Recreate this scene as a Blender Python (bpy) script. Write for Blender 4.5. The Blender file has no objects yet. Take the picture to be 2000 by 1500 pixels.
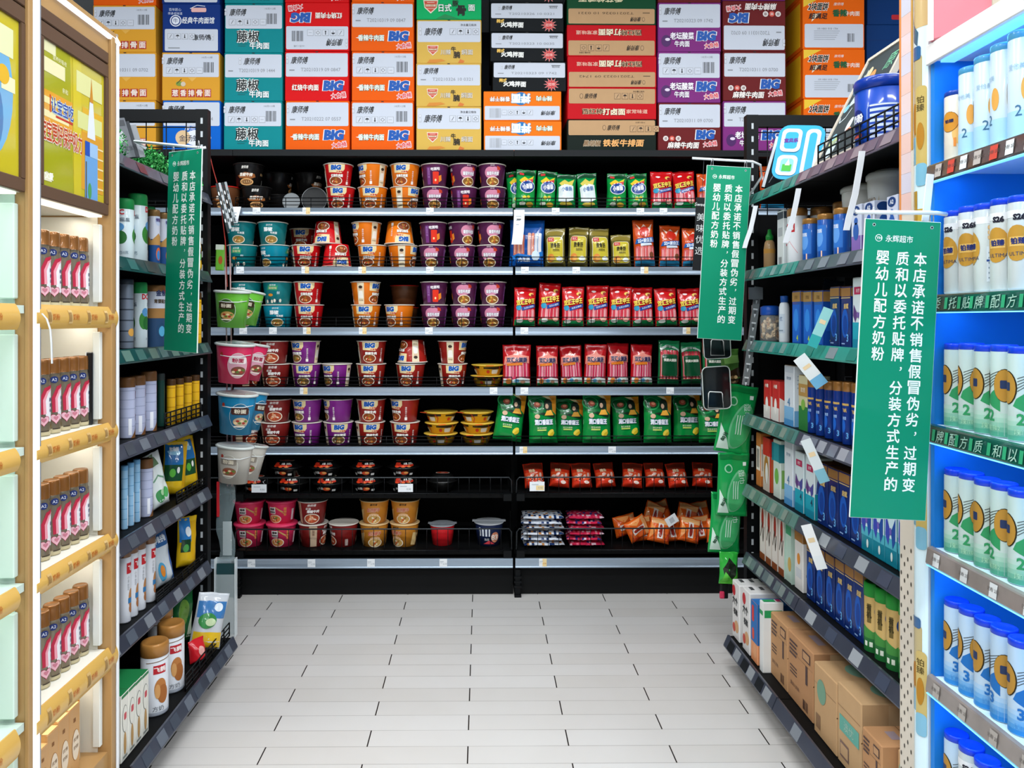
import bpy, bmesh, math, random
from math import sin, cos, pi, radians as rad
from mathutils import Vector, Matrix, Euler, noise
random.seed(7)
S = bpy.context.scene
COL = S.collection

# ---------------------------------------------------------------- camera, world, lights, exposure
CAM_H, FPX, YAW, HOR, PPX = 1.315, 1500.0, rad(0.5), 625.0, 953.0
cam_data = bpy.data.cameras.new('camera')
cam_data.sensor_width = 36.0
cam_data.lens = 36.0 * FPX / 2000.0
cam_data.shift_y = -(750.0 - HOR) / 2000.0
cam_data.shift_x = (1000.0 - PPX) / 2000.0
cam_data.clip_start = 0.05
cam = bpy.data.objects.new('camera', cam_data)
COL.objects.link(cam)
cam.location = (0, 0, CAM_H)
cam.rotation_euler = (pi / 2, 0, -YAW)
S.camera = cam

S.view_settings.view_transform = 'Standard'
S.view_settings.look = 'None'
S.view_settings.gamma = 1.0
S.view_settings.use_curve_mapping = False
S.view_settings.exposure = 0.0

world = bpy.data.worlds.new('store_ambient')
S.world = world
world.use_nodes = True
bgn = world.node_tree.nodes['Background']
bgn.inputs['Color'].default_value = (0.80, 0.90, 1.0, 1)
bgn.inputs['Strength'].default_value = 0.2


def area_light(name, loc, sx, sy, power, color=(1, 1, 1), rot=(0, 0, 0)):
    d = bpy.data.lights.new(name, 'AREA')
    d.shape = 'RECTANGLE'
    d.size, d.size_y = sx, sy
    d.energy = power
    d.color = color
    o = bpy.data.objects.new(name, d)
    COL.objects.link(o)
    o.location = loc
    o.rotation_euler = rot
    return o


# ceiling strip lights of the store (rows across the aisle)
for i, (yy, pw) in enumerate([(-1.6, 46), (0.55, 42), (2.1, 27)]):
    for xx in (-1.5, 0.1, 1.7):
        area_light('ceiling_strip_light', (xx, yy, 3.22), 1.25, 0.16, pw, (0.93, 0.97, 1.0))

# ---------------------------------------------------------------- pixel -> place
FW = Vector((sin(YAW), cos(YAW), 0))
RT = Vector((cos(YAW), -sin(YAW), 0))


def ray(px, py):
    return FW + RT * ((px - PPX) / FPX) + Vector((0, 0, (HOR - py) / FPX))


def atY(px, py, Y):
    d = ray(px, py)
    return d * (Y / d.y) + Vector((0, 0, CAM_H))


def atX(px, py, X):
    d = ray(px, py)
    return d * (X / d.x) + Vector((0, 0, CAM_H))


def atZ(px, py, Z):
    d = ray(px, py)
    return d * ((Z - CAM_H) / d.z) + Vector((0, 0, CAM_H))


# ---------------------------------------------------------------- materials
def lin(c):
    c = c / 255.0
    return c / 12.92 if c <= 0.04045 else ((c + 0.055) / 1.055) ** 2.4


def hexc(h):
    if len(h) == 3:
        h = ''.join(a * 2 for a in h)
    return (lin(int(h[0:2], 16)), lin(int(h[2:4], 16)), lin(int(h[4:6], 16)), 1.0)


MATS = {}


def M(h, rough=0.45, metal=0.0, emit=0.0, coat=0.0, trans=0.0, alpha=1.0, bump=0.0, bscale=60.0, vary=0.0, vscale=8.0, spec=0.25):
    key = (h, rough, metal, emit, coat, trans, alpha, bump, bscale, vary, vscale, spec)
    if key in MATS:
        return MATS[key]
    m = bpy.data.materials.new('paint_' + h)
    m.use_nodes = True
    nt = m.node_tree
    b = nt.nodes['Principled BSDF']
    col = hexc(h)
    b.inputs['Base Color'].default_value = col
    b.inputs['Roughness'].default_value = rough
    b.inputs['Metallic'].default_value = metal
    b.inputs['Specular IOR Level'].default_value = spec
    if coat:
        b.inputs['Coat Weight'].default_value = coat
        b.inputs['Coat Roughness'].default_value = 0.08
    if trans:
        b.inputs['Transmission Weight'].default_value = trans
    if alpha < 1:
        b.inputs['Alpha'].default_value = alpha
    if emit:
        b.inputs['Emission Color'].default_value = col
        b.inputs['Emission Strength'].default_value = emit
    if bump or vary:
        tc = nt.nodes.new('ShaderNodeTexCoord')
        nz = nt.nodes.new('ShaderNodeTexNoise')
        nz.inputs['Detail'].default_value = 4.0
        nt.links.new(tc.outputs['Object'], nz.inputs['Vector'])
        if bump:
            nz.inputs['Scale'].default_value = bscale
            bp = nt.nodes.new('ShaderNodeBump')
            bp.inputs['Strength'].default_value = bump
            bp.inputs['Distance'].default_value = 0.01
            nt.links.new(nz.outputs['Fac'], bp.inputs['Height'])
            nt.links.new(bp.outputs['Normal'], b.inputs['Normal'])
            if coat:
                nt.links.new(bp.outputs['Normal'], b.inputs['Coat Normal'])
        if vary:
            n2 = nt.nodes.new('ShaderNodeTexNoise')
            n2.inputs['Scale'].default_value = vscale
            n2.inputs['Detail'].default_value = 5.0
            nt.links.new(tc.outputs['Object'], n2.inputs['Vector'])
            hs = nt.nodes.new('ShaderNodeHueSaturation')
            hs.inputs['Color'].default_value = col
            mr = nt.nodes.new('ShaderNodeMapRange')
            mr.inputs['To Min'].default_value = 1 - vary
            mr.inputs['To Max'].default_value = 1 + vary
            nt.links.new(n2.outputs['Fac'], mr.inputs['Value'])
            nt.links.new(mr.outputs['Result'], hs.inputs['Value'])
            nt.links.new(hs.outputs['Color'], b.inputs['Base Color'])
    MATS[key] = m
    return m


def ramp_mat(name, stops, axis, lo, hi, rough=0.35, coat=0.0):
    """printed colour ramp along one object axis (the pack's own print)"""
    m = bpy.data.materials.new(name)
    m.use_nodes = True
    nt = m.node_tree
    b = nt.nodes['Principled BSDF']
    b.inputs['Roughness'].default_value = rough
    b.inputs['Coat Weight'].default_value = coat
    tc = nt.nodes.new('ShaderNodeTexCoord')
    sp = nt.nodes.new('ShaderNodeSeparateXYZ')
    mr = nt.nodes.new('ShaderNodeMapRange')
    mr.inputs['From Min'].default_value = lo
    mr.inputs['From Max'].default_value = hi
    cr = nt.nodes.new('ShaderNodeValToRGB')
    els = cr.color_ramp.elements
    while len(els) < len(stops):
        els.new(0.5)
    for e, (p, h) in zip(els, stops):
        e.position = p
        e.color = hexc(h)
    nt.links.new(tc.outputs['Object'], sp.inputs[0])
    nt.links.new(sp.outputs[axis], mr.inputs['Value'])
    nt.links.new(mr.outputs['Result'], cr.inputs['Fac'])
    nt.links.new(cr.outputs['Color'], b.inputs['Base Color'])
    return m


def MM(x):
    return M(x) if isinstance(x, str) else x


# ---------------------------------------------------------------- mesh builder
class MB:
    def __init__(s):
        s.v, s.f, s.m, s.sm, s.mats = [], [], [], [], []

    def mi(s, m):
        m = MM(m)
        if m not in s.mats:
            s.mats.append(m)
        return s.mats.index(m)

    def add(s, vs, fs, m, smooth=False, mtx=None):
        o = len(s.v)
        if mtx is not None:
            vs = [mtx @ Vector(v) for v in vs]
        s.v += [tuple(v) for v in vs]
        k = s.mi(m)
        for f in fs:
            s.f.append([i + o for i in f])
            s.m.append(k)
            s.sm.append(smooth)
        return s

    def box(s, x0, x1, y0, y1, z0, z1, m, bev=0.0, mtx=None):
        x0, x1, y0, y1, z0, z1 = min(x0, x1), max(x0, x1), min(y0, y1), max(y0, y1), min(z0, z1), max(z0, z1)
        vs = [(x, y, z) for z in (z0, z1) for y in (y0, y1) for x in (x0, x1)]
        fs = [(0, 2, 3, 1), (4, 5, 7, 6), (0, 1, 5, 4), (2, 6, 7, 3), (0, 4, 6, 2), (1, 3, 7, 5)]
        if bev:
            bm = bmesh.new()
            bv = [bm.verts.new(v) for v in vs]
            for f in fs:
                bm.faces.new([bv[i] for i in f])
            bmesh.ops.bevel(bm, geom=bm.edges[:], offset=bev, segments=1 if bev < 0.004 else 2, affect='EDGES', profile=0.5)
            bm.verts.index_update()
            vs = [v.co.copy() for v in bm.verts]
            fs = [[v.index for v in f.verts] for f in bm.faces]
            bm.free()
        return s.add(vs, fs, m, False, mtx)

    def lathe(s, prof, m, seg=28, smooth=True, mtx=None, sx=1.0, sy=1.0):
        """prof: (radius, z[, material]) from bottom to top; the material is that of the band above the point"""
        n = len(prof)
        vs = []
        for p in prof:
            for k in range(seg):
                a = 2 * pi * k / seg
                vs.append((p[0] * sin(a) * sx, -p[0] * cos(a) * sy, p[1]))
        for i in range(n - 1):
            fs = [(i * seg + k, i * seg + (k + 1) % seg, (i + 1) * seg + (k + 1) % seg, (i + 1) * seg + k) for k in range(seg)]
            mm = prof[i][2] if len(prof[i]) > 2 and prof[i][2] else m
            # own copy of the two rings keeps bands crisp
            o = vs[i * seg:(i + 2) * seg]
            s.add(o, [[q - i * seg for q in f] for f in fs], mm, smooth, mtx)
        return s

    def tube(s, pts, r, m, seg=6, closed=False, mtx=None):
        pts = [Vector(p) for p in pts]
        n = len(pts)
        vs, fs = [], []
        up = Vector((0, 0, 1))
        for i, p in enumerate(pts):
            if closed:
                t = pts[(i + 1) % n] - pts[i - 1]
            else:
                t = pts[min(i + 1, n - 1)] - pts[max(i - 1, 0)]
            t.normalize()
            a = t.cross(up)
            if a.length < 0.05:
                a = t.cross(Vector((0, 1, 0)))
            a.normalize()
            b = a.cross(t)
            for k in range(seg):
                w = 2 * pi * k / seg
                vs.append(p + (a * cos(w) + b * sin(w)) * r)
        for i in range(n if closed else n - 1):
            j = (i + 1) % n
            for k in range(seg):
                fs.append((i * seg + k, i * seg + (k + 1) % seg, j * seg + (k + 1) % seg, j * seg + k))
        if not closed:
            fs.append(list(range(seg))[::-1])
            fs.append([(n - 1) * seg + k for k in range(seg)])
        return s.add(vs, fs, m, True, mtx)

    def prism(s, prof, x0, x1, m, axis='X', smooth=False, mtx=None):
        """closed 2-D profile swept along an axis. X: prof=(y,z); Y: prof=(x,z); Z: prof=(x,y)"""
        n = len(prof)
        vs = []
        for t in (x0, x1):
            for p in prof:
                vs.append((t, p[0], p[1]) if axis == 'X' else (p[0], t, p[1]) if axis == 'Y' else (p[0], p[1], t))
        fs = [(k, (k + 1) % n, n + (k + 1) % n, n + k) for k in range(n)] + [list(range(n))[::-1], [n + k for k in range(n)]]
        return s.add(vs, fs, m, smooth, mtx)

    def mesh(s, name):
        me = bpy.data.meshes.new(name)
        me.from_pydata(s.v, [], s.f)
        for m in s.mats:
            me.materials.append(m)
        me.polygons.foreach_set('material_index', s.m)
        me.polygons.foreach_set('use_smooth', s.sm)
        me.update()
        bm = bmesh.new()
        bm.from_mesh(me)
        bmesh.ops.remove_doubles(bm, verts=bm.verts[:], dist=1e-5)
        bm.to_mesh(me)
        bm.free()
        return me

    def build(s, name, parent=None, loc=(0, 0, 0), rot=(0, 0, 0)):
        o = bpy.data.objects.new(name, s.mesh(name))
        COL.objects.link(o)
        o.parent = parent
        o.location = loc
        o.rotation_euler = rot
        return o


def empty(name, loc=(0, 0, 0), rot=(0, 0, 0)):
    o = bpy.data.objects.new(name, None)
    o.empty_display_size = 0.05
    COL.objects.link(o)
    o.location = loc
    o.rotation_euler = rot
    return o


def tag(o, label, cat, group=None, kind=None):
    o['label'] = label
    o['category'] = cat
    if group:
        o['group'] = group
    if kind:
        o['kind'] = kind
    return o


def struct(o):
    o['kind'] = 'structure'
    return o


KIDS = {}


def kid(o, parent):
    KIDS.setdefault(parent.name, []).append(o)
    return o


def copy_tree(o, parent=None):
    c = o.copy()
    COL.objects.link(c)
    if parent is not None:
        c.parent = parent
    for ch in list(o.children):
        copy_tree(ch, c)
    return c


PROTO = {}


def place(key, builder, loc, rot=(0, 0, 0), label=None, cat=None, group=None, scale=None):
    """the first call builds the thing, later calls copy it with its parts"""
    if key not in PROTO:
        o = PROTO[key] = builder()
    else:
        o = copy_tree(PROTO[key])
    o.location = loc
    o.rotation_euler = rot
    if scale:
        o.scale = scale
    else:
        o.scale = (1, 1, 1)
    if label:
        tag(o, label, cat, group)
    return o


ORD = ['first', 'second', 'third', 'fourth', 'fifth', 'sixth', 'seventh', 'eighth', 'ninth', 'tenth', 'eleventh', 'twelfth',
       'thirteenth', 'fourteenth', 'fifteenth', 'sixteenth']

# ---------------------------------------------------------------- flat artwork: shapes and lettering stamped on a surface
GL = {}


def glyphs(t, bold=0.0):
    k = (t, bold)
    if k not in GL:
        cu = bpy.data.curves.new('lettering', 'FONT')
        cu.body = t
        cu.size = 1.0
        cu.resolution_u = 2
        cu.offset = bold
        o = bpy.data.objects.new('lettering', cu)
        me = o.to_mesh()
        vs = [(v.co.x, v.co.y) for v in me.vertices]
        fs = [list(p.vertices) for p in me.polygons]
        o.to_mesh_clear()
        bpy.data.objects.remove(o)
        bpy.data.curves.remove(cu)
        if vs:
            xs = [v[0] for v in vs]
            ys = [v[1] for v in vs]
            cx, cy, h = (min(xs) + max(xs)) / 2, (min(ys) + max(ys)) / 2, max(ys) - min(ys)
            w = max(xs) - min(xs)
            vs = [((x - cx) / h, (y - cy) / h) for x, y in vs]
            GL[k] = (vs, fs, w / h)
        else:
            GL[k] = ([], [], 1)
    return GL[k]


def cut2(vs, fs, step):
    bm = bmesh.new()
    bv = [bm.verts.new((x, y, 0)) for x, y in vs]
    for f in fs:
        try:
            bm.faces.new([bv[i] for i in f])
        except ValueError:
            pass
    bmesh.ops.triangulate(bm, faces=[f for f in bm.faces if len(f.verts) > 4])
    for ax in (0, 1):
        lo = min(v.co[ax] for v in bm.verts)
        hi = max(v.co[ax] for v in bm.verts)
        k = math.floor(lo / step[ax]) + 1
        while k * step[ax] < hi - 1e-6:
            co = Vector((0, 0, 0))
            no = Vector((0, 0, 0))
            co[ax] = k * step[ax]
            no[ax] = 1
            bmesh.ops.bisect_plane(bm, geom=bm.verts[:] + bm.edges[:] + bm.faces[:], plane_co=co, plane_no=no)
            k += 1
    bm.verts.index_update()
    r = [(v.co.x, v.co.y) for v in bm.verts], [[v.index for v in f.verts] for f in bm.faces]
    bm.free()
    return r


class Art:
    def __init__(s):
        s.it = []

    def shape(s, vs, fs, c, l):
        s.it.append((vs, fs, c, l))
        return s

    def poly(s, pts, c, l=1):
        return s.shape(list(pts), [list(range(len(pts)))], c, l)

    def rect(s, x0, y0, x1, y1, c, l=1, r=0.0):
        x0, x1, y0, y1 = min(x0, x1), max(x0, x1), min(y0, y1), max(y0, y1)
        if r <= 0:
            return s.poly([(x0, y0), (x1, y0), (x1, y1), (x0, y1)], c, l)
        p = []
        for cx, cy, a in ((x1 - r, y0 + r, -90), (x1 - r, y1 - r, 0), (x0 + r, y1 - r, 90), (x0 + r, y0 + r, 180)):
            for k in range(4):
                t = rad(a + 30 * k)
                p.append((cx + r * cos(t), cy + r * sin(t)))
        return s.poly(p, c, l)

    def ell(s, cx, cy, rx, ry, c, l=1, n=20, rot=0.0):
        p = []
        for k in range(n):
            a = 2 * pi * k / n
            x, y = rx * cos(a), ry * sin(a)
            p.append((cx + x * cos(rot) - y * sin(rot), cy + x * sin(rot) + y * cos(rot)))
        return s.poly(p, c, l)

    def star(s, cx, cy, ro, ri, n, c, l=1, sx=1.0):
        p = []
        for k in range(2 * n):
            r = ro if k % 2 == 0 else ri
            a = pi * k / n
            p.append((cx + r * cos(a) * sx, cy + r * sin(a)))
        fs = [[2 * k, 2 * k + 1, 2 * n] for k in range(n)] + [[2 * k + 1, (2 * k + 2) % (2 * n), 2 * n] for k in range(n)]
        return s.shape(p + [(cx, cy)], fs, c, l)

    def heart(s, cx, cy, r, c, l=1):
        p = []
        for k in range(24):
            t = 2 * pi * k / 24
            p.append((cx + r * sin(t) ** 3, cy + r * (13 * cos(t) - 5 * cos(2 * t) - 2 * cos(3 * t) - cos(4 * t)) / 16))
        return s.poly(p, c, l)

    def line(s, pts, w, c, l=1):
        for (x0, y0), (x1, y1) in zip(pts, pts[1:]):
            d = math.hypot(x1 - x0, y1 - y0) or 1
            nx, ny = -(y1 - y0) / d * w / 2, (x1 - x0) / d * w / 2
            s.poly([(x0 - nx, y0 - ny), (x1 - nx, y1 - ny), (x1 + nx, y1 + ny), (x0 + nx, y0 + ny)], c, l)
        return s

    def text(s, t, cx, cy, h, c, l=2, w=None, bold=0.0, rot=0.0, skew=0.0, outline=None, ow=0.05):
        if outline:
            s.text(t, cx, cy, h, outline, l, w, bold + ow, rot, skew)
            l += 1
        if bold and not t.isascii():
            # dense characters are fattened by shifted copies, each a hair above the last: an outline offset would break their strokes
            nr = 4 if bold < .045 else 6
            asp = glyphs(t)[2]
            sx = h if w is None else w / (asp + 2 * bold)
            for q in range(nr):
                an = 2 * pi * q / nr + .4
                dx, dy = bold * cos(an) * sx + bold * sin(an) * h * skew, bold * sin(an) * h
                s.text(t, cx + dx * cos(rot) - dy * sin(rot), cy + dx * sin(rot) + dy * cos(rot), h, c, l + .13 * q, sx * asp, 0.0, rot, skew)
            return s
        vs, fs, asp = glyphs(t, bold)
        sx = h if w is None else w / asp
        o = []
        for x, y in vs:
            x, y = x * sx + y * h * skew, y * h
            o.append((cx + x * cos(rot) - y * sin(rot), cy + x * sin(rot) + y * cos(rot)))
        return s.shape(o, fs, c, l) if o else s

    def vtext(s, t, cx, y, h, c, l=2, w=None, gap=1.1, bold=0.0):
        for k, ch in enumerate(t):
            if ch != ' ':
                s.text(ch, cx, y - k * h * gap, h * (0.25 if ch == '，' else 1), c, l, None if ch == '，' else w, bold)
        return s

    def barcode(s, x0, y0, x1, y1, c, l=2, n=9):
        rr = random.Random(n)
        w = (x1 - x0) / n
        for k in range(n):
            s.rect(x0 + k * w, y0, x0 + k * w + w * rr.choice((.3, .45, .7)), y1, c, l)
        return s

    def stamp(s, mb, fn, step=None, eps=0.0004, turn=False, cx=0, cy=0):
        for vs, fs, c, l in s.it:
            if turn:
                vs = [(2 * cx - x, 2 * cy - y) for x, y in vs]
            if step:
                vs, fs = cut2(vs, fs, step if isinstance(step, tuple) else (step, step))
            mb.add([fn(x, y, l * eps) for x, y in vs], fs, c, bool(step))


def plane_fn(org, ux, uz, nrm):
    org, ux, uz, nrm = Vector(org), Vector(ux), Vector(uz), Vector(nrm)
    return lambda u, v, o: org + ux * u + uz * v + nrm * o


def front(y=0.0):
    """artwork plane facing -Y at depth y, u along X, v along Z"""
    return lambda u, v, o: (u, y - o, v)


def cone_fn(r0, r1, h, z0=0.0):
    rm = (r0 + r1) / 2

    def fn(u, v, o):
        a = u / rm
        r = r0 + (r1 - r0) * (v / h) + o
        return (r * sin(a), -r * cos(a), z0 + v)
    return fn

# ================================================================ THE SETTING
YB = 3.64                    # front plane of the shelf lips of the unit at the end of the aisle
TX0 = atZ(913.5, 1475, 0).x
TY0 = atZ(913.5, 1457.5, 0).y
TW, TH = 0.622, 0.0935


def floor_material():
    m = bpy.data.materials.new('pale_plank_tiles')
    m.use_nodes = True
    nt = m.node_tree
    b = nt.nodes['Principled BSDF']

    def mth(op, a, c=None, d=None):
        n = nt.nodes.new('ShaderNodeMath')
        n.operation = op
        for k, x in enumerate((a, c, d)):
            if x is None:
                continue
            if isinstance(x, (int, float)):
                n.inputs[k].default_value = x
            else:
                nt.links.new(x, n.inputs[k])
        return n.outputs[0]
    tc = nt.nodes.new('ShaderNodeTexCoord')
    sp = nt.nodes.new('ShaderNodeSeparateXYZ')
    nt.links.new(tc.outputs['Object'], sp.inputs[0])
    ry = mth('DIVIDE', mth('SUBTRACT', sp.outputs[1], TY0), TH)
    row = mth('FLOOR', ry)
    par = mth('MULTIPLY', mth('FLOORED_MODULO', mth('ADD', row, 1), 2), 0.5)
    rx = mth('ADD', mth('DIVIDE', mth('SUBTRACT', sp.outputs[0], TX0), TW), par)
    fx = mth('FRACT', mth('ADD', rx, 0.0032))
    fy = mth('FRACT', mth('ADD', ry, 0.012))
    joint = mth('LESS_THAN', fx, 0.0064)
    line = mth('LESS_THAN', fy, 0.024)
    cell = nt.nodes.new('ShaderNodeCombineXYZ')
    nt.links.new(mth('FLOOR', rx), cell.inputs[0])
    nt.links.new(row, cell.inputs[1])
    wn = nt.nodes.new('ShaderNodeTexWhiteNoise')
    nt.links.new(cell.outputs[0], wn.inputs['Vector'])
    nz = nt.nodes.new('ShaderNodeTexNoise')
    nz.inputs['Scale'].default_value = 6
    nz.inputs['Detail'].default_value = 5
    nt.links.new(tc.outputs['Object'], nz.inputs['Vector'])
    mix1 = nt.nodes.new('ShaderNodeMix')
    mix1.data_type = 'RGBA'
    mix1.inputs[6].default_value = hexc('cfcac4')
    mix1.inputs[7].default_value = hexc('dcd9d6')
    nt.links.new(mth('ADD', mth('MULTIPLY', wn.outputs['Value'], 0.55), mth('MULTIPLY', nz.outputs['Fac'], 0.5)), mix1.inputs[0])
    # the long seams are partly filled: broken by noise
    n2 = nt.nodes.new('ShaderNodeTexNoise')
    n2.inputs['Scale'].default_value = 2.3
    nt.links.new(tc.outputs['Object'], n2.inputs['Vector'])
    mix2 = nt.nodes.new('ShaderNodeMix')
    mix2.data_type = 'RGBA'
    nt.links.new(mth('MULTIPLY', line, mth('MULTIPLY', n2.outputs['Fac'], 1.0)), mix2.inputs[0])
    nt.links.new(mix1.outputs[2], mix2.inputs[6])
    mix2.inputs[7].default_value = hexc('6f6660')
    mix3 = nt.nodes.new('ShaderNodeMix')
    mix3.data_type = 'RGBA'
    nt.links.new(joint, mix3.inputs[0])
    nt.links.new(mix2.outputs[2], mix3.inputs[6])
    mix3.inputs[7].default_value = hexc('1c1714')
    nt.links.new(mix3.outputs[2], b.inputs['Base Color'])
    b.inputs['Roughness'].default_value = 0.33
    bp = nt.nodes.new('ShaderNodeBump')
    bp.inputs['Strength'].default_value = 0.25
    bp.inputs['Distance'].default_value = 0.002
    bp.invert = True
    nt.links.new(mth('MAXIMUM', joint, line), bp.inputs['Height'])
    nt.links.new(bp.outputs['Normal'], b.inputs['Normal'])
    return m


g = MB().box(-3.6, 3.6, -2.6, 5.4, -0.05, 0, floor_material())
struct(g.build('floor'))
g = MB().box(-3.6, 3.6, -2.6, 5.4, 3.3, 3.36, M('c9cdd0', 0.8, bump=0.1, bscale=30))
struct(g.build('ceiling'))
g = MB().box(-3.6, 3.6, 5.3, 5.4, 0, 3.3, M('2c2f33', 0.8, vary=0.1))
struct(g.build('wall_back'))

BLK = M('08090a', 0.6, vary=0.15, vscale=12, spec=0.15)
BLK2 = M('0e1012', 0.5, 0.2, vary=0.15, spec=0.2)
STEEL = M('a3b3c3', 0.24, 0.5)
DSLATE = M('3a4250', 0.3, 0.4)
WIRE = M('17191b', 0.35, 0.6)
CHROME = M('c9ced3', 0.25, 0.8)
WHITE = M('f2f4f6', 0.4)
TAGW = M('eef2f5', 0.45)
TAGY = M('f2d9a0', 0.45)
INK = '22252a'
GREY = '8b9096'

# ================================================================ THE UNIT ACROSS THE END OF THE AISLE
LV = {1: 407, 2: 522, 3: 640, 4: 757, 5: 872.5}
ZS = {k: atY(953, y, YB).z for k, y in LV.items()}          # deck heights
ZBK1, ZBK2 = atY(953, 966, YB).z, atY(953, 1077, YB).z     # basket decks
ZBASE = atY(953, 1091, YB).z
ZTOP = atY(953, 293, YB).z
XJ = atY(1004, 600, YB).x
BAYW = XJ - atY(455, 600, YB).x
DEPTH = 0.46


def price_tag(x, z, parent, w=0.036, h=0.037, yellow=False, y=-0.008, name='price_tag', txt='4.50'):
    g = MB()
    g.box(-w / 2, w / 2, -0.0012, 0.0, -h / 2, h / 2, TAGW)
    a = Art()
    if yellow:
        a.rect(-w * .05, -h / 2, w / 2, h / 2, TAGY, 1)
    a.rect(-w * .42, h * .12, w * .05, h * .2, 'b9c0c6', 2)
    a.rect(-w * .42, -h * .05, -w * .1, h * .0, 'c4cad0', 2)
    a.text(txt, w * .22, -h * .12, h * .2, '9aa0a6' if not yellow else 'd08a20', 2)
    a.stamp(g, lambda u, v, o: (u, -0.0012 - o, v))
    t = g.build(name, parent, (x, y, z))
    return t


def wire_guard(x0, x1, z, ht, y, parent, bars=2, post=0.055, name='wire_guard', r=0.0019, m=None):
    """low fence of wire along a shelf front"""
    m = m or WIRE
    g = MB()
    for k in range(bars):
        zz = z + ht * (k + 1) / bars
        g.tube([(x0, y, zz), (x1, y, zz)], r if k < bars - 1 else r * 1.25, m)
    n = max(1, int((x1 - x0) / post))
    for k in range(n + 1):
        xx = x0 + (x1 - x0) * k / n
        g.tube([(xx, y, z), (xx, y, z + ht)], r, m)
    return g.build(name, parent)


TAGS = {  # level: [(px, yellow)]
    1: [(502, 0), (599, 1), (840, 0), (1085, 0), (1250, 0), (1295, 0)],
    2: [(470, 0), (597, 1), (708, 1), (840, 0), (1025, 0), (1125, 0), (1258, 1)],
    3: [(476, 0), (534, 0), (600, 1), (709, 1), (838, 0), (1024, 0), (1340, 1)],
    4: [(450, 0), (594, 1), (964, 0), (1024, 0), (1308, 0)],
    5: [(1022, 1), (1195, 0)],
    8: [(492, 0), (609, 0), (725, 0), (866, 0), (1060, 1)],
}


def rail_prof(h=0.036):
    return [(0.0, 0.002), (-0.004, 0.0), (-0.0085, -0.004), (-0.0075, -0.010), (-0.006, -h * .5), (-0.0075, -h + .008), (-0.0105, -h + .004), (-0.009, -h), (0.0, -h)]


def back_bay(k):
    """one bay of black steel shelving; k counts bays from the joint at the middle of the view"""
    x0 = XJ + k * BAYW
    b = empty('shelving_bay', (x0, YB, 0))
    W = BAYW
    gap = 0.006
    MB().box(0.001, W - .001, DEPTH, DEPTH + .02, 0.02, 2.12, BLK).build('back_panel', b)
    MB().box(0.003, W - 0.003, 0.045, DEPTH, 0.0, ZBASE - .045, M('060708', 0.7)).build('base_plinth', b)
    # upright with its punched slots and base bracket
    g = MB()
    g.box(0.002, 0.036, DEPTH - .03, DEPTH - .001, 0.0, 2.08, BLK2)
    g.build('upright', b)
    g = MB()
    g.box(0.006, 0.03, 0.004, 0.04, 0.0, 0.13, BLK2)
    for q in range(3):
        g.box(0.001, 0.035, 0.0, 0.03, 0.045 + q * .022, 0.054 + q * .022, BLK2)
    g.box(0.002, 0.034, -.004, .03, 0.0, .012, BLK2)
    g.build('base_bracket', b)
    # top deck for the cartons
    s = MB().box(0.001, W - .001, -0.005, DEPTH + .2, ZTOP - .03, ZTOP, M('0f1316', 0.5, 0.2)).build('top_shelf', b)
    for lv in (1, 2, 3, 4, 5, 8):
        z = ZS[lv] if lv < 8 else ZBASE
        g = MB().box(gap, W - gap, 0.0, DEPTH, z - .025, z, BLK)
        s = g.build('shelf' if lv < 8 else 'base_shelf', b)
        r = MB().prism([(y, z + q) for y, q in rail_prof(0.036 if lv < 8 else .042)], gap, W - gap, STEEL, smooth=False)
        r.build('price_rail', s)
        for px, yl in TAGS.get(lv, []):
            p = atY(px, 500, YB)
            if 0.02 < p.x - x0 < W - .02:
                price_tag(p.x - x0, z - .017, s, yellow=bool(yl), y=-0.0075, txt='%.2f' % (2.5 + (px % 7) * .8))
        if lv < 8:
            wire_guard(gap + .004, W - gap - .004, z - .001, 0.05, 0.004, s, bars=3, post=.11)
    for z, ht in ((ZBK1, .082), (ZBK2, .108)):
        g = MB().box(.02, W - .02, 0.02, DEPTH, z - .02, z, BLK)
        s = g.build('basket_shelf', b)
        g = MB()
        x1, x2 = .012, W - .012
        zz = z + ht
        g.tube([(x1, .03, z), (x1, .0, z + .01), (x1, -.002, zz - .015), (x1 + .012, -.002, zz), (x2 - .012, -.002, zz), (x2, -.002, zz - .015), (x2, 0, z + .01), (x2, .03, z)], .0036, M('3a3e41', .3, .7))
        g.tube([(x1, -.002, z + .006), (x2, -.002, z + .006)], .003, WIRE)
        n = 26
        for q in range(1, n):
            xx = x1 + (x2 - x1) * q / n
            g.tube([(xx, -.002, zz), (xx, -.002, z), (xx, .05, z - .002)], .0016, WIRE)
        g.build('wire_basket_front', s)
        for bx in (.012, W - .05):
            MB().box(bx, bx + .038, -.003, .05, z - .03, z + .004, BLK2).build('shelf_bracket', s)
    return b


for k, lb in ((-2, 'black steel shelving bay behind the hanging cup strip'), (-1, 'black steel shelving bay stocked with noodle cups'),
              (0, 'black steel shelving bay stocked with sausage bags'), (1, 'black steel shelving bay mostly hidden behind the mesh end frame')):
    tag(back_bay(k), lb, 'shelving', 'shelving bays across the end of the aisle')


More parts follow.
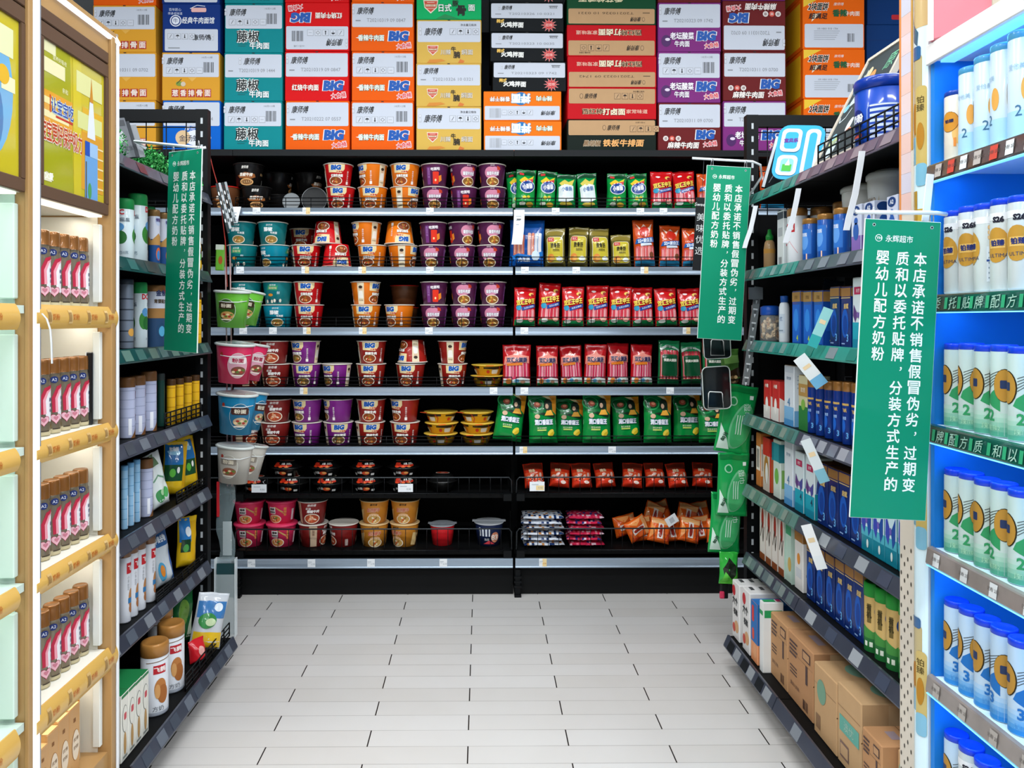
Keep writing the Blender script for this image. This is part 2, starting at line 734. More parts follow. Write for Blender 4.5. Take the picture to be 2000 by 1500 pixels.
def hang_tag(px, py, h, Y, label):
    p = atY(px, py, Y)
    g = MB()
    w = .05
    n = 6
    vs, fs = [], []
    for i in range(n + 1):
        t = i / n
        for sx in (-1, 1):
            vs.append((sx * w / 2 - .012 * t * t, -0.004 - .02 * sin(t * 2.4), -h * t))
    fs = [(2 * i, 2 * i + 1, 2 * i + 3, 2 * i + 2) for i in range(n)]
    g.add(vs, fs, TAGW, True)
    g.add([(x, y + .0012, z) for x, y, z in vs], [f[::-1] for f in fs], TAGW, True)
    a = Art()
    for q in range(3):
        a.rect(-.016, -.03 - q * .02, .01 - q * .006, -.033 - q * .02, 'a4abb2', 1)
    a.rect(-.012, -.044, .008, -.049, '3c4046', 1)
    a.stamp(g, lambda u, v, o: (u, -0.004 - .02 * sin(-v / h * 2.4) - o - .001, v), step=.01)
    o = g.build('paper_tag', None, p)
    return tag(o, label, 'tag')


hang_tag(461, 404, .078, YB - .012, 'short white paper tag curling off the top shelf above teal cups')
hang_tag(1014, 410, .165, YB - .012, 'long white paper tag hanging in front of the blue sausage pack')

# ================================================================ NOODLE CARTONS ON TOP OF THE UNIT
KRAFT = M('c39c72', 0.7, vary=0.06, vscale=20)
PANEL = M('d2d8e4', 0.55, spec=0.12)
BIGBLUE = '0b56b0'


def big_logo(a, cx, cy, h, l=2, small=True):
    """three fat blue capitals with a white edge, a red line of characters under them"""
    a.text('BIG', cx, cy, h, 'f6f7fa', l, w=h * 1.95, bold=0.115, skew=0.1)
    a.text('BIG', cx, cy, h * .94, BIGBLUE, l + 1, w=h * 1.78, bold=0.07, skew=0.1)
    if small:
        a.text('大食桶', cx + h * .45, cy - h * .88, h * .52, 'fbeef0', l, w=h * 1.4, bold=0.09, rot=0.12)
        a.text('大食桶', cx + h * .45, cy - h * .88, h * .46, 'e0393f', l + 1, w=h * 1.3, bold=0.02, rot=0.12)


def mascot(a, x, y, h, c='a9adb4'):
    a.ell(x, y + h * .28, h * .17, h * .2, c, 2)
    a.ell(x, y + h * .28, h * .14, h * .17, 'dde1ea', 3)
    a.rect(x - h * .15, y - h * .42, x + h * .15, y + h * .08, c, 2, h * .05)
    a.rect(x - h * .12, y - h * .38, x + h * .12, y + h * .05, 'd6dbe6', 3, h * .04)
    a.rect(x - h * .05, y + h * .2, x + h * .05, y + h * .22, c, 4)


def icons(a, x, y, s, n, c='9a9fa8', ink='33363c'):
    for k in range(n):
        xx = x + k * s * 1.22
        a.rect(xx - s / 2, y - s / 2, xx + s / 2, y + s / 2, c, 2)
        a.rect(xx - s * .45, y - s * .45, xx + s * .45, y + s * .45, 'd6dbe6' if c != '5b452f' else 'c39c72', 3)
        if k % 5 == 0:
            a.line([(xx - s * .15, y - s * .3), (xx + s * .2, y + s * .3)], s * .07, ink, 4)
        elif k % 5 == 1:
            a.poly([(xx - s * .32, y), (xx + s * .32, y), (xx + s * .2, y + s * .2), (xx, y + s * .28), (xx - s * .2, y + s * .2)], ink, 4)
            a.rect(xx - s * .03, y - s * .3, xx + s * .03, y, ink, 4)
        elif k % 5 == 2:
            a.rect(xx - s * .07, y - s * .12, xx + s * .07, y + s * .32, ink, 4)
            a.ell(xx, y - s * .2, s * .14, s * .12, ink, 4, 8)
        elif k % 5 == 3:
            a.line([(xx - s * .3, y), (xx, y + s * .28), (xx + s * .3, y), (xx, y - s * .28), (xx - s * .3, y)], s * .05, ink, 4)
        else:
            a.rect(xx - s * .25, y - s * .03, xx + s * .25, y + s * .03, c, 4)


def panel_print(a, w, h, var, code, lo=.49, hi=.965, kraft=False):
    ph = (hi - lo) * h
    mid = (hi + lo) / 2 * h
    ink = '17181b' if not kraft else '2a1c10'
    gc = '8d9199' if not kraft else '5b452f'
    lx = {'D': -.27, 'B': -.27, 'M': -.02, 'K': -.24, 'R': .02}[var] * w
    ly = mid + ph * (.2 if var in 'DBM' else 0)
    bh = ph * (.30 if var in 'DBM' else .36)
    if not kraft:
        mascot(a, lx - bh * 1.75, ly, bh * 1.15)
    else:
        a.ell(lx - bh * 1.75, ly, bh * .34, bh * .5, '6a4f35', 2, 10)
        a.ell(lx - bh * 1.75, ly, bh * .26, bh * .4, 'c39c72', 3, 10)
    a.text('康师傅', lx, ly, bh, ink, 2, w=bh * 2.3, bold=0.02, skew=0.22)
    if var in 'DM':
        a.text(code, w * .06, mid - ph * .2, ph * .15, gc, 2, w=w * .62)
        a.rect(-.43 * w, mid - ph * .25, -.35 * w, mid - ph * .2, gc, 2)
    if var == 'B':
        icons(a, -.37 * w, mid - ph * .22, ph * .27, 5)
        a.barcode(.22 * w, mid - ph * .3, .4 * w, mid + ph * .15, '4a4d53', 2, 11)
        a.text('145克×12桶', .28 * w, mid + ph * .36, ph * .09, gc, 2)
    if var == 'K':
        icons(a, w * .06, mid, ph * .3 if not kraft else ph * .42, 4, c=gc, ink=ink)
        a.text('净含量见箱体', .3 * w, mid + ph * .32, ph * .12, ink, 2)
    if var == 'R':
        icons(a, w * .24, mid - ph * .08, ph * .42, 4, c=gc, ink=ink)
        a.text('105克×5包×6', .32 * w, mid + ph * .35, ph * .11, ink, 2)


def shield(a, cx, cy, r):
    a.poly([(cx - r, cy + r * .8), (cx + r, cy + r * .8), (cx + r * .85, cy - r * .2), (cx, cy - r), (cx - r * .85, cy - r * .2)], 'f3e6d2', 2)
    a.poly([(cx - r * .88, cy + r * .68), (cx + r * .88, cy + r * .68), (cx + r * .75, cy - r * .12), (cx, cy - r * .8), (cx - r * .75, cy - r * .12)], 'd2503c', 3)
    a.rect(cx - r * .82, cy + r * .25, cx + r * .82, cy - r * .1, 'c99b78', 4)
    a.text('老陕小食', cx, cy + r * .07, r * .25, 'fdf4e8', 5, w=r * 1.3)
    a.rect(cx - r * .5, cy + r * .45, cx + r * .5, cy + r * .52, 'f6d9c8', 4)
    a.rect(cx - r * .5, cy - r * .3, cx + r * .5, cy - r * .36, 'f6d9c8', 4)


CART = {  # key: (body colour, words for the label)
    'orange': ('f0600c', 'orange beef noodle carton'), 'red': ('dd1318', 'bright red beef noodle carton'),
    'purple': ('83327f', 'purple pickled cabbage noodle carton'), 'maroon': ('6e2224', 'maroon spicy noodle carton'),
    'teal': ('0c8a90', 'teal pepper noodle carton'), 'yellow': ('e2a232', 'golden rib noodle carton'),
    'mustard': ('dcb455', 'mustard braised noodle carton'), 'green': ('12b267', 'bright green noodle carton'),
    'blue': ('0a66cc', 'bright blue seafood noodle carton'), 'navy': ('12357f', 'navy beef noodle carton'),
    'black': ('14181b', 'black fire chicken noodle carton'), 'tang': ('f47a18', 'orange mixed noodle carton'),
    'kred': ('c8141f', 'red and kraft tomato noodle carton'), 'kblack': ('16211c', 'black and kraft pepper noodle carton'),
    'kgreen': ('134b2e', 'dark green and kraft noodle carton'), 'two': ('f2690e', 'orange carton with yellow corner'),
    'plainblue': ('16407e', 'plain dark blue carton'),
}


def carton_mesh(kind, var, w, h, turn, code, dep=.38):
    body = M(CART[kind][0], 0.55, spec=0.1)
    g = MB()
    g.box(-w / 2, w / 2, 0, dep, 0, h, body, bev=0.0025)
    a = Art()
    kraft = kind.startswith('k')
    if kind == 'two':
        a.poly([(-w / 2 + .003, h - .003), (-w * .2, h - .003), (-w / 2 + .003, h * .8)], 'f4c832', 1)
        a.rect(-w * .47, h * .03, w * .48, h * .48, PANEL, 1, .006)
        a.text('2块面饼', -w * .25, h * .81, h * .15, 'fff6e8', 2, w=w * .34, bold=.08, skew=.2)
        a.text('2块面饼', -w * .25, h * .81, h * .14, '17130f', 3, w=w * .32, bold=.04, skew=.2)
        a.text('超满足', -w * .25, h * .63, h * .11, '17130f', 3, bold=.03, skew=.2)
        a.poly([(-w * .34, h * .66), (-w * .2, h * .7), (-w * .36, h * .52)], 'fbe9d0', 2)
        a.text('香辣', w * .1, h * .69, h * .13, '1b5b33', 3, bold=.05)
        a.text('牛肉面', w * .3, h * .68, h * .09, 'fdf0e0', 3, bold=.02)
        a.text('康师傅', w * .08, h * .86, h * .06, 'fdf0e0', 3, skew=.2)
        for q in range(5):
            a.rect(-w * .32, h * (.34 - .04 * q), w * (.1 - .02 * q), h * (.345 - .04 * q) + .0012, 'a3a8b0', 2)
        a.text('XR HB01 81B 1704', -w * .1, h * .39, h * .035, '7d828b', 2)
        a.barcode(w * .22, h * .14, w * .34, h * .3, '4a4d53', 2, 9)
        a.stamp(g, front(), None, .0005, False, 0, h / 2)
        # yellow flank of the carton
        g.box(-w / 2 - .0006, -w / 2, .03, dep - .03, .02, h - .02, M('f2b91e', .4))
        return g
    if kind == 'plainblue':
        a.rect(-w * .1, h * .1, w * .2, h * .2, 'd0303a', 1, .006)
        a.rect(-w * .5, h * .62, w * .5, h * .63, '0f3470', 1)
        a.stamp(g, front(), None, .0005)
        return g
    if kind == 'tang':
        lo, hi = .5, .97
        a.rect(-w * .48, h * lo, w * .485, h * hi, PANEL, 1, .005)
        a.barcode(w * .28, h * .58, w * .43, h * .9, 'a3a7ae', 2, 12)
        icons(a, -w * .1, h * .72, h * .18, 5)
        a.text('康师傅', -w * .33, h * .74, h * .15, INK, 2, bold=.02, skew=.2)
        a.ell(w * .02, h * .25, h * .24, h * .22, '1270b8', 2)
        a.text('拌面', w * .02, h * .25, h * .3, 'f6f4ee', 3, bold=.06, outline='58b3df')
        a.text('辣牛肉', -w * .28, h * .25, h * .17, 'fbf6ec', 3, bold=.03, outline='2b9c86')
        a.text('香辣干拌', w * .29, h * .27, h * .16, 'fdfdfb', 3, bold=.03, outline='9c5a52')
        a.stamp(g, front(), None, .0005, turn, 0, h / 2)
        return g
    if kind == 'navy':
        a.rect(-w * .46, h * .03, w * .46, h * .48, PANEL, 1, .006)
        icons(a, -w * .36, h * .33, h * .12, 4)
        a.text('康师傅', w * .18, h * .31, h * .12, INK, 2, bold=.02, skew=-.2)
        mascot(a, w * .37, h * .31, h * .14)
        a.rect(-w * .4, h * .08, -w * .2, h * .1, GREY, 2)
        a.ell(-w * .27, h * .65, h * .12, h * .12, 'e8edf8', 2)
        a.ell(-w * .27, h * .65, h * .1, h * .1, '12357f', 3)
        a.ell(-w * .27, h * .65, h * .08, h * .08, 'e8edf8', 4)
        a.text('牛', -w * .27, h * .65, h * .1, '12357f', 5)
        a.text('经典牛肉面馆', w * .12, h * .66, h * .13, 'f2f5fb', 2, w=w * .56, bold=.02, skew=.1)
        a.text('百年匠心', -w * .28, h * .88, h * .06, 'dbe6fb', 2)
        a.text('传承老味道', -w * .28, h * .8, h * .055, 'dbe6fb', 2)
        a.rect(w * .0, h * .83, w * .26, h * .92, 'f0b9b4', 2, .006)
        a.line([(-w * .02, h * .9), (w * .1, h * .97), (w * .24, h * .95)], .003, 'e8edf8', 3)
        a.stamp(g, front(), None, .0005, False)
        return g
    dark = kind == 'black'
    lo, hi = (.46, .96) if dark else (.49, .965)
    if kraft:
        lo, hi = .5, .97
    a.rect(-w * .485, h * lo, w * .485, h * hi, KRAFT if kraft else PANEL, 1, .006)
    panel_print(a, w, h, var, code, lo, hi, kraft)
    if dark:
        a.text('韩式', -w * .36, h * .36, h * .12, 'f0c255', 2, bold=.05, skew=.1)
        a.text('火鸡拌面', -w * .2, h * .24, h * .18, 'f2f2ee', 2, bold=.05, rot=-.03)
        a.star(w * .3, h * .23, h * .24, h * .12, 12, 'f7a9a6', 2, 1.15)
        a.star(w * .3, h * .23, h * .21, h * .1, 12, 'd43a3a', 3, 1.15)
        a.text('超辣', w * .3, h * .23, h * .11, 'fbd0c8', 4)
        a.rect(w * .3, h * .86, w * .42, h * .88, INK, 2)
        a.text('韩式风味', w * .36, h * .82, h * .06, INK, 2)
    elif kind in ('orange', 'red'):
        t = '香辣牛肉面' if kind == 'orange' else '红烧牛肉面'
        a.text(t, -w * .18, h * .27, h * .12, 'fdf6ee', 3, w=w * .42, bold=.03, outline='2f9b86' if kind == 'orange' else 'b00e12')
        if kind == 'orange':
            a.poly([(-w * .43, h * .27), (-w * .36, h * .29), (-w * .36, h * .25)], 'fdf6ee', 3)
        big_logo(a, w * .26, h * .31, h * .225)
    elif kind == 'purple':
        a.ell(-w * .37, h * .22, h * .1, h * .12, '4b1560', 2)
        a.ell(-w * .35, h * .25, h * .05, h * .03, 'e9d8ee', 3)
        a.text('老坛酸菜', -w * .12, h * .32, h * .14, 'f8f2fa', 3, w=w * .38, bold=.04, outline='5b1d5e')
        a.text('牛肉面', -w * .12, h * .16, h * .12, 'f8f2fa', 3, w=w * .24, bold=.03, outline='5b1d5e')
        big_logo(a, w * .27, h * .32, h * .215)
    elif kind == 'maroon':
        for q, ch in enumerate('藤椒爆'):
            a.ell(-w * (.38 - .1 * q), h * .26, h * .055, h * .055, 'efe6e2' if q != 1 else 'd84a3a', 2, 14)
            a.text(ch, -w * (.38 - .1 * q), h * .26, h * .06, '5b1a1b' if q != 1 else 'fbeee8', 3)
        a.text('麻辣牛肉面', -w * .1, h * .12, h * .13, 'f7efe9', 3, w=w * .5, bold=.04, skew=.15, outline='43100f')
        a.line([(-w * .1, h * .05), (-w * .07, h * .08), (-w * .04, h * .05)], .003, 'd8382c', 4)
        big_logo(a, w * .25, h * .34, h * .215)
    elif kind == 'teal':
        a.text('藤椒', -w * .1, h * .33, h * .235, '10191b', 3, w=w * .4, bold=.02, outline='f4f6f4', ow=.06)
        a.text('牛肉面', w * .1, h * .14, h * .13, 'f4f8f8', 3, w=w * .34, bold=.03, outline='0a5c60')
        a.rect(-w * .27, h * .17, -w * .1, h * .18, '0a5c60', 2)
        a.rect(-w * .27, h * .13, -w * .14, h * .14, '0a5c60', 2)
    elif kind == 'yellow':
        for q, ch in enumerate('葱香排骨面'):
            x = -w * .27 + q * w * .14
            a.rect(x - w * .062, h * .07, x + w * .062, h * .24, 'b9352a', 2)
            a.text(ch, x, h * .155, h * .13, 'fdeee2', 3, w=w * .105, bold=.03)
        a.ell(-w * .2, h * .35, h * .07, h * .05, '7d9a3a', 2)
        a.ell(-w * .13, h * .34, h * .05, h * .05, 'd8c7b0', 3)
        a.line([(-w * .24, h * .35), (-w * .16, h * .45)], .003, '4f3a20', 3)
        a.poly([(-w * .05, h * .48), (w * .1, h * .48), (w * .02, h * .39)], 'eab24a', 1)
    elif kind == 'mustard':
        shield(a, -w * .25, h * .31, h * .13)
        a.text('川辣', -w * .05, h * .26, h * .12, 'ede5d6', 2, w=w * .16, outline='9b9080')
        a.text('牛', w * .07, h * .33, h * .11, '17120d', 3, bold=.03)
        a.text('腩', w * .12, h * .2, h * .15, '17120d', 3, bold=.03)
        a.text('焖面', w * .28, h * .26, h * .12, 'ede5d6', 2, w=w * .18, outline='9b9080')
        a.poly([(-w * .34, 0.003), (-w * .3, h * .09), (-w * .12, h * .1), (-w * .05, h * .06), (-w * .2, .003)], 'd98a2c', 2)
        a.poly([(w * .14, .003), (w * .17, h * .1), (w * .24, h * .06), (w * .22, .003)], 'd9772c', 2)
    elif kind == 'green':
        shield(a, -w * .28, h * .3, h * .17)
        a.text('日式', -w * .06, h * .26, h * .17, 'eef6ee', 3, w=w * .2, bold=.03, outline='0b6a3c')
        a.text('豚', w * .1, h * .36, h * .13, '12140f', 3, bold=.03)
        a.text('骨', w * .19, h * .2, h * .22, '12140f', 3, bold=.04)
        a.text('面', w * .35, h * .26, h * .14, 'eef6ee', 3, bold=.03, outline='0b6a3c')
        a.poly([(-w * .2, 0.003), (-w * .06, h * .12), (w * .1, h * .04), (w * .16, .003)], '0c8a4c', 2)
    elif kind == 'blue':
        a.ell(w * .1, h * .25, w * .24, h * .16, 'eff3f8', 2)
        a.ell(-w * .15, h * .25, h * .15, h * .15, 'e8c79a', 3)
        a.text('金汤', -w * .1, h * .24, h * .13, '1b2c52', 4)
        a.text('虾球', w * .14, h * .24, h * .13, '1b2c52', 4)
        a.text('康师傅', w * .02, h * .44, h * .1, 'f6f8fc', 2, skew=.2)
    elif kind == 'kred':
        a.text('西红柿', -w * .22, h * .25, h * .17, '5b2a14', 3, w=w * .24, bold=.03, outline='e8d1a6')
        a.text('打卤面', w * .02, h * .24, h * .2, 'f3e3c4', 3, w=w * .26, bold=.04, outline='70201a')
        a.text('家常味道', w * .28, h * .25, h * .13, 'f0b8a4', 3, w=w * .24, bold=.02)
    elif kind == 'kblack':
        a.text('黑胡椒', -w * .22, h * .24, h * .18, '8a6a48', 3, w=w * .2, bold=.04, skew=.15, outline='d9cbb0')
        a.text('铁板牛排面', w * .13, h * .25, h * .22, 'f0b068', 3, w=w * .46, bold=.04, skew=.15)
    elif kind == 'kgreen':
        a.text('香菇炖鸡面', w * .12, h * .2, h * .2, 'e6dcb2', 3, w=w * .5, bold=.03, skew=.15)
    a.stamp(g, front(), None, .0005, turn, 0, h / 2)
    if not kraft and not turn:
        # little tear notch in the lid edge
        g.box(-.006, .006, -.0012, 0, h - .004, h - .0005, '2a2a2a')
    return g


CODES = ['T20210323 10 0035', 'T20210323 09 1742', 'T20210311 09 0702', 'T20210311 09 0700', 'T20210319 09 1444', 'T20210319 09 0847', 'T20210222 07 0557', 'T20210326 10 0321']
STACKS = [  # (x0, x1, [(kind, variant, turned, y top, y bottom)] from the top down, words that place the stack)
    (181, 305, [('orange', 'D', 0, -84, 8), ('yellow', 'B', 0, 9, 100), ('yellow', 'D', 0, 101, 194), ('yellow', 'B', 0, 195, 291)], 'first stack, half behind the glowing cabinet'),
    (316, 430, [('navy', 'D', 0, -92, 4), ('navy', 'D', 0, 5, 99), ('yellow', 'B', 0, 101, 194), ('blue', 'D', 0, 195, 291)], 'second stack from the cabinet'),
    (437, 552, [('teal', 'B', 0, -88, 3), ('teal', 'B', 0, 4, 99), ('teal', 'M', 0, 100, 194), ('teal', 'B', 0, 195, 290)], 'third stack, all teal'),
    (556, 682, [('red', 'B', 0, -92, 1), ('red', 'B', 1, 2, 96), ('red', 'D', 0, 98, 194), ('orange', 'D', 0, 195, 291)], 'fourth stack, red above orange'),
    (685, 808, [('orange', 'B', 0, -95, 2), ('orange', 'D', 0, 3, 98), ('orange', 'B', 0, 99, 195), ('orange', 'B', 0, 196, 292)], 'fifth stack, all orange'),
    (812, 940, [('green', 'D', 0, -52, 33), ('mustard', 'K', 0, 34, 119), ('mustard', 'D', 0, 121, 205), ('mustard', 'K', 0, 207, 292)], 'sixth stack, mustard and green'),
    (959, 1102, [('black', 'D', 0, -58, 0), ('black', 'D', 0, 1, 58), ('black', 'D', 0, 60, 117), ('black', 'D', 0, 118, 175), ('tang', 'B', 1, 176, 233), ('tang', 'B', 1, 234, 292)], 'seventh stack, black above orange'),
    (1107, 1282, [('kgreen', 'D', 1, -17, 45), ('kred', 'K', 1, 46, 107), ('kred', 'D', 1, 108, 169), ('kred', 'K', 0, 170, 231), ('kblack', 'R', 0, 232, 293)], 'eighth stack, red and kraft'),
    (1285, 1409, [('maroon', 'D', 0, -98, 1), ('purple', 'D', 0, 2, 98), ('purple', 'B', 0, 99, 198), ('maroon', 'D', 0, 199, 293)], 'ninth stack, purple above maroon'),
    (1412, 1536, [('purple', 'D', 0, -100, -5), ('maroon', 'D', 1, -4, 95), ('maroon', 'D', 0, 97, 193), ('purple', 'D', 0, 194, 292)], 'tenth stack, behind the mesh frame top'),
    (1568, 1690, [('two', 'B', 0, -112, -14), ('two', 'B', 0, -13, 89), ('two', 'B', 0, 90, 187), ('two', 'B', 0, 188, 290)], 'stack beside the chalkboard'),
    (1693, 1812, [('plainblue', 'B', 0, -68, 28), ('plainblue', 'B', 0, 30, 110), ('plainblue', 'B', 0, 112, 200), ('plainblue', 'B', 0, 201, 290)], 'stack partly behind the chalkboard'),
]
LEVELW = {4: ['topmost', 'second from top', 'third from top', 'lowest'], 5: ['topmost', 'second from top', 'middle', 'second from bottom', 'lowest'],
          6: ['topmost', 'second from top', 'third from top', 'lowest black one', 'upper orange one', 'lowest']}
rs = random.Random(3)
for si, (x0, x1, rows, where) in enumerate(STACKS):
    yf = YB + .015 + (.12 if si == 11 else 0)
    zcur = ZTOP + .0005
    for ri in range(len(rows) - 1, -1, -1):
        kind, var, turn, y0, y1 = rows[ri]
        xa, xb = x0, x1
        if kind == 'tang':
            xa, xb = 945, 1098
        elif kind == 'black':
            dx = (0, 0, -1, 4, 2, 0)[ri]
            xa, xb = xa + dx - 2, xb + dx
        w = round(atY(xb, 0, yf).x - atY(xa, 0, yf).x, 4) - .003
        h = round((y1 - y0) * yf / FPX, 4) + .0015
        if turn and kind != 'tang' and not kind.startswith('k'):
            pass
        cxp = (atY(xa, 0, yf).x + atY(xb, 0, yf).x) / 2 + rs.uniform(-.003, .003)
        code = CODES[(si + ri) % len(CODES)]
        state = 'upside down' if turn else 'upright'
        lab = '%s, %s in the %s' % (CART[kind][1], LEVELW[len(rows)][ri], where)
        o = carton_mesh(kind, var, w, h, bool(turn), code).build('noodle_carton', None, (cxp, yf + rs.uniform(0, .006), zcur), (0, 0, rs.uniform(-.008, .008)))
        tag(o, lab, 'carton', 'noodle cartons stacked on the top shelf')
        zcur += h + .0005

# ================================================================ NOODLE CUPS
CR0, CR1, CH = .0555, .0700, .110
PITCH = .1105


def food(a, cx, cy, r, l=2, pal=('7a3d1c', 'd98b3a', 'b5361f', 'efd9a0', '5f7a2a')):
    a.ell(cx, cy, r, r * .62, 'f2e6cf', l, 18)
    a.ell(cx, cy, r * .88, r * .52, pal[0], l + 1, 18)
    rr = random.Random(int(abs(cx) * 1e4) + 5)
    for q in range(9):
        t = rr.uniform(0, 6.28)
        d = rr.uniform(0, .6)
        a.ell(cx + r * d * cos(t), cy + r * .5 * d * sin(t), r * rr.uniform(.14, .26), r * rr.uniform(.08, .15), pal[1 + q % (len(pal) - 1)], l + 2 + q % 2, 9, t)


CUPS = {  # key: (body, words)
    'orange': ('ee7a14', 'orange'), 'red': ('cf1219', 'bright red'), 'purple': ('86268c', 'bright purple'), 'bigmaroon': ('a02018', 'dark red'),
    'teal': ('0b7d82', 'dark teal'), 'aqua': ('0c93ab', 'light teal'), 'plum': ('57204a', 'plum'), 'black': ('151313', 'black'),
    'rust': ('8c2220', 'maroon'), 'brown': ('6b4026', 'brown'), 'gold': ('d2882c', 'golden'), 'pink': ('e0305c', 'pink'), 'scarlet': ('e2232b', 'scarlet'), 'navy': ('1c2a52', 'navy'),
}


def cup_art(k):
    a = Art()
    H = CH
    if k in ('orange', 'red', 'purple', 'bigmaroon'):
        cream = 'efd9a4'
        for off in (0.0, .2):
            a.poly([(off - .04, .066), (off + .022, .062), (off + .036, .082), (off + .036, H - .006), (off - .04, H - .006)], cream, 1)
            big_logo(a, off - .004, .088, .0255, 2, small=False)
            a.text('大食桶', off + .012, .069, .0075, 'd2343c', 3, w=.03, bold=.03)
            food(a, off - .008, .026, .034, 2, ('8a3f1a', 'd98b3a', 'c23a20', 'f0dcb0', '5f7a2a') if k != 'purple' else ('7a5a30', 'e0b870', 'c9772c', 'f3e5bd', '6f8a34'))
            t = {'orange': '香辣牛肉面', 'red': '红烧牛肉面', 'purple': '老坛酸菜', 'bigmaroon': '爆椒牛肉'}[k]
            a.text(t, off + .0, .05, .013, 'fbf7f0', 6, w=.056, bold=.05, outline='7a2a18' if k != 'purple' else '4d1252', ow=.06)
            a.vtext('康师傅牛肉面', off + .054, .07, .0085, 'fbf0ea', 2, gap=1.15)
            a.rect(off + .047, .01, off + .06, .024, 'f4ece6', 2)
        # panel with a figure in a white jacket
        a.rect(-.098, .002, -.066, H - .006, 'e6d6b4', 1)
        a.ell(-.082, .076, .0085, .011, 'd9b99a', 2)
        a.ell(-.082, .083, .009, .007, '3a2c26', 3)
        a.poly([(-.095, .03), (-.069, .03), (-.073, .062), (-.082, .068), (-.091, .062)], 'f3eee4', 2)
        a.text('牛肉面', -.082, .02, .007, '7a5c3a', 2)
    elif k in ('teal', 'aqua'):
        for off in (0, .14, -.14):
            a.text('康师傅', off, .092, .009, 'eaf5f4', 2, skew=.2)
            if off == 0:
                a.text('藤椒', off - .006, .072, .019, 'f4f8f6', 2, w=.042, bold=.05)
                a.text('牛肉面', off + .02, .055, .011, 'f4f8f6', 2, w=.032, bold=.03)
                food(a, off + .008, .024, .032, 2, ('9c7a3c', 'e0b870', 'c26a2a', 'f3e5bd', '4f8a34'))
            else:
                a.poly([(off - .03, .07), (off + .02, .066), (off + .025, .09), (off - .02, .094)], '2f9a6c', 1)
                a.text('藤椒味', off, .078, .012, 'e8d9a8', 2)
                a.ell(off - .012, .045, .012, .007, 'd98a2c', 2)
                a.text('鲜', off + .026, .055, .014, 'd8ecf0', 2)
                for q in range(6):
                    a.ell(off - .034 + q * .014, .014 + .004 * (q % 2), .006, .009, ('f0e4d2', '173a4a', 'd9d4c2')[q % 3], 2, 8)
    elif k == 'plum':
        for off in (0, ):
            a.ell(off - .012, .066, .03, .028, 'd98aa6', 1)
            a.ell(off + .008, .07, .026, .024, 'd98aa6', 1)
            a.poly([(off + .02, .098), (off + .036, .092), (off + .04, .08), (off + .022, .078)], 'c8402c', 2)
            a.text('番茄牛肉面', off, .062, .017, 'f4eef2', 3, w=.062, bold=.05, outline='3c3a66', ow=.05)
            food(a, off + .0, .024, .036, 2, ('8a5a24', 'dba84a', 'b8522c', 'efd08a', 'a8792e'))
            a.text('康师傅', off - .002, .1, .006, 'f0d8e0', 3)
        for off in (.115, -.115):
            a.rect(off - .013, .012, off + .018, .07, 'e2321c', 1, .004)
            a.poly([(off + .02, .02), (off + .036, .03), (off + .032, .056), (off + .018, .05)], 'f08a2c', 2)
            a.text('吃面啦', off, .083, .014, 'f0e6ea', 2, bold=.05, rot=.08)
            a.ell(off + .002, .03, .005, .006, 'f6d8a0', 2, 8)
            a.vtext('番茄风味', off - .034, .082, .011, 'b48ac0', 2)
            a.rect(off - .044, .01, off - .025, .092, '7a3a80', 1)
    elif k in ('black', 'brown'):
        a.text('康师傅', .0, .089, .014, 'f2eee6', 2, w=.03, bold=.02, skew=.2)
        a.poly([(-.04, .05), (.0, .066), (.045, .058), (.05, .044), (.03, .036), (-.03, .038)], '9a5a2a', 1)
        a.text('黑椒牛排', .004, .054, .016, 'fdf3e4', 3, w=.062, bold=.04, skew=.2)
        a.ell(.006, .02, .034, .017, 'd9a468', 2)
        a.ell(.006, .02, .026, .011, '7a4a24', 3)
        for q in range(5):
            a.line([(-.014 + q * .009, .014), (-.01 + q * .009, .026)], .002, 'e8c890', 4)
        a.text('黑椒', .09, .06, .012, 'c9a070', 2)
        a.barcode(.1, .01, .115, .035, 'e2ddd4', 2, 7)
    elif k == 'rust':
        for off in (0, .2):
            a.text('康师傅', off, .094, .012, 'f6e8e2', 2, skew=.2, bold=.02)
            a.text('红油', off - .016, .078, .011, 'f6ece6', 2, bold=.04, skew=.15)
            a.text('爆椒牛肉', off + .006, .064, .014, 'fbf3ee', 2, w=.058, bold=.06, skew=.15)
            food(a, off, .028, .04, 2, ('b34a2a', 'e8a070', 'd2603a', 'f3dcc4', 'e8c0a0'))
        a.rect(-.09, .004, -.055, H - .006, 'cdb294', 1)
        a.vtext('麻辣面', -.072, .09, .012, '6b3a2a', 2)
        a.barcode(.085, .008, .1, .04, 'f2e4da', 2, 7)
    elif k == 'gold':
        a.text('康师傅', .004, .094, .01, '3a2412', 2, skew=.2, bold=.02)
        a.text('金汤肥牛', .002, .068, .02, 'c23a26', 3, w=.062, bold=.03, outline='f7e6c4', skew=.1)
        a.ell(.004, .04, .026, .012, 'e9b98a', 2)
        food(a, .004, .022, .036, 2, ('c9a05a', 'f0dcb0', 'd9603a', 'f6ead0', '9a6a2c'))
        a.poly([(-.1, .01), (-.07, .005), (-.05, .07), (-.08, .06)], 'e8c788', 1)
        a.poly([(.08, .01), (.11, .005), (.13, .06), (.09, .07)], 'e8c788', 1)
    elif k in ('pink',):
        a.rect(-.03, .05, .004, .082, 'f4ece8', 2, .003)
        a.text('螺蛳', -.013, .072, .011, '3a2a2a', 3, bold=.03)
        a.text('酸辣粉', -.013, .058, .009, '3a2a2a', 3, bold=.03)
        a.line([(.0, .085), (.04, .06)], .004, 'e0b070', 3)
        a.line([(.004, .08), (.044, .052)], .003, 'd8a060', 3)
        food(a, -.002, .025, .034, 2, ('d98a4a', 'f0d0a0', 'b8442c', 'efe0c0', '7a8a3a'))
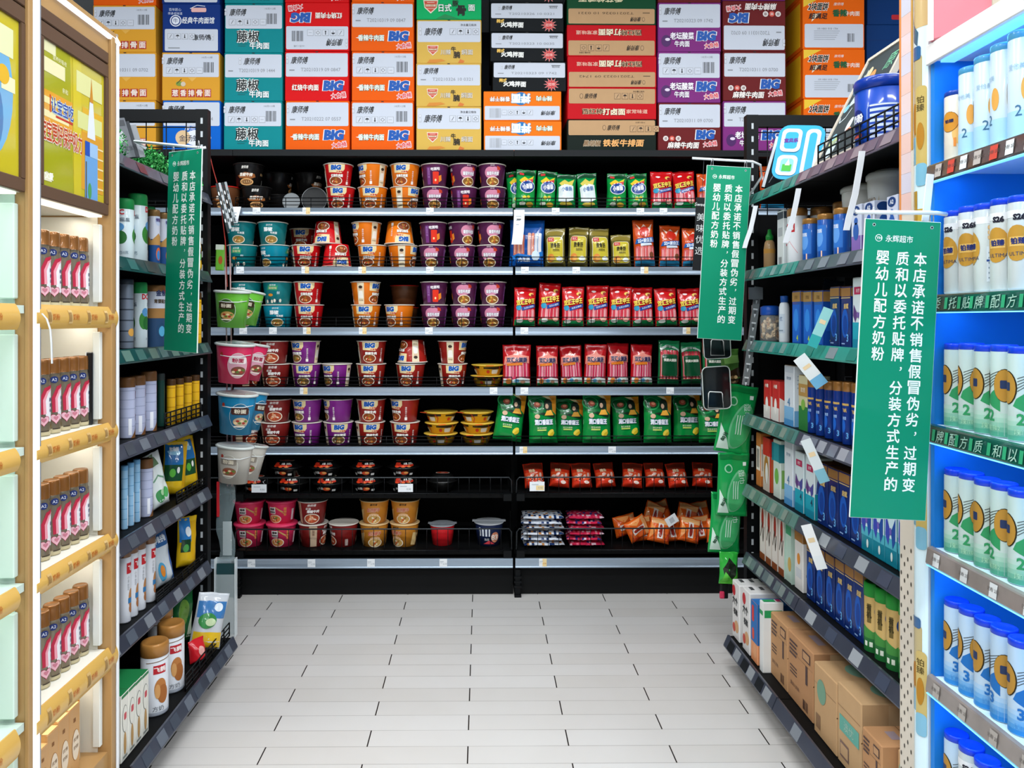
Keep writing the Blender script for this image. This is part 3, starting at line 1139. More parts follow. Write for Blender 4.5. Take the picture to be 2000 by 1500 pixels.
        a.vtext('酸辣粉', .05, .075, .013, 'e89a50', 2, bold=.03)
        a.rect(.085, .015, .1, .07, 'f2dadf', 2)
    elif k == 'navy':
        for q in range(4):
            a.rect(-.05 + q * .016, .05, -.041 + q * .016, .092 - .004 * (q % 2), 'dfe6f0', 2)
        a.ell(.03, .045, .02, .026, 'd98a6a', 2)
        a.text('83', .028, .045, .028, 'f2e0d4', 3, bold=.04)
        a.poly([(-.03, .012), (.0, .03), (.03, .012)], 'd2404a', 2)
        a.text('海苔', -.012, .035, .012, 'e8ecf2', 2)
    return a


def make_cup(k):
    body = M(CUPS[k][0], 0.35, coat=0.15)
    root = empty('noodle_cup')
    g = MB()
    tub = k == 'pink'
    g.lathe([(0.0, .004), (CR0 - .006, .004), (CR0 - .004, 0.0), (CR0, 0.001), (CR0 + (CR1 - CR0) * .97, CH * .97)], body, 32)
    cup_art(k).stamp(g, cone_fn(CR0, CR1, CH), step=(.013, .03), eps=.00035)
    g.build('cup_body', root)
    lidm = {'pink': M('ef3f6c', .3, coat=.4), 'scarlet': M('9fa4aa', .4), 'brown': M('e0281e', .35), 'navy': M('b8bcc0', .35), 'gold': M('e8c890', .4), 'black': M('2c2a29', .4)}.get(k, M('e9e2d6', .4))
    g = MB()
    if tub:
        g.lathe([(CR1 * .97, CH * .9), (CR1 + .006, CH * .91), (CR1 + .007, CH * .985), (CR1 + .002, CH + .001), (CR1 - .006, CH + .002), (0, CH)], lidm, 32)
    else:
        g.lathe([(CR1 * .985, CH * .955), (CR1 + .0035, CH * .965), (CR1 + .004, CH * .99), (CR1 + .001, CH), (CR1 - .004, CH - .0015), (0, CH - .001)], lidm, 32)
        g.poly = None
    if k in ('navy', 'scarlet'):
        g.box(-CR1 - .012, CR1 + .012, -.012, .02, CH - .0005, CH + .004, lidm, .002)
    g.build('lid', root)
    return root


# (px centre, flavour, turn in degrees, depth behind the shelf lip, upside down)
ROWS = {
    ('top', 1, 'lower'): [(441, 'brown', 0, .02, 0), (487, 'black', 10, .02, 0), (665, 'red', 0, .02, 0), (728, 'orange', 0, .02, 0), (791, 'orange', 55, .02, 0), (850, 'plum', 0, .02, 0), (906, 'plum', -95, .02, 0), (961, 'plum', 0, .02, 0)],
    ('top', 1, 'upper'): [(486, 'black', 0, .02, 0), (545, 'black', 90, .2, 0), (604, 'black', 60, .2, 0), (661, 'red', 5, .02, 0), (728, 'orange', 130, .02, 0), (791, 'orange', -10, .02, 0), (849, 'plum', -100, .02, 0), (905, 'plum', 30, .02, 0), (961, 'plum', 0, .02, 0)],
    ('second', 2, 'lower'): [(474, 'teal', 115, .02, 0), (537, 'aqua', -40, .02, 0), (598, 'red', 10, .02, 0), (653, 'red', 30, .02, 1), (727, 'orange', -5, .02, 0), (785, 'orange', 75, .02, 0), (844, 'plum', 0, .02, 0), (902, 'plum', 5, .02, 0), (958, 'plum', -5, .02, 0)],
    ('second', 2, 'upper'): [(471, 'teal', 0, .02, 0), (533, 'teal', 0, .02, 0), (594, 'bigmaroon', 0, .2, 0), (640, 'red', -20, .03, 1), (716, 'orange', 120, .02, 0), (780, 'orange', 20, .02, 1), (846, 'plum', -100, .02, 0), (902, 'plum', 35, .02, 0), (958, 'plum', 20, .02, 0)],
    ('third', 3, 'lower'): [(483, 'teal', 0, .02, 0), (539, 'aqua', 0, .02, 0), (599, 'red', 0, .02, 0), (715, 'orange', 0, .02, 0), (780, 'orange', -35, .02, 0), (848, 'plum', 0, .02, 0), (906, 'plum', 0, .02, 0), (962, 'plum', 0, .02, 0)],
    ('third', 3, 'upper'): [(482, 'teal', 0, .02, 0), (538, 'teal', 120, .02, 0), (598, 'red', 5, .02, 0), (714, 'orange', 60, .02, 0), (790, 'brown', 180, .17, 0), (848, 'plum', 110, .02, 0), (906, 'plum', 0, .02, 0), (962, 'plum', 0, .02, 0)],
    ('fourth', 4, 'lower'): [(478, 'rust', 90, .02, 0), (534, 'rust', 0, .02, 0), (596, 'purple', 5, .02, 0), (656, 'purple', 140, .02, 0), (725, 'bigmaroon', 0, .02, 0), (802, 'bigmaroon', -8, .02, 0), (884, 'bigmaroon', 10, .02, 0)],
    ('fourth', 4, 'upper'): [(480, 'rust', 100, .06, 0), (536, 'rust', 0, .02, 0), (597, 'purple', 150, .02, 0), (726, 'bigmaroon', 5, .02, 0), (806, 'bigmaroon', -60, .02, 1), (884, 'bigmaroon', 65, .02, 0)],
    ('fifth', 5, 'lower'): [(478, 'rust', 60, .02, 0), (537, 'rust', 0, .02, 0), (600, 'purple', -20, .02, 0), (661, 'purple', 20, .02, 0), (723, 'bigmaroon', 15, .02, 0), (791, 'bigmaroon', -5, .02, 0)],
    ('fifth', 5, 'upper'): [(480, 'rust', 60, .02, 0), (540, 'rust', 5, .02, 0), (600, 'purple', -25, .02, 0), (660, 'purple', -60, .02, 0), (725, 'bigmaroon', 5, .02, 0), (791, 'bigmaroon', -40, .02, 0)],
    ('lower basket', 6, 'lower'): [(488, 'pink', 0, .05, 0), (548, 'pink', -5, .05, 0), (607, 'rust', 80, .05, 0), (664, 'rust', -60, .05, 0), (723, 'gold', 5, .05, 0), (783, 'gold', -40, .05, 0)],
    ('lower basket', 6, 'upper'): [(487, 'pink', 0, .05, 0), (549, 'pink', -20, .06, 0), (608, 'rust', 10, .05, 0), (732, 'gold', 0, .06, 0), (788, 'gold', -10, .06, 0)],
}
rs = random.Random(11)
LASTX = {}
for (nm, lv, tier), row in ROWS.items():
    zd = (ZS[lv] if lv <= 5 else ZBK2) + .0006
    lowers = [r for (n2, l2, t2), r2 in ROWS.items() if l2 == lv and t2 == 'lower' for r in r2]
    for i, (px, k, rz, back, inv) in enumerate(row):
        yc = YB + back + CR1 + .004
        x = atY(px, 600, yc).x
        half = (CR1 + .0042) * (.935 if k == 'plum' else 1.05 if k == 'pink' else 1)
        last = LASTX.get((lv, tier, back > .1 and px))
        if last is not None and x - half < last + .0006:
            x = last + half + .0006
        LASTX[(lv, tier, back > .1 and px)] = x + half
        z = zd + (PITCH if tier == 'upper' else 0)
        if tier == 'upper' and back > .1:
            z = zd + .1
        pl = {'top': 'top noodle shelf', 'second': 'second noodle shelf', 'third': 'third noodle shelf', 'fourth': 'fourth noodle shelf', 'fifth': 'fifth noodle shelf', 'lower basket': 'lower wire basket'}[nm]
        lab = '%s noodle cup%s, %s from left in the %s row, %s' % (CUPS[k][1], ' upside down' if inv else '', ORD[i], tier, pl)
        rot = (0, 0, rad(rz + rs.uniform(-3, 3)))
        if inv:
            rot = (pi, 0, pi + rot[2])
            z += CH + .0045
        place('cup_' + k, lambda: make_cup(k), (x, yc, z), rot, lab, 'noodle cup', 'noodle cups on the shelves across the aisle', (.935, .935, 1) if k == 'plum' else None)
# dark cups standing deep in the shelf carry the two raised ones in front of the back panel
for lv, px, k in ((1, 545, 'black'), (1, 604, 'black'), (2, 594, 'bigmaroon'), (3, 790, 'brown')):
    yc = YB + (.2 if lv < 3 else .17) + CR1 + .004
    o = place('cup_' + k, None, (atY(px, 600, yc).x, yc, ZS[lv] - .0099), (0, 0, rad(120)),
              '%s noodle cup deep in shadow under another, %s noodle shelf' % (CUPS[k][1] + (' shorter' if px == 604 else ''), ORD[lv - 1]), 'noodle cup', 'noodle cups on the shelves across the aisle')
    o.location.z = ZS[lv] + .0006
    o.scale = (1, 1, .9)


# loose lids left among the dark cups
for px, py, r, c, back, lab in ((569, 386, .043, '8a8f92', .10, 'small grey lid standing on edge between dark cups, top noodle shelf'), (614, 381, .064, '1a1c1d', .17, 'large dark lid with pale rim standing on edge, top noodle shelf')):
    yc = YB + back
    root = empty('loose_lid', (atY(px, py, yc).x, yc, ZS[1] + r + .003), (rad(84), 0, 0))
    MB().lathe([(0, -.001), (r * .97, -.001), (r * .97, .002), (r * .9, .0015), (0, .001)], M(c, .4), 32).build('disc', root)
    MB().lathe([(r * .96, -.0015), (r, 0), (r * .985, .0035), (r * .955, .003)], M('aeb2b4' if r > .05 else '9aa0a3', .35), 32).build('rim', root)
    tag(root, lab, 'lid')

# ================================================================ SAUSAGE BAGS, BOWLS AND PACKS ON THE SAME UNIT
def pouch_fn(w, h, d, seed, seal=.07, foot=True, wr=.0035):
    ox = seed * 3.17

    def prof(u, v):
        a = max(0.0, 1 - abs(2 * u / w) ** 2.6) ** .6
        t = min(max(v / h, 0), 1)
        bt = min(1.0, (t / .13)) ** .6 if foot else min(1.0, max(0, (t - seal)) / .16) ** .7
        tp = min(1.0, max(0.0, 1 - seal - t) / .32) ** .75
        return a * bt * tp

    def fr(u, v, o=0.0):
        t = v / h
        k = prof(u, v)
        n = noise.noise(Vector((u * 26 + ox, v * 17, ox))) + .5 * noise.noise(Vector((u * 60 + ox, v * 42, 3 + ox)))
        ripple = .0012 * sin(u * 900) if t > 1 - seal * .9 else 0
        y = -d * .62 * k - wr * n * (.25 + k) + ripple
        x = u * (1 - .05 * sin(pi * t)) + .003 * noise.noise(Vector((v * 14, ox, 1)))
        z = v + (.004 * noise.noise(Vector((u * 30, ox, 7))) if t > .8 else 0)
        return (x, y - o, z)

    def bk(u, v):
        k = prof(u, v)
        x, y, z = fr(u, v)
        return (x, d * .38 * k + .0012 + (y if k < .02 else 0) * .9, z)
    return fr, bk


def pouch(w, h, d, base, art, seed=1, seal=.07, foot=True, wr=.0035, name='packet', top=None, step=.0105):
    fr, bk = pouch_fn(w, h, d, seed, seal, foot, wr)
    g = MB()
    nx, nz = 14, 22
    vs = [fr(-w / 2 + w * i / nx, h * j / nz) for j in range(nz + 1) for i in range(nx + 1)]
    m = nx + 1
    fs = [(j * m + i, j * m + i + 1, (j + 1) * m + i + 1, (j + 1) * m + i) for j in range(nz) for i in range(nx)]
    g.add(vs, fs, base, True)
    vb = [bk(-w / 2 + w * i / nx, h * j / nz) for j in range(nz + 1) for i in range(nx + 1)]
    g.add(vb, [f[::-1] for f in fs], base, True)
    rim = [i for i in range(m)] + [j * m + nx for j in range(1, nz + 1)] + [nz * m + i for i in range(nx - 1, -1, -1)] + [j * m for j in range(nz - 1, 0, -1)]
    n = len(rim)
    g.add([vs[i] for i in rim] + [vb[i] for i in rim], [(i, n + i, n + (i + 1) % n, (i + 1) % n) for i in range(n)], base, True)
    art.stamp(g, fr, step=step, eps=.0011)
    return g


def gloss(h, **k):
    return M(h, .22, coat=.5, **k)


def sausages(a, x0, x1, y0, y1, n, cols, l=1):
    w = (x1 - x0) / n
    for k in range(n):
        a.rect(x0 + k * w + w * .06, y0, x0 + (k + 1) * w - w * .06, y1, gloss(cols[k % len(cols)]), l, w * .3)
        a.rect(x0 + k * w + w * .3, y0 + (y1 - y0) * .12, x0 + k * w + w * .42, y1 - (y1 - y0) * .15, gloss('f6dcd8'), l + 1)  # pale stripe: a highlight painted on each sausage


def bag_design(k):
    a = Art()
    if k == 'corn':
        w, h, base = .108, .178, '0a9440'
        a.rect(-.052, .15, .052, .176, gloss('0c4a28'), 1)
        a.rect(-.038, .152, -.014, .163, 'd23a3a', 2)
        a.poly([(-.04, .125), (-.01, .145), (.01, .132), (.042, .15), (.03, .118), (-.03, .112)], gloss('e8c832'), 2)
        a.poly([(-.03, .118), (.04, .136), (.034, .116), (-.02, .108)], gloss('d2404a'), 3)
        a.ell(.004, .096, .043, .03, gloss('e8f0f4'), 3, 20, .15)
        a.ell(.004, .096, .039, .026, gloss('123f8c'), 4, 20, .15)
        a.text('小香肠', .004, .097, .022, 'f4f6fa', 5, w=.058, bold=.05, rot=.12)
        a.ell(-.01, .046, .011, .008, 'e8d23c', 2)
        a.ell(.012, .05, .009, .006, 'd8c02c', 2)
        a.ell(-.02, .018, .016, .009, 'e0e8d0', 2)
        a.ell(.02, .016, .02, .01, 'e8b83c', 2)
    elif k == 'cornpale':
        w, h, base = .104, .172, '0b8a44'
        a.rect(-.05, .148, .05, .17, gloss('1c4a30'), 1)
        a.poly([(-.04, .12), (-.01, .142), (.01, .128), (.042, .146), (.03, .112), (-.03, .108)], gloss('d8c85a'), 2)
        a.poly([(-.04, .03), (-.044, .1), (-.01, .118), (.036, .11), (.04, .04), (.0, .024)], gloss('dfeaea'), 2)  # glare on the film, painted on as a pale patch
        a.text('小香肠', .0, .092, .02, '5f7fb4', 3, w=.058, bold=.04, rot=.1)
        a.ell(.0, .018, .034, .009, 'e0c84a', 2)
    elif k == 'king':
        w, h, base = .116, .195, 'c8141a'
        sausages(a, -.05, .05, .03, .085, 5, ['d84a5a', 'e88a92', 'd23c50'])
        a.rect(-.054, .003, .054, .03, gloss('148a4a'), 1)
        a.ell(.03, .03, .014, .01, 'f0b8a0', 3)
        a.ell(-.03, .024, .018, .009, 'dfe8dc', 3)
        a.text('双汇王中王', .0, .12, .026, 'f7dc5a', 4, w=.1, bold=.05, rot=.14, skew=.1, outline='8c0d10')
        a.poly([(-.02, .075), (.053, .095), (.053, .112), (-.02, .092)], gloss('184a9c'), 3)
        a.text('优质火腿肠', .018, .094, .009, 'eaf0fa', 4, w=.055, rot=.26)
        a.ell(-.036, .09, .014, .013, gloss('3aa0c8'), 3)
        a.ell(.03, .16, .013, .009, 'e8c860', 2)
        a.ell(.035, .157, .008, .006, '8c1014', 3)
        a.ell(-.02, .166, .012, .005, 'f2dede', 2)
    elif k == 'blue':
        w, h, base = .168, .225, '0f4f9e'
        sausages(a, -.066, -.01, .05, .15, 3, ['d87a5a', 'e0906c', 'c96a50'])
        sausages(a, .004, .074, .05, .16, 4, ['e8b8a4', 'd98468', 'c4d0dc', 'dfe4ea'])
        a.rect(-.08, .004, .08, .045, gloss('0e56b0'), 2)
        a.text('肉花肠', -.01, .03, .018, 'eaf2fa', 3, bold=.04)
        a.ell(.045, .05, .02, .024, 'd2e4f2', 3)
        a.poly([(-.08, .045), (-.04, .06), (.03, .05), (.08, .075), (.08, .04), (-.08, .03)], gloss('1c74c8'), 2)
    elif k == 'olive':
        w, h, base = .106, .185, '6b622c'
        a.rect(-.05, .15, .05, .182, gloss('8a7a34'), 1)
        a.rect(-.043, .016, .043, .142, gloss('f0ead0'), 2, .016)
        a.rect(-.041, .018, .041, .14, gloss('c9b838'), 3, .015)
        a.rect(-.038, .118, -.006, .138, 'c22a30', 4, .003)
        a.text('双汇', -.022, .128, .012, 'f6e4dc', 5)
        a.text('脆骨肠', .0, .1, .024, '1c1a10', 4, w=.05, bold=.02)
        a.text('泡面搭档', .004, .078, .013, '2a2614', 4, w=.036)
        a.ell(-.022, .04, .018, .02, 'd98432', 4)
        a.ell(-.016, .036, .012, .012, 'e8a850', 5)
        a.ell(.022, .036, .016, .012, 'e6ece8', 4)
    elif k == 'sunset':
        w, h, base = .122, .21, 'd2501c'
        sausages(a, -.056, .056, .03, .09, 5, ['e06a70', 'e88a88'])
        a.rect(-.058, .003, .058, .028, gloss('2c8ab8'), 1)
        a.poly([(-.045, .19), (-.02, .15), (.03, .15), (.05, .19), (.02, .17), (0, .19), (-.02, .172)], gloss('f2d8c4'), 2)
        a.ell(.0, .155, .03, .024, gloss('cc2c1c'), 3)
        a.poly([(-.058, .1), (.058, .108), (.05, .13), (-.05, .122)], gloss('1c62ae'), 4)
        a.text('22+蛋白王', .0, .115, .017, 'e6eefa', 5, w=.09, bold=.05, rot=.06)
        a.poly([(-.03, .09), (.04, .094), (.036, .104), (-.03, .102)], gloss('d8e2ec'), 4)
        a.ell(.034, .05, .013, .014, '7a4428', 4)
    elif k == 'window':
        w, h, base = .14, .198, 'b8141c'
        sausages(a, -.06, .06, .03, .125, 7, ['cf4464', 'e0889c', 'c23a5c'])
        a.poly([(-.066, .004), (.066, .004), (.066, .034), (.02, .04), (-.02, .03), (-.066, .036)], gloss('dfe9e4'), 3)
        a.rect(-.066, .003, .066, .014, gloss('128a44'), 4)
        a.ell(-.04, .022, .014, .014, 'e88a3c', 5)
        a.ell(.0, .024, .012, .009, '5aa8d0', 5)
        a.ell(.03, .02, .012, .008, 'd8a080', 5)
        a.poly([(-.066, .1), (-.06, .14), (-.02, .15), (.0, .17), (.02, .15), (.062, .142), (.064, .108), (.0, .116)], gloss('e68a7a'), 3)
        a.text('双汇火腿肠', .0, .125, .022, '2c2450', 4, w=.105, bold=.05, outline='f0d2cc')
        a.poly([(-.05, .096), (.03, .1), (.03, .114), (-.05, .106)], gloss('e07a24'), 4)
    elif k == 'greenham':
        w, h, base = .112, .198, '1c7a48'
        sausages(a, -.05, .05, .01, .155, 6, ['c22a3c', 'd24a54', 'b02434'])
        a.rect(-.05, .155, .05, .196, gloss('22935a'), 3)
        a.poly([(-.05, .15), (-.02, .165), (.03, .162), (.05, .148), (.05, .158), (.02, .174), (-.02, .176), (-.05, .164)], gloss('d6e8de'), 4)
        a.text('双汇', .0, .168, .012, '165a38', 5, w=.04, bold=.04)
        a.rect(-.042, .04, .042, .135, gloss('0f4a2c'), 4, .01)
        a.text('筷厨火腿肠', .0, .11, .012, 'dfe2d4', 5, w=.07, bold=.05)
        a.rect(-.05, .003, .05, .026, gloss('14613a'), 4)
    elif k == 'greenking':
        w, h, base = .15, .236, '0a8a3c'
        a.poly([(-.07, .155), (.072, .15), (.072, .232), (-.07, .232)], gloss('0d6a34'), 1)
        a.ell(-.038, .195, .042, .03, gloss('2aa45c'), 2)
        a.ell(-.038, .197, .037, .025, gloss('0c5a2c'), 3)
        a.ell(-.032, .193, .018, .013, 'a04a38', 4)
        a.ell(-.03, .196, .01, .007, 'd98a6a', 5)
        a.poly([(.01, .232), (.072, .232), (.072, .14), (.05, .16), (.048, .2)], gloss('d28a22'), 2)
        a.poly([(-.005, .232), (.03, .232), (.05, .212), (.02, .222)], gloss('e8d9a0'), 3)
        a.ell(.026, .19, .022, .028, '16281c', 4)
        a.ell(.02, .184, .009, .012, 'e8c0a0', 5)
        a.poly([(.006, .14), (.02, .165), (.042, .165), (.056, .14)], 'e8a83c', 4)
        a.poly([(-.03, .15), (.06, .125), (.066, .14), (.0, .155)], '10301c', 3)
        a.ell(-.034, .136, .014, .011, 'e0b89a', 4)
        a.text('润口香甜王', .0, .108, .024, 'f2f5fa', 5, w=.1, bold=.06, outline='2a62b8', ow=.05)
        a.text('甜玉米香肠', -.012, .08, .009, 'e8f2c8', 4, w=.05)
        a.rect(-.036, .066, .012, .073, gloss('c2dc6a'), 4)
        a.ell(.036, .056, .02, .012, gloss('ecd44a'), 4, 16, .7)
        a.ell(.042, .048, .016, .008, gloss('d8b82c'), 5, 16, .7)
        a.rect(-.07, .003, .07, .018, gloss('0c7034'), 2)
    return w, h, M(base, .22, coat=.5), a


BAGW = {'corn': 'green corn sausage bag with blue oval', 'cornpale': 'green sausage bag with painted pale glare patch', 'king': 'red sausage bag with yellow lettering', 'blue': 'large blue sausage pack',
        'olive': 'olive sausage bag with yellow label', 'sunset': 'orange sausage bag with blue ribbon', 'window': 'red sausage bag with striped window', 'greenham': 'dark green sausage bag with red edges',
        'greenking': 'tall green sausage pouch'}
MIRROR = {}


def make_bag(k, seed):
    w, h, base, art = bag_design(k)
    o = pouch(w, h, .045 if k != 'blue' else .05, base, art, seed).build('sausage_bag')
    return o


BROWS = {
    1: [(1012, 'corn', 76, -4, .058), (1025, 'corn', 76, 3, 0), (1065, 'corn', 74, 4, .012), (1104, 'cornpale', 68, 3, 0), (1149, 'cornpale', 70, -3, .012), (1203, 'corn', 69, 2, 0), (1247, 'corn', 69, -3, 0), (1292, 'king', 74, 0, 0), (1338, 'king', 75, -3, .012), (1382, 'sunset', 70, 0, 0)],
    2: [(1028, 'blue', 92, 1, 0), (1084, 'olive', 76, 0, 0), (1128, 'olive', 78, 2, .012), (1171, 'olive', 76, 0, 0), (1213, 'olive', 64, -1, .012), (1259, 'sunset', 92, -2, 0), (1307, 'sunset', 82, 2, .012), (1352, 'sunset', 76, 1, 0)],
    3: [(1024, 'king', 76, 2, 0), (1071, 'king', 84, 3, .014), (1119, 'king', 78, 0, 0), (1166, 'king', 80, 1, .014), (1210, 'king', 78, 2, 0), (1255, 'king', 76, -1, .014), (1302, 'king', 75, -2, 0), (1347, 'king', 74, -2, .014)],
    4: [(1009, 'window', 80, 0, 0), (1069, 'window', 78, 0, 0), (1117, 'window', 77, -3, .016), (1161, 'window', 80, 2, 0), (1206, 'window', 82, 1, .016), (1252, 'window', 80, 2, 0), (1305, 'greenham', 88, 2, 0), (1352, 'greenham', 84, -2, .014), (1393, 'greenham', 84, 0, 0)],
    5: [(990, 'greenking', 93, 8, .0), (1061, 'greenking', 94, -1, 0), (1112, 'greenking', 84, 1, .055), (1165, 'greenking', 96, 1, 0), (1225, 'greenking', 88, -2, .055), (1284, 'greenking', 94, 1, 0), (1342, 'greenking', 94, 1, .055), (1393, 'greenking', 84, -1, 0)],
}
rs = random.Random(5)
for lv, row in BROWS.items():
    for i, (px, k, hp, tilt, back) in enumerate(row):
        yc = YB + .052 + back
        w, h = bag_design(k)[:2]
        hh = hp * yc / FPX
        sc = hh / h
        lab = '%s, %s from left, %s sausage shelf' % (BAGW[k], ORD[i], 'top' if lv == 1 else ORD[lv - 1])
        yc += .012 if k == 'greenking' and i == 0 else 0
        wsc = {('window', 4): .77, ('greenking', 5): .93, ('king', 3): .93, ('king', 1): .93, ('corn', 1): .89, ('cornpale', 1): .92, ('olive', 2): .93, ('sunset', 2): .85, ('sunset', 1): .85, ('greenham', 4): .93}.get((k, lv), 1.0)
        if k == 'window' and i == 0:
            wsc = .98
        o = place('bag_%s_%d' % (k, i % 2), lambda: make_bag(k, i % 2 + 1), (atY(px, 600, yc).x, yc, ZS[lv] + .0045 + abs(w / 2 * sin(rad(tilt)))),
                  (rad(rs.uniform(-5, -2)), rad(tilt), rad(rs.uniform(-7, 7))), lab, 'sausage bag', 'sausage bags on the shelves across the aisle', (wsc, 1, sc))
        if k == 'greenking' and i == 0:
            o.location.z += .004


# ---------------------------------------------------------------- yellow noodle bowls, two small stacks
def make_bowl():
    root = empty('noodle_bowl')
    g = MB()
    g.lathe([(0, 0.003), (.05, .003), (.052, 0), (.055, .001), (.076, .046), (.079, .048)], M('d8a41c', .35, coat=.3), 30)
    a = Art()
    for off in (-.12, 0, .12, .24):
        a.poly([(off - .05, .04), (off + .05, .044), (off + .05, .034), (off, .03), (off - .05, .033)], '2a2014', 1)
        a.line([(off + .03, .003), (off + .036, .024), (off + .022, .042)], .004, 'b8341c', 2)
        a.ell(off - .03, .018, .008, .008, 'b8341c', 2)
        a.rect(off - .012, .008, off + .02, .028, 'cfcac0', 2, .004)
    a.stamp(g, cone_fn(.055, .076, .046), step=(.013, .02), eps=.0005)
    g.build('bowl_body', root)
    g = MB()
    g.lathe([(.078, .046), (.083, .048), (.083, .0505), (.076, .0515), (0, .051)], M('e8c24a', .35), 30)
    g.box(-.05, -.015, -.094, -.078, .0485, .0505, M('ee5a2a', .35))
    g.build('lid', root)
    return root


for px, lv, n, w in ((861, 5, 3, 'stack beside the dark red cups'), (931, 5, 3, 'stack beside the tilted green pouch'), (952, 4, 2, 'stack beside the red sausage bags')):
    for k in range(n):
        yc = YB + .105
        place('bowl', make_bowl, (atY(px, 600, yc).x + (k % 2) * .004, yc, ZS[lv] + .0008 + k * .0527), (0, 0, rad((0, 25, -40)[k])),
              'yellow noodle bowl, %s in the %s' % ((['lowest', 'middle', 'topmost'] if n == 3 else ['lower', 'upper'])[k], w), 'noodle bowl', 'yellow noodle bowls')


# ---------------------------------------------------------------- black hotpot bowls in the upper wire basket
def make_hotpot():
    root = empty('hotpot_bowl')
    g = MB()
    g.lathe([(0, 0.002), (.05, .002), (.053, 0), (.068, .04), (.07, .042)], M('141414', .3, coat=.3), 30)
    a = Art()
    a.ell(.0, .02, .018, .009, 'd24a22', 2)
    a.ell(.006, .022, .01, .005, 'f0b060', 3)
    a.text('火锅', -.03, .022, .012, 'd9d9d4', 2, bold=.04)
    a.rect(.026, .008, .044, .018, 'd9d9d4', 2)
    a.rect(-.06, .008, -.048, .02, 'b8b8b4', 2)
    a.stamp(g, cone_fn(.053, .068, .04), step=(.013, .02), eps=.0005)
    g.build('bowl_body', root)
    g = MB()
    g.lathe([(.069, .041), (.083, .043), (.084, .046), (.071, .048), (.052, .070), (.046, .0728), (0, .0728)], M('101010', .25, coat=.4), 30)
    a = Art()
    for q, c in enumerate(('e8421a', 'c8240f', 'f0642a', 'd8341a', 'ee8a4a', 'c22a12')):
        a.ell(-.034 + q * .0135, .006 + .003 * (q % 2), .012, .0055, c, 1 + q % 2, 12)
    a.rect(-.045, .011, -.02, .021, 'c8321c', 3)
    a.text('火锅', .004, .0165, .008, 'e8e6e0', 5, bold=.06)
    a.rect(.018, .012, .044, .015, 'b8b4ac', 3)
    a.rect(.02, .017, .04, .0195, 'd8d4cc', 3)
    a.stamp(g, cone_fn(.071, .052, .022, .048), step=(.01, .01), eps=.0005)
    a = Art()
    food(a, 0, -.008, .038, 1, ('b4220e', 'e8481c', 'c8300f', 'f08a3c', 'd8d2c4'))
    a.stamp(g, lambda u, v, o: (u, v * 1.1, .073 + o), None, .0005)
    g.build('lid', root)
    return root


hp = [(504, 0), (572, 0), (643, 0), (716, 0), (787, 0), (562, 1), (637, 1), (716, 1), (788, 1)]
for i, (px, t) in enumerate(hp):
    yc = YB + .09
    place('hotpot', make_hotpot, (atY(px, 900, yc).x, yc, ZBK1 + .0008 + t * .0757), (rad(0), 0, rad((i * 37) % 30 - 15)),
          'black hotpot bowl with printed lid, %s from left in %s row, upper basket' % (ORD[i if t == 0 else i - 5], 'upper' if t else 'lower'), 'hotpot bowl', 'black hotpot bowls in the upper wire basket')
o = copy_tree(PROTO['hotpot'])
o.location = (atY(864, 930, YB + .09).x, YB + .09, ZBK1 + .0008)
o.rotation_euler = (0, 0, rad(170))
tag(o, 'single black hotpot bowl standing apart in the upper wire basket', 'hotpot bowl', 'black hotpot bowls in the upper wire basket')
o.scale = (.9, .9, 1.15)

# lone cups in the lower basket
for px, k, lab in ((864, 'scarlet', 'scarlet noodle cup with grey lid alone in lower basket'), (955, 'navy', 'navy noodle cup with grey lid in lower basket corner')):
    yc = YB + .13
    place('cup_' + k, lambda: make_cup(k), (atY(px, 1040, yc).x, yc, ZBK2 + .0008), (0, 0, rad(0)), lab, 'noodle cup', 'noodle cups on the shelves across the aisle', (.86, .86, .9) if k == 'scarlet' else (1, 1, 1))


# ---------------------------------------------------------------- small orange bags in the upper basket
def make_snack(seed):
    a = Art()
    a.rect(-.05, .085, .05, .118, gloss('7a2c1c'), 1)
    a.poly([(-.045, .03), (.0, .055), (.05, .03), (.05, .07), (-.05, .07)], gloss('e8542a'), 1)
    for q in range(4):
        a.ell(-.034 + .022 * q, .048 + .008 * (q % 2), .012, .007, gloss('f3c8b8'), 2, 10, .5 * q)
    a.ell(.02, .02, .014, .008, gloss('f6e0d4'), 2)
    a.text('辣条', -.012, .078, .016, 'f6d8b0', 3, bold=.05)
    return pouch(.106, .122, .05, gloss('d8341a'), a, seed, wr=.006, name='snack_bag').build('snack_bag')


for i, (px, hp_) in enumerate([(1045, 34), (1092, 36), (1137, 32), (1184, 32), (1234, 36), (1281, 36), (1326, 35), (1372, 35)]):
    yc = YB + .075 + .012 * (i % 2)
    place('snack%d' % (i % 2), lambda: make_snack(i % 2 + 4), (atY(px, 950, yc).x, yc, ZBK1 + .016), (rad(-24), rad((-3, 4, 0)[i % 3]), rad((5, -6, 3)[i % 3])),
          'red orange snack bag, %s from left in the upper wire basket' % ORD[i], 'snack bag', 'red orange snack bags in the upper wire basket', (.93, 1, .98))


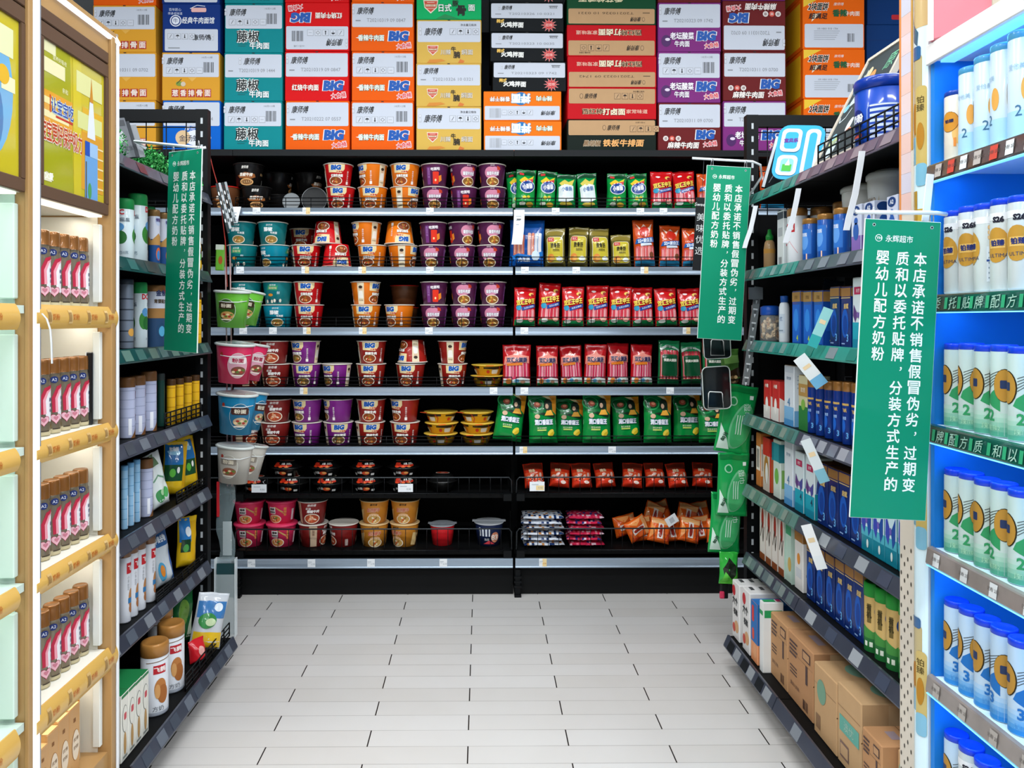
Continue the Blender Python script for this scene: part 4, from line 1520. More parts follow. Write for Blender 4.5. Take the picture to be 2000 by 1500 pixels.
# ---------------------------------------------------------------- flat packs lying in stacks
def make_flat(w, d, h, base, cols, seed):
    """pillow pack lying flat: front sealed edge towards the aisle"""
    g = MB()
    n, m = 16, 10
    rr = random.Random(seed)

    def top(u, v, s):
        a = max(0, 1 - abs(2 * u / w) ** 4) ** .5 * max(0, 1 - abs(2 * v / d) ** 3) ** .6
        return (u, v, s * h / 2 * a + .003 * noise.noise(Vector((u * 40 + seed, v * 40, s))))
    for s in (1, -1):
        vs = [top(-w / 2 + w * i / n, -d / 2 + d * j / m, s) for j in range(m + 1) for i in range(n + 1)]
        fs = [(j * (n + 1) + i, j * (n + 1) + i + 1, (j + 1) * (n + 1) + i + 1, (j + 1) * (n + 1) + i) for j in range(m) for i in range(n)]
        if s < 0:
            fs = [f[::-1] for f in fs]
        for f in fs:
            i = f[0] % (n + 1)
            c = cols[(rr.randrange(len(cols)))] if rr.random() < .45 else base
            g.add([vs[q] for q in f], [(0, 1, 2, 3)], gloss(c), True)
    return g


for (px0, px1, n, base, cols, nm, lab) in ((1021, 1100, 6, 'dfe4ec', ['16305e', '1c3a70', 'c8d0dc', 'c98a4a'], 'flour_pack', 'blue and white flat noodle pack'), (1110, 1178, 6, 'cf2c50', ['e86a84', 'e8c8d4', '2c3a80', 'c22448'], 'vermicelli_pack', 'pink flat noodle pack')):
    yc = YB + .12
    xa, xb = atY(px0, 0, yc - .06).x, atY(px1, 0, yc - .06).x
    for k in range(n):
        key = 'flat_%s_%d' % (nm, k % 3)
        place(key, lambda: make_flat(xb - xa, .15, .0225, base, cols, k + 3).build('noodle_pack'), ((xa + xb) / 2 + (.004, -.005, .002)[k % 3], yc, ZBK2 + .0155 + k * .0258), (0, 0, rad((2, -3, 1)[k % 3])),
              '%s, %s in its lower basket stack counted from below' % (lab, ORD[k]), 'noodle pack', lab + 's stacked in the lower basket')


# ---------------------------------------------------------------- loose orange packets heaped at the basket's end
def make_heap(seed):
    a = Art()
    a.rect(-.045, .085, .045, .108, gloss('f0b070'), 1)
    a.rect(-.012, .02, .014, .09, gloss('f2e6dc'), 2)
    a.ell(.001, .055, .009, .03, gloss('9c2a1c'), 3)
    a.poly([(-.045, .01), (-.02, .05), (-.045, .09)], gloss('f6a05a'), 1)
    a.poly([(.02, .01), (.045, .06), (.045, .01)], gloss('c8341a'), 1)
    return pouch(.1, .112, .03, gloss('e8621c'), a, seed, wr=.009, name='packet').build('sausage_packet')


rs = random.Random(21)
HEAP = [(1200, 1064, 78, 0, 0, .15), (1226, 1060, 66, 4, .0, .06), (1258, 1066, -8, 4, 0, .105), (1285, 1066, 12, -4, .0, .06), (1314, 1068, -4, 4, .0, .105), (1343, 1067, 14, 4, .0, .06), (1372, 1068, -10, -4, .0, .105), (1400, 1067, 6, 4, .0, .06),
        (1268, 1070, 22, 4, .06, .16), (1300, 1070, -18, 0, .06, .205), (1336, 1070, 16, 0, .06, .16), (1374, 1070, -12, 0, .06, .205)]
for i, (px, py, ty, tz, dz, back) in enumerate(HEAP):
    yc = YB + back
    o = place('heap%d' % (i % 3), lambda: make_heap(i % 3 + 7), (atY(px, py, yc).x, yc, ZBK2 + .012 + dz * .4 + abs(.056 * sin(rad(ty)))), (rad(-14), rad(ty), rad(tz)),
              'crumpled orange sausage packet, %s in the heap at the lower basket end' % (ORD[i]), 'sausage packet', 'orange sausage packets heaped in the lower basket', (1.05, 1, 1.2 if dz else 1.02))
g = MB()
g.box(-.022, .022, -.0008, .0008, -.03, .03, M('e6e8ea', .4), .0005)
g.box(-.012, .012, -.0012, -.0008, -.012, .012, 'b9bdc2')
o = g.build('price_card', None, atY(1312, 1016, YB + .05) + Vector((0, 0, 0)), (rad(-10), rad(60), 0))
tag(o, 'round-cornered white price card stuck in the orange packets', 'price card')

# tags hanging in wire clips on the baskets
for px, py, w, h, yl, lab in ((506, 954, .032, .019, 0, 'white price card clipped to the upper basket beneath the hanging cups'), (792, 953, .032, .019, 0, 'white price card clipped to the upper basket near single bowl'), (1049, 950, .032, .022, 1, 'white and yellow price card clipped before the snack bags')):
    p = atY(px, py, YB - .009)
    root = empty('price_card', p)
    g = MB()
    g.box(-w * 1.1, w * 1.1, -.001, .001, -h, h, TAGW)
    a = Art()
    if yl:
        a.rect(-.005, -h * .8, w, h * .2, TAGY, 1)
    a.rect(-w * .8, h * .3, w * .2, h * .5, 'c2c8ce', 1)
    a.text('9.90', w * .5, -h * .3, .009, 'a0a6ac', 2)
    a.stamp(g, lambda u, v, o: (u, -.001 - o, v))
    g.build('card', root)
    for sx in (-1, 1):
        MB().tube([(sx * w * .8, 0, h), (sx * w * .6, 0, h + .012), (sx * w * .9, .004, h + .02)], .0018, CHROME).build('clip', root)
    tag(root, lab, 'price card')

# ================================================================ THE TWO SIDE UNITS
XLF, XRF = -1.025, 1.0          # lip planes of the upper shelves
XLB, XRB = -0.93, 0.93          # lip planes of the base shelves
YE = 2.885                      # far end of both units
ZL = {'A': 1.745, 'B': 1.455, 'C': 1.19, 'D': .92, 'E': .65, 'F': .375, 'G': .09}
ZR = {'A': 1.735, 'B': 1.46, 'C': 1.2, 'D': .925, 'E': .658, 'F': .402, 'G': .09}
LIPH = .040
DL = {k: z + LIPH - .004 for k, z in ZL.items()}
DR = {k: z + LIPH - .004 for k, z in ZR.items()}
SLATE = M('454a58', .28, .25, coat=.3, vary=.18, vscale=14)
DTEAL = M('1f4a4c', .28, .2, coat=.3, vary=.2, vscale=14)  # upper left rails: shadow put into the colour as a darker teal
GTEAL = M('2d8c80', .3, .1, coat=.3, vary=.2, vscale=14)
NAMES = {'A': 'top', 'B': 'second', 'C': 'third', 'D': 'fourth', 'E': 'fifth', 'F': 'sixth', 'G': 'base'}


def side_bay(sgn, y0, y1, xf, xb, Z, railm, tags, frame, eo=0.0):
    """shelving bay along one side of the aisle; sgn -1 left, +1 right (the front faces the aisle)"""
    b = empty('side_shelving_bay', (0, 0, 0))
    back = sgn * 1.40
    MB().box(back, back + sgn * .02, y0, y1, .02, 2.06, BLK).build('back_panel', b)
    MB().box(sgn * (abs(xb) + .09), back, y0 + .003, y1 - .003, 0, Z['G'] - .005, M('070808', .7)).build('base_plinth', b)
    for lv, z in Z.items():
        x = xb if lv == 'G' else xf
        g = MB().box(x, back, y0 + .002, y1 - .002, z + LIPH - .024, z + LIPH - .004, BLK)
        s = g.build('base_shelf' if lv == 'G' else 'shelf', b)
        o = sgn
        prof = [(x + o * .004, z + LIPH), (x - o * .003, z + LIPH + .001), (x - o * .019, z + .004), (x - o * .019, z), (x - o * .014, z), (x + o * .002, z + LIPH - .012)]
        MB().prism(prof, y0 + .003, y1 - .003, railm.get(lv, SLATE), axis='Y').build('price_rail', s)
        # tag cards slipped in the sloping rail
        n, ca, cb = tags.get(lv, (5, 'dfe4e6', 'dfe4e6'))
        rr = random.Random(ord(lv) % 7 + n)
        L = y1 - y0 - .06
        for k in range(n):
            yy = y0 + .03 + L * (k + .5) / n + rr.uniform(-.01, .01)
            hc = ca if k % 2 else cb
            c = M(''.join('%02x' % int(int(hc[q:q + 2], 16) * .74) for q in (0, 2, 4)), .3, vary=.06, coat=.3)
            w = min(.026, L / n * .38)
            g = MB()
            p0, p1 = (x - o * .0042, z + LIPH - .003), (x - o * .0188, z + .0065)
            g.prism([(p0[0], p0[1]), (p0[0] - o * .0012, p0[1] + .0003), (p1[0] - o * .0012, p1[1] + .0003), p1], yy - w, yy + w, c, axis='Y')
            g.build('price_tag', s)
    if frame:
        e = y1 + eo
        xo, xi = xf + sgn * eo * .36, xf + sgn * (.045 + eo * .36)
        # end posts with punched slots
        g = MB()
        g.box(xo, xi, e + .001, e + .035, .0, 2.105, BLK2)
        post = g.build('end_post', b)
        g = MB()
        k = 0.2
        while k < 2.08:
            cz = k
            g.box(xo + sgn * .018, xo + sgn * .026, e - .0002, e + .0009, cz, cz + .022, 'b6bcc0')
            k += .05
        g.build('slots', post)
        MB().box(xi, back, e + .004, e + .03, 2.06, 2.105, BLK2).build('top_bar', b)
        MB().box(back - sgn * .03, back, e + .001, e + .035, 0, 2.06, BLK2).build('rear_post', b)
        g = MB()
        zz = 1.74
        while zz < 2.06:
            g.tube([(xi, e + .015, zz), (back, e + .015, zz)], .0022, BLK2, 4)
            zz += .075
        xx = abs(xi) + .04
        while xx < abs(back):
            g.tube([(sgn * xx, e + .015, 1.70), (sgn * xx, e + .015, 2.06)], .0022, BLK2, 4)
            xx += .075
        g.build('wire_mesh', b)
        MB().box(xi, back - sgn * .03, e + .006, e + .012, .1, 1.72, BLK).build('end_panel', b)
    return b


tl = {'A': (5, '6a3038', '5a6068'), 'B': (7, '4f8f8c', '38605f'), 'C': (9, '88b0a4', '5f8f8a'), 'D': (8, '59636f', '8f98a4'), 'E': (7, '6d7684', '9aa3ae'), 'F': (7, '788292', 'a9b2bd'), 'G': (8, '8d97a5', '606a7a')}
tag(side_bay(-1, 2.046, YE, XLF, XLB, ZL, {'A': SLATE, 'B': DTEAL, 'C': DTEAL}, tl, True), 'black side shelving unit with mesh end frame beyond the golden cabinet', 'shelving')
tr1 = {'A': (5, '3aa898', '2d7f78'), 'B': (9, '9fc8c2', '2f9e92'), 'C': (9, '8fb8b4', '2f9a90'), 'D': (9, 'a6bcae', '5f8f84'), 'E': (9, 'a4b8ac', '6f9488'), 'F': (8, '9db0ae', '7a9094'), 'G': (6, '22262c', 'c4ccd2')}
tr2 = {'A': (7, '8a7f92', 'b8a8b4'), 'B': (5, '9a9fb0', '8a90a2'), 'C': (4, '2fa090', 'a8b0b8'), 'D': (9, '8f99ac', 'c8d0dc'), 'E': (5, 'c6ced6', '58627a'), 'F': (4, 'd2dae2', '5d6880'), 'G': (2, 'aeb6c0', '6d7688')}
tag(side_bay(1, 2.40, YE, XRF, XRB, ZR, {'A': GTEAL, 'B': GTEAL, 'C': GTEAL, 'D': M('4d7f78', .3, .1, coat=.3), 'E': M('5a8078', .3, .1, coat=.3)}, tr1, True, .06), 'far black side shelving bay with mesh end frame and teal price rails', 'shelving')
tag(side_bay(1, 1.79, 2.40, XRF, XRB, ZR, {'A': M('5f5668', .3, .2, coat=.3), 'C': GTEAL}, tr2, False), 'nearer black side shelving bay holding the chalkboard and brown cartons', 'shelving')


# ---------------------------------------------------------------- tins, boxes, bottles
def tin(name, r, h, body, lid, lidh=.02, art=None, neck=0.0, bottom=None, seg=26, lidr=1.03):
    root = empty(name)
    g = MB()
    b = MM(body)
    hb = h - lidh
    pr = [(0, .001), (r * .93, .001), (r * .96, 0), (r, .004)]
    if bottom:
        pr += [(r, .012, b)]
        pr[3] = (r, .004, MM(bottom))
        pr[2] = (r * .96, 0, MM(bottom))
    if neck:
        pr += [(r, hb - .022), (r * (1 - neck * .5), hb - .012), (r * (1 - neck), hb - .006), (r * (1 - neck * .6), hb)]
    else:
        pr += [(r, hb - .002), (r * .97, hb)]
    g.lathe(pr, b, seg)
    if art:
        art.stamp(g, cone_fn(r, r, hb), step=(.006, .04), eps=.0003)
    g.build('tin_body', root)
    g = MB()
    l = MM(lid)
    R = r * lidr
    g.lathe([(r * .95, hb - .001), (R, hb), (R, hb + lidh * .75), (R * .96, hb + lidh * .93), (R * .88, h), (R * .8, h - .001), (0, h - .001)], l, seg)
    g.build('lid', root)
    return root


def pack(name, w, d, h, body, art=None, side=None, top=None, topart=None, bev=.002, sgn=1):
    """carton pack, front at -Y; side artwork goes on both flanks"""
    g = MB()
    g.box(-w / 2, w / 2, 0, d, 0, h, MM(body), bev=bev)
    if top:
        g.box(-w / 2 + .001, w / 2 - .001, .001, d - .001, h, h + .0006, MM(top))
    if art:
        art.stamp(g, front(), None, .0004)
    if side:
        side.stamp(g, plane_fn((-w / 2, d / 2, 0), (0, -1, 0), (0, 0, 1), (-1, 0, 0)), None, .0004)
        side.stamp(g, plane_fn((w / 2, d / 2, 0), (0, 1, 0), (0, 0, 1), (1, 0, 0)), None, .0004)
    if topart:
        topart.stamp(g, lambda u, v, o: (u, d / 2 + v, h + .0006 + o), None, .0004)
    return g.build(name)


def art_tin(bands=(), texts=(), ells=(), around=(0.0,)):
    a = Art()
    for off in around:
        for (y0, y1, c) in bands:
            pass
        for e in ells:
            a.ell(off + e[0], e[1], e[2], e[3], e[4], e[5] if len(e) > 5 else 1)
        for t in texts:
            a.text(t[0], off + t[1], t[2], t[3], t[4], t[5] if len(t) > 5 else 3, t[6] if len(t) > 6 else None, bold=.04)
    return a


KB = {}


def kb(f):
    KB[f.__name__] = f
    return f


@kb
def white_green_tin():
    a = art_tin(texts=[('DC', .0, .165, .018, 'd02a34', 3), ('儿童', .02, .14, .012, '7d8a94', 3), ('450克', .015, .03, .01, '9fb0b8', 3)],
                ells=[(-.008, .088, .02, .028, '3f8a3c'), (.006, .08, .018, .022, '2c6e34', 2), (.0, .115, .016, .014, '5a9ad0', 1)], around=(.0, .095, -.07))
    return tin('formula_tin', .029, .212, M('d6e4e8', .35, coat=.3), '1f8a48', .036, a, lidr=1.0)


@kb
def gold_blue_tin():
    a = art_tin(texts=[('领冠', .0, .155, .012, '4a3a7a', 3), ('1', .02, .13, .012, 'd8d0c4', 3)], ells=[(.0, .155, .015, .02, 'b8c4dc'), (.0, .04, .012, .022, 'd86a3a', 2), (.0, .036, .008, .016, '3a8ad0', 3)], around=(.0, .06, -.06))
    for off in (0, .06, -.06):
        a.rect(off - .03, .0, off + .03, .09, '1e4c86', 1)
        a.poly([(off - .03, .085), (off, .11), (off + .03, .085), (off + .03, .07), (off - .03, .07)], 'b88a4c', 2)
    return tin('formula_tin', .024, .19, M('c8ccd8', .3, coat=.3), M('8a6a40', .35, .3), .022, a)


@kb
def grey_tin():
    a = Art()
    for k in range(5):
        a.rect(-.09, .02 + .032 * k, .09, .024 + .032 * k, '3c4450', 1)
    a.ell(.0, .05, .014, .012, 'd8a04c', 2)
    return tin('formula_tin', .026, .21, M('7d8796', .35, .2), '2c3540', .016, a)


@kb
def gold_crown_tin():
    a = art_tin(texts=[('金领', .0, .165, .018, '2c3a6a', 4), ('育婴配方', .0, .14, .012, '5a4a3a', 4)], ells=[(.0, .05, .018, .024, '26486a', 3), (.002, .048, .012, .016, '58a8d0', 4), (.02, .17, .008, .006, 'c8323a', 4)], around=(.0, .085, -.085))
    a.rect(-.11, .0, .11, .09, '2c4a6e', 1)
    a.rect(-.11, .088, .11, .118, 'a87a44', 2)
    return tin('formula_tin', .034, .19, M('ccd2e0', .3, coat=.3), M('8a6238', .35, .3), .02, a)


@kb
def yellow_tin():
    a = Art()
    for k in range(4):
        a.rect(-.1, .03 + .034 * k, .1, .033 + .034 * k, 'c48a12', 1)
    a.rect(.0, .09, .03, .13, 'c8322c', 2)
    a.rect(.002, .05, .034, .085, '2a6ab0', 2)
    a.ell(.02, .05, .014, .02, '1c4a2c', 3)
    return tin('formula_tin', .027, .165, M('e6b21e', .35, coat=.3), '4a3018', .022, a)


@kb
def lavender_tin():
    a = Art()
    for k in range(5):
        a.rect(-.12, .035 + .027 * k, .12, .037 + .027 * k, '9aa2c0', 1)
    a.poly([(-.01, .0), (.04, .0), (.04, .05), (.01, .02)], '7a5230', 2)
    a.ell(.03, .13, .01, .012, 'b83248', 3)
    a.ell(.034, .06, .01, .012, 'b8445a', 3)
    a.rect(-.02, .01, -.006, .06, 'eef0f6', 3)
    return tin('formula_tin', .032, .185, M('b9bfda', .35, coat=.25), M('6e4a2a', .4), .03, a)


@kb
def dark_green_tin():
    return tin('formula_tin', .018, .165, M('173e36', .35, coat=.3), '2a3434', .02)


@kb
def light_blue_tin():
    a = Art()
    for k in range(5):
        a.rect(-.1, .03 + .03 * k, .1, .032 + .03 * k, '5f9cc8', 1)
    a.rect(-.008, .01, .008, .1, 'eef4f8', 2)
    return tin('formula_tin', .022, .19, M('94c2e2', .35, coat=.25), '6aa6d2', .014, a)


@kb
def white_red_tin():
    a = Art()
    for off in (0, .08, -.08):
        a.rect(off - .02, .128, off + .022, .156, 'c0242e', 1)
        a.text('飞鹤', off, .142, .014, 'f6e8e4', 2, bold=.04)
        a.ell(off + .002, .062, .014, .026, 'b07844', 1)
        a.rect(off - .014, .05, off + .016, .064, '2e72a8', 2)
        a.ell(off + .002, .036, .012, .012, 'a86a3c', 2)
        a.vtext('小羊妙可', off - .012, .118, .009, '8a8e96', 2)
    return tin('formula_tin', .027, .205, M('d9dce2', .32, coat=.3), M('6a4526', .3, .2, coat=.4), .034, a)


@kb
def green_top_pack():
    a = Art()
    a.rect(-.0235, .168, .0235, .176, '2a7a48', 1)
    a.ell(.0, .11, .019, .036, '3f4a44', 1)
    a.ell(.0, .11, .0175, .0345, 'e4e2d6', 2)
    a.rect(-.008, .108, .009, .126, 'c85058', 3, .004)
    a.ell(.0, .045, .009, .03, 'b89058', 2)
    a.rect(-.015, .008, .015, .014, '8a8e86', 2)
    s = Art()
    s.rect(-.07, .0, .07, .125, 'dddacb', 1)
    s.rect(-.06, .008, .0, .04, 'c4bba0', 2)
    return pack('formula_box', .05, .15, .178, 'e4e2d6', a, s, top='1f7a44')


@kb
def tan_tin():
    a = Art()
    for off in (0, .1, -.1):
        a.rect(off - .012, .118, off + .02, .142, 'b8202c', 1)
        a.text('飞鹤', off + .004, .13, .014, 'f6e8e4', 2, bold=.04)
        a.ell(off + .006, .075, .016, .03, 'b8763c', 1)
        a.ell(off + .012, .06, .014, .026, 'a4622c', 2)
        a.ell(off - .002, .07, .007, .02, 'd29a5c', 3)
        a.text('方奶', off, .022, .014, '5c6066', 2)
        a.line([(off - .03, .15), (off + .04, .156)], .002, '7a5a34', 2)
    return tin('formula_tin', .034, .2, M('dcdfe4', .35, coat=.2), M('b07a3c', .35, .15, coat=.3), .036, a, bottom='aeb4be')


def bagk(k, w, h, base, fn, seed, d=.05, wr=.006, name='snack_pouch', foot=True):
    a = Art()
    fn(a, w, h)
    return pouch(w, h, d, gloss(base), a, seed, wr=wr, foot=foot).build(name)


@kb
def yellow_bag():
    def f(a, w, h):
        a.rect(-w * .46, h * .5, w * .1, h * .97, gloss('2a7ac0'), 1)
        a.rect(-w * .4, h * .3, w * .05, h * .55, gloss('123a20'), 2)
        a.ell(-w * .2, h * .38, w * .12, h * .08, gloss('3c9a3c'), 3)
        a.ell(-w * .05, h * .7, w * .16, h * .1, gloss('e8f0f4'), 2)
        a.rect(w * .12, h * .05, w * .45, h * .9, gloss('d8a818'), 1)
    return bagk('y', .12, .19, 'e2b81c', f, 2)


@kb
def blue_yellow_bag():
    def f(a, w, h):
        a.rect(-w * .47, h * .55, w * .3, h * .93, gloss('1c6aa8'), 1)
        a.poly([(-w * .4, h * .8), (-w * .1, h * .86), (w * .2, h * .78), (w * .1, h * .72), (-w * .3, h * .74)], gloss('8ac4e0'), 2)
        a.text('牧场鲜', -w * .1, h * .84, h * .08, 'f0f4f8', 3, bold=.05)
        a.rect(-w * .47, h * .25, w * .3, h * .55, gloss('174a26'), 1)
        a.ell(-w * .15, h * .4, w * .14, h * .08, gloss('5ab03c'), 2)
        a.ell(w * .1, h * .45, w * .06, h * .06, gloss('e8e8e4'), 2)
        a.poly([(w * .3, h * .1), (w * .46, h * .1), (w * .46, h * .95), (w * .3, h * .95)], gloss('c99a18'), 1)
    return bagk('by', .13, .2, 'dcb41a', f, 3)


@kb
def white_green_bag():
    def f(a, w, h):
        a.ell(-w * .15, h * .22, w * .2, h * .12, gloss('3a8f4c'), 1)
        a.ell(w * .18, h * .25, w * .17, h * .1, gloss('4fa85c'), 1)
        a.ell(-w * .05, h * .28, w * .1, h * .06, gloss('a6d0a0'), 2)
        a.line([(-w * .3, h * .5), (-w * .05, h * .6), (w * .3, h * .5)], .006, gloss('6f9a7c'), 1)
        a.poly([(-w * .3, h * .75), (w * .2, h * .78), (w * .1, h * .97), (-w * .2, h * .97)], gloss('5f7a58'), 1)
    return bagk('wg', .13, .19, 'dbe3e0', f, 5, wr=.01)


@kb
def silver_blue_bag():
    def f(a, w, h):
        a.rect(-w * .47, h * .66, w * .47, h * .95, gloss('2c5c94'), 1)
        a.text('早餐谷物', w * .0, h * .78, h * .1, 'dfe8f0', 2, w=w * .6, bold=.05)
        a.ell(-w * .2, h * .25, w * .18, h * .16, gloss('4a9ac0'), 1)
        a.ell(-w * .18, h * .26, w * .1, h * .1, gloss('d8842c'), 2)
        a.poly([(w * .25, h * .05), (w * .46, h * .05), (w * .46, h * .66), (w * .36, h * .5)], gloss('1c5aa4'), 1)
    return bagk('sb', .13, .2, 'c6d0d6', f, 6, wr=.008)


@kb
def green_bag():
    def f(a, w, h):
        a.ell(.0, h * .5, w * .25, h * .2, gloss('7fb04a'), 1)
        a.poly([(w * .1, h * .1), (w * .4, h * .1), (w * .42, h * .5)], gloss('cfdcc0'), 1)
    return bagk('g', .12, .21, '1a6b34', f, 7, wr=.009)


@kb
def silver_bag():
    def f(a, w, h):
        a.rect(-w * .46, h * .55, w * .46, h * .85, gloss('3d76b0'), 1)
        a.ell(-w * .1, h * .5, w * .3, h * .14, gloss('3c8a48'), 2)
        a.ell(.0, h * .48, w * .18, h * .07, gloss('c8dcae'), 3)
        a.rect(-w * .46, h * .03, w * .46, h * .3, gloss('dcb322'), 1)
        a.ell(w * .2, h * .75, w * .14, h * .08, gloss('dfe8f0'), 2)
    return bagk('s', .14, .2, 'c9cdd2', f, 8, wr=.011)


def px_of(p):
    return PPX + FPX * p.dot(RT) / p.dot(FW)


def on_left(kind, px, lv, X, hpx, lab, cat, group=None, rz=0, rx=0, ry=0, dz=0, wpx=None):
    """a product standing on a shelf of the left unit: px is its middle, hpx its height there"""
    return on_side(kind, px, DL[lv], X, hpx, lab, cat, group, rz + 90, rx, ry, dz, wpx)


def on_right(kind, px, lv, X, hpx, lab, cat, group=None, rz=0, rx=0, ry=0, dz=0, wpx=None):
    return on_side(kind, px, DR[lv], X, hpx, lab, cat, group, rz - 90, rx, ry, dz, wpx)


SIZE = {}


def tree_dims(o):
    if o.type == 'MESH':
        v = [c for c in o.bound_box]
    else:
        v = [c for ch in o.children for c in ch.bound_box]
    return [max(c[i] for c in v) - min(c[i] for c in v) for i in range(3)]


def on_side(kind, px, z, X, hpx, lab, cat, group, rz, rx, ry, dz, wpx=None):
    key = 'k_' + kind
    Y = atX(px, 600, X).y
    first = key not in PROTO
    o = place(key, KB[kind], (X, Y, z + .0008 + dz), (rad(rx), rad(ry), rad(rz)), lab, cat, group)
    if first:
        SIZE[key] = tree_dims(o)
    s = hpx * Y / FPX / SIZE[key][2]
    sw = s
    if wpx:
        sw = wpx * Y / FPX / SIZE[key][0]
    o.scale = (sw, sw, s)
    return o


LT = 'tins on the side unit beyond the golden cabinet'
LG = 'pouches on the side unit beyond the golden cabinet'
_u = ', left side unit'
# second shelf
on_left('white_green_tin', 243, 'B', -1.085, 122, 'white tin with green lid half hidden by the cabinet post, second shelf' + _u, 'formula tin', LT, 40, wpx=36)
on_left('white_green_tin', 269, 'B', -1.072, 134, 'large white tin with green lid fully in view, second shelf' + _u, 'formula tin', LT, 15, wpx=36)
on_left('white_green_tin', 288, 'B', -1.125, 118, 'white tin with green lid behind the large one, second shelf' + _u, 'formula tin', LT, 70, wpx=30)
on_left('gold_blue_tin', 301, 'B', -1.072, 109, 'blue tin with gold lid beside the white tins, second shelf' + _u, 'formula tin', LT, -20, wpx=22)
on_left('gold_blue_tin', 318, 'B', -1.072, 106, 'blue tin with gold lid at the dark green sign edge, second shelf' + _u, 'formula tin', LT, -10, wpx=22)
on_left('yellow_bag', 386, 'B', -1.05, 78, 'yellow pouch between dark green sign and post, second shelf' + _u, 'pouch', LG, 0, wpx=25)
# third shelf
on_left('grey_tin', 247, 'C', -1.08, 136, 'tall grey banded tin next to the cabinet, third shelf' + _u, 'formula tin', LT, -20, wpx=26)
on_left('white_green_tin', 274, 'C', -1.075, 128, 'white tin with green lid between grey and gold tins, third shelf' + _u, 'formula tin', LT, -20, wpx=26)
on_left('gold_crown_tin', 303, 'C', -1.075, 120, 'broad blue and white tin with gold band, third shelf' + _u, 'formula tin', LT, -30, wpx=38)
on_left('yellow_tin', 382, 'C', -1.052, 100, 'yellow tin between dark green sign and post, third shelf' + _u, 'formula tin', LT, 20, wpx=22)
# fourth shelf
for px, h, lab in ((248, 118, 'lavender tin with brown lid next to the cabinet'), (268, 115, 'lavender tin with brown lid in the middle of three'), (290, 116, 'lavender tin with brown lid beside the dark green tin')):
    on_left('lavender_tin', px, 'D', -1.078, h, lab + ', fourth shelf', 'formula tin', LT, -20, wpx=30)
on_left('dark_green_tin', 314, 'D', -1.075, 104, 'narrow dark green tin between lavender and yellow tins, fourth shelf', 'formula tin', LT, wpx=15)
for px, h, lab in ((334, 90, 'first yellow tin next to the dark green tin'), (350, 86, 'second yellow tin along behind the wire guard'), (366, 84, 'third yellow tin along behind the wire guard'), (381, 82, 'last yellow tin next to the black post')):
    on_left('yellow_tin', px, 'D', -1.056, h, lab + ', fourth shelf', 'formula tin', LT, 10, wpx=17)
# fifth shelf
for k, (px, h) in enumerate(((243, 124), (255, 123), (267, 122))):
    on_left('light_blue_tin', px, 'E', -1.072, h, '%s light blue banded tin from the cabinet, fifth shelf' % ORD[k] + _u, 'formula tin', LT, 10, wpx=13)
on_left('lavender_tin', 285, 'E', -1.075, 112, 'lavender tin beside the white green pouch, fifth shelf' + _u, 'formula tin', LT, -20, wpx=26)
on_left('white_green_bag', 315, 'E', -1.06, 108, 'white pouch with green leaves slumped against a tin, fifth shelf', 'pouch', LG, -20, -4, -12, dz=.012, wpx=46)
on_left('blue_yellow_bag', 338, 'E', -1.09, 104, 'blue pouch with yellow edge behind the white pouch, fifth shelf', 'pouch', LG, -50, -6, 5, dz=.012, wpx=46)
on_left('blue_yellow_bag', 372, 'E', -1.075, 100, 'blue and yellow pouch next to the black post, fifth shelf', 'pouch', LG, -30, -6, -3, dz=.012, wpx=38)
# sixth shelf
for k, (px, h) in enumerate(((242, 152), (256, 148), (271, 142), (290, 136))):
    on_left('white_red_tin', px, 'F', -1.07, h, '%s white tin with red band and brown lid from the cabinet, sixth shelf' % ORD[k], 'formula tin', LT, 0, wpx=26)
on_left('silver_blue_bag', 322, 'F', -1.07, 118, 'silver and blue cereal pouch beside the white tins, sixth shelf', 'pouch', LG, -25, -5, -8, dz=.01, wpx=46)
on_left('yellow_bag', 362, 'F', -1.075, 96, 'yellow and blue pouch next to the black post, sixth shelf', 'pouch', LG, -35, -5, 6, dz=.008, wpx=42)
# base shelf
for k, (px, h) in enumerate(((244, 146), (258, 143), (271, 139), (284, 135))):
    on_left('green_top_pack', px, 'G', -.962, h * .9, '%s white box with green top from the cabinet, base shelf' % ORD[k], 'formula box', 'white boxes with green tops', 0, wpx=31)
on_left('tan_tin', 302, 'G', -.992, 138, 'white tin with tan lid beside the green topped boxes, base shelf', 'formula tin', LT, -52, wpx=52)
on_left('tan_tin', 313, 'G', -1.09, 126, 'white tin with tan lid in the middle of three, base shelf', 'formula tin', LT, -52, wpx=46)
on_left('tan_tin', 334, 'G', -1.0, 130, 'white tin with tan lid beside the green pouch, base shelf', 'formula tin', LT, -52, wpx=50)
on_left('green_bag', 352, 'G', -1.1, 120, 'dark green pouch standing behind the tan lidded tins, base shelf', 'pouch', LG, -45, -6, 5, dz=.008, wpx=46)
on_left('silver_bag', 398, 'G', -.985, 104, 'silver pouch leaning at the far end of the base shelf', 'pouch', LG, -60, -12, 14, dz=.022, wpx=60)


def red_blob():
    def f(a, w, h):
        a.ell(0, h * .5, w * .2, h * .2, gloss('f0b0a8'), 1)
    return bagk('r', .08, .08, 'cf1f2a', f, 4)


o = red_blob()
p = atX(386, 1280, -.985)
o.location = (-.985, p.y, DL['G'] + .004)
o.rotation_euler = (rad(-8), 0, rad(60))
o.scale = (.8, .8, .95)
tag(o, 'small red packet lying before the silver pouch, base shelf', 'packet')


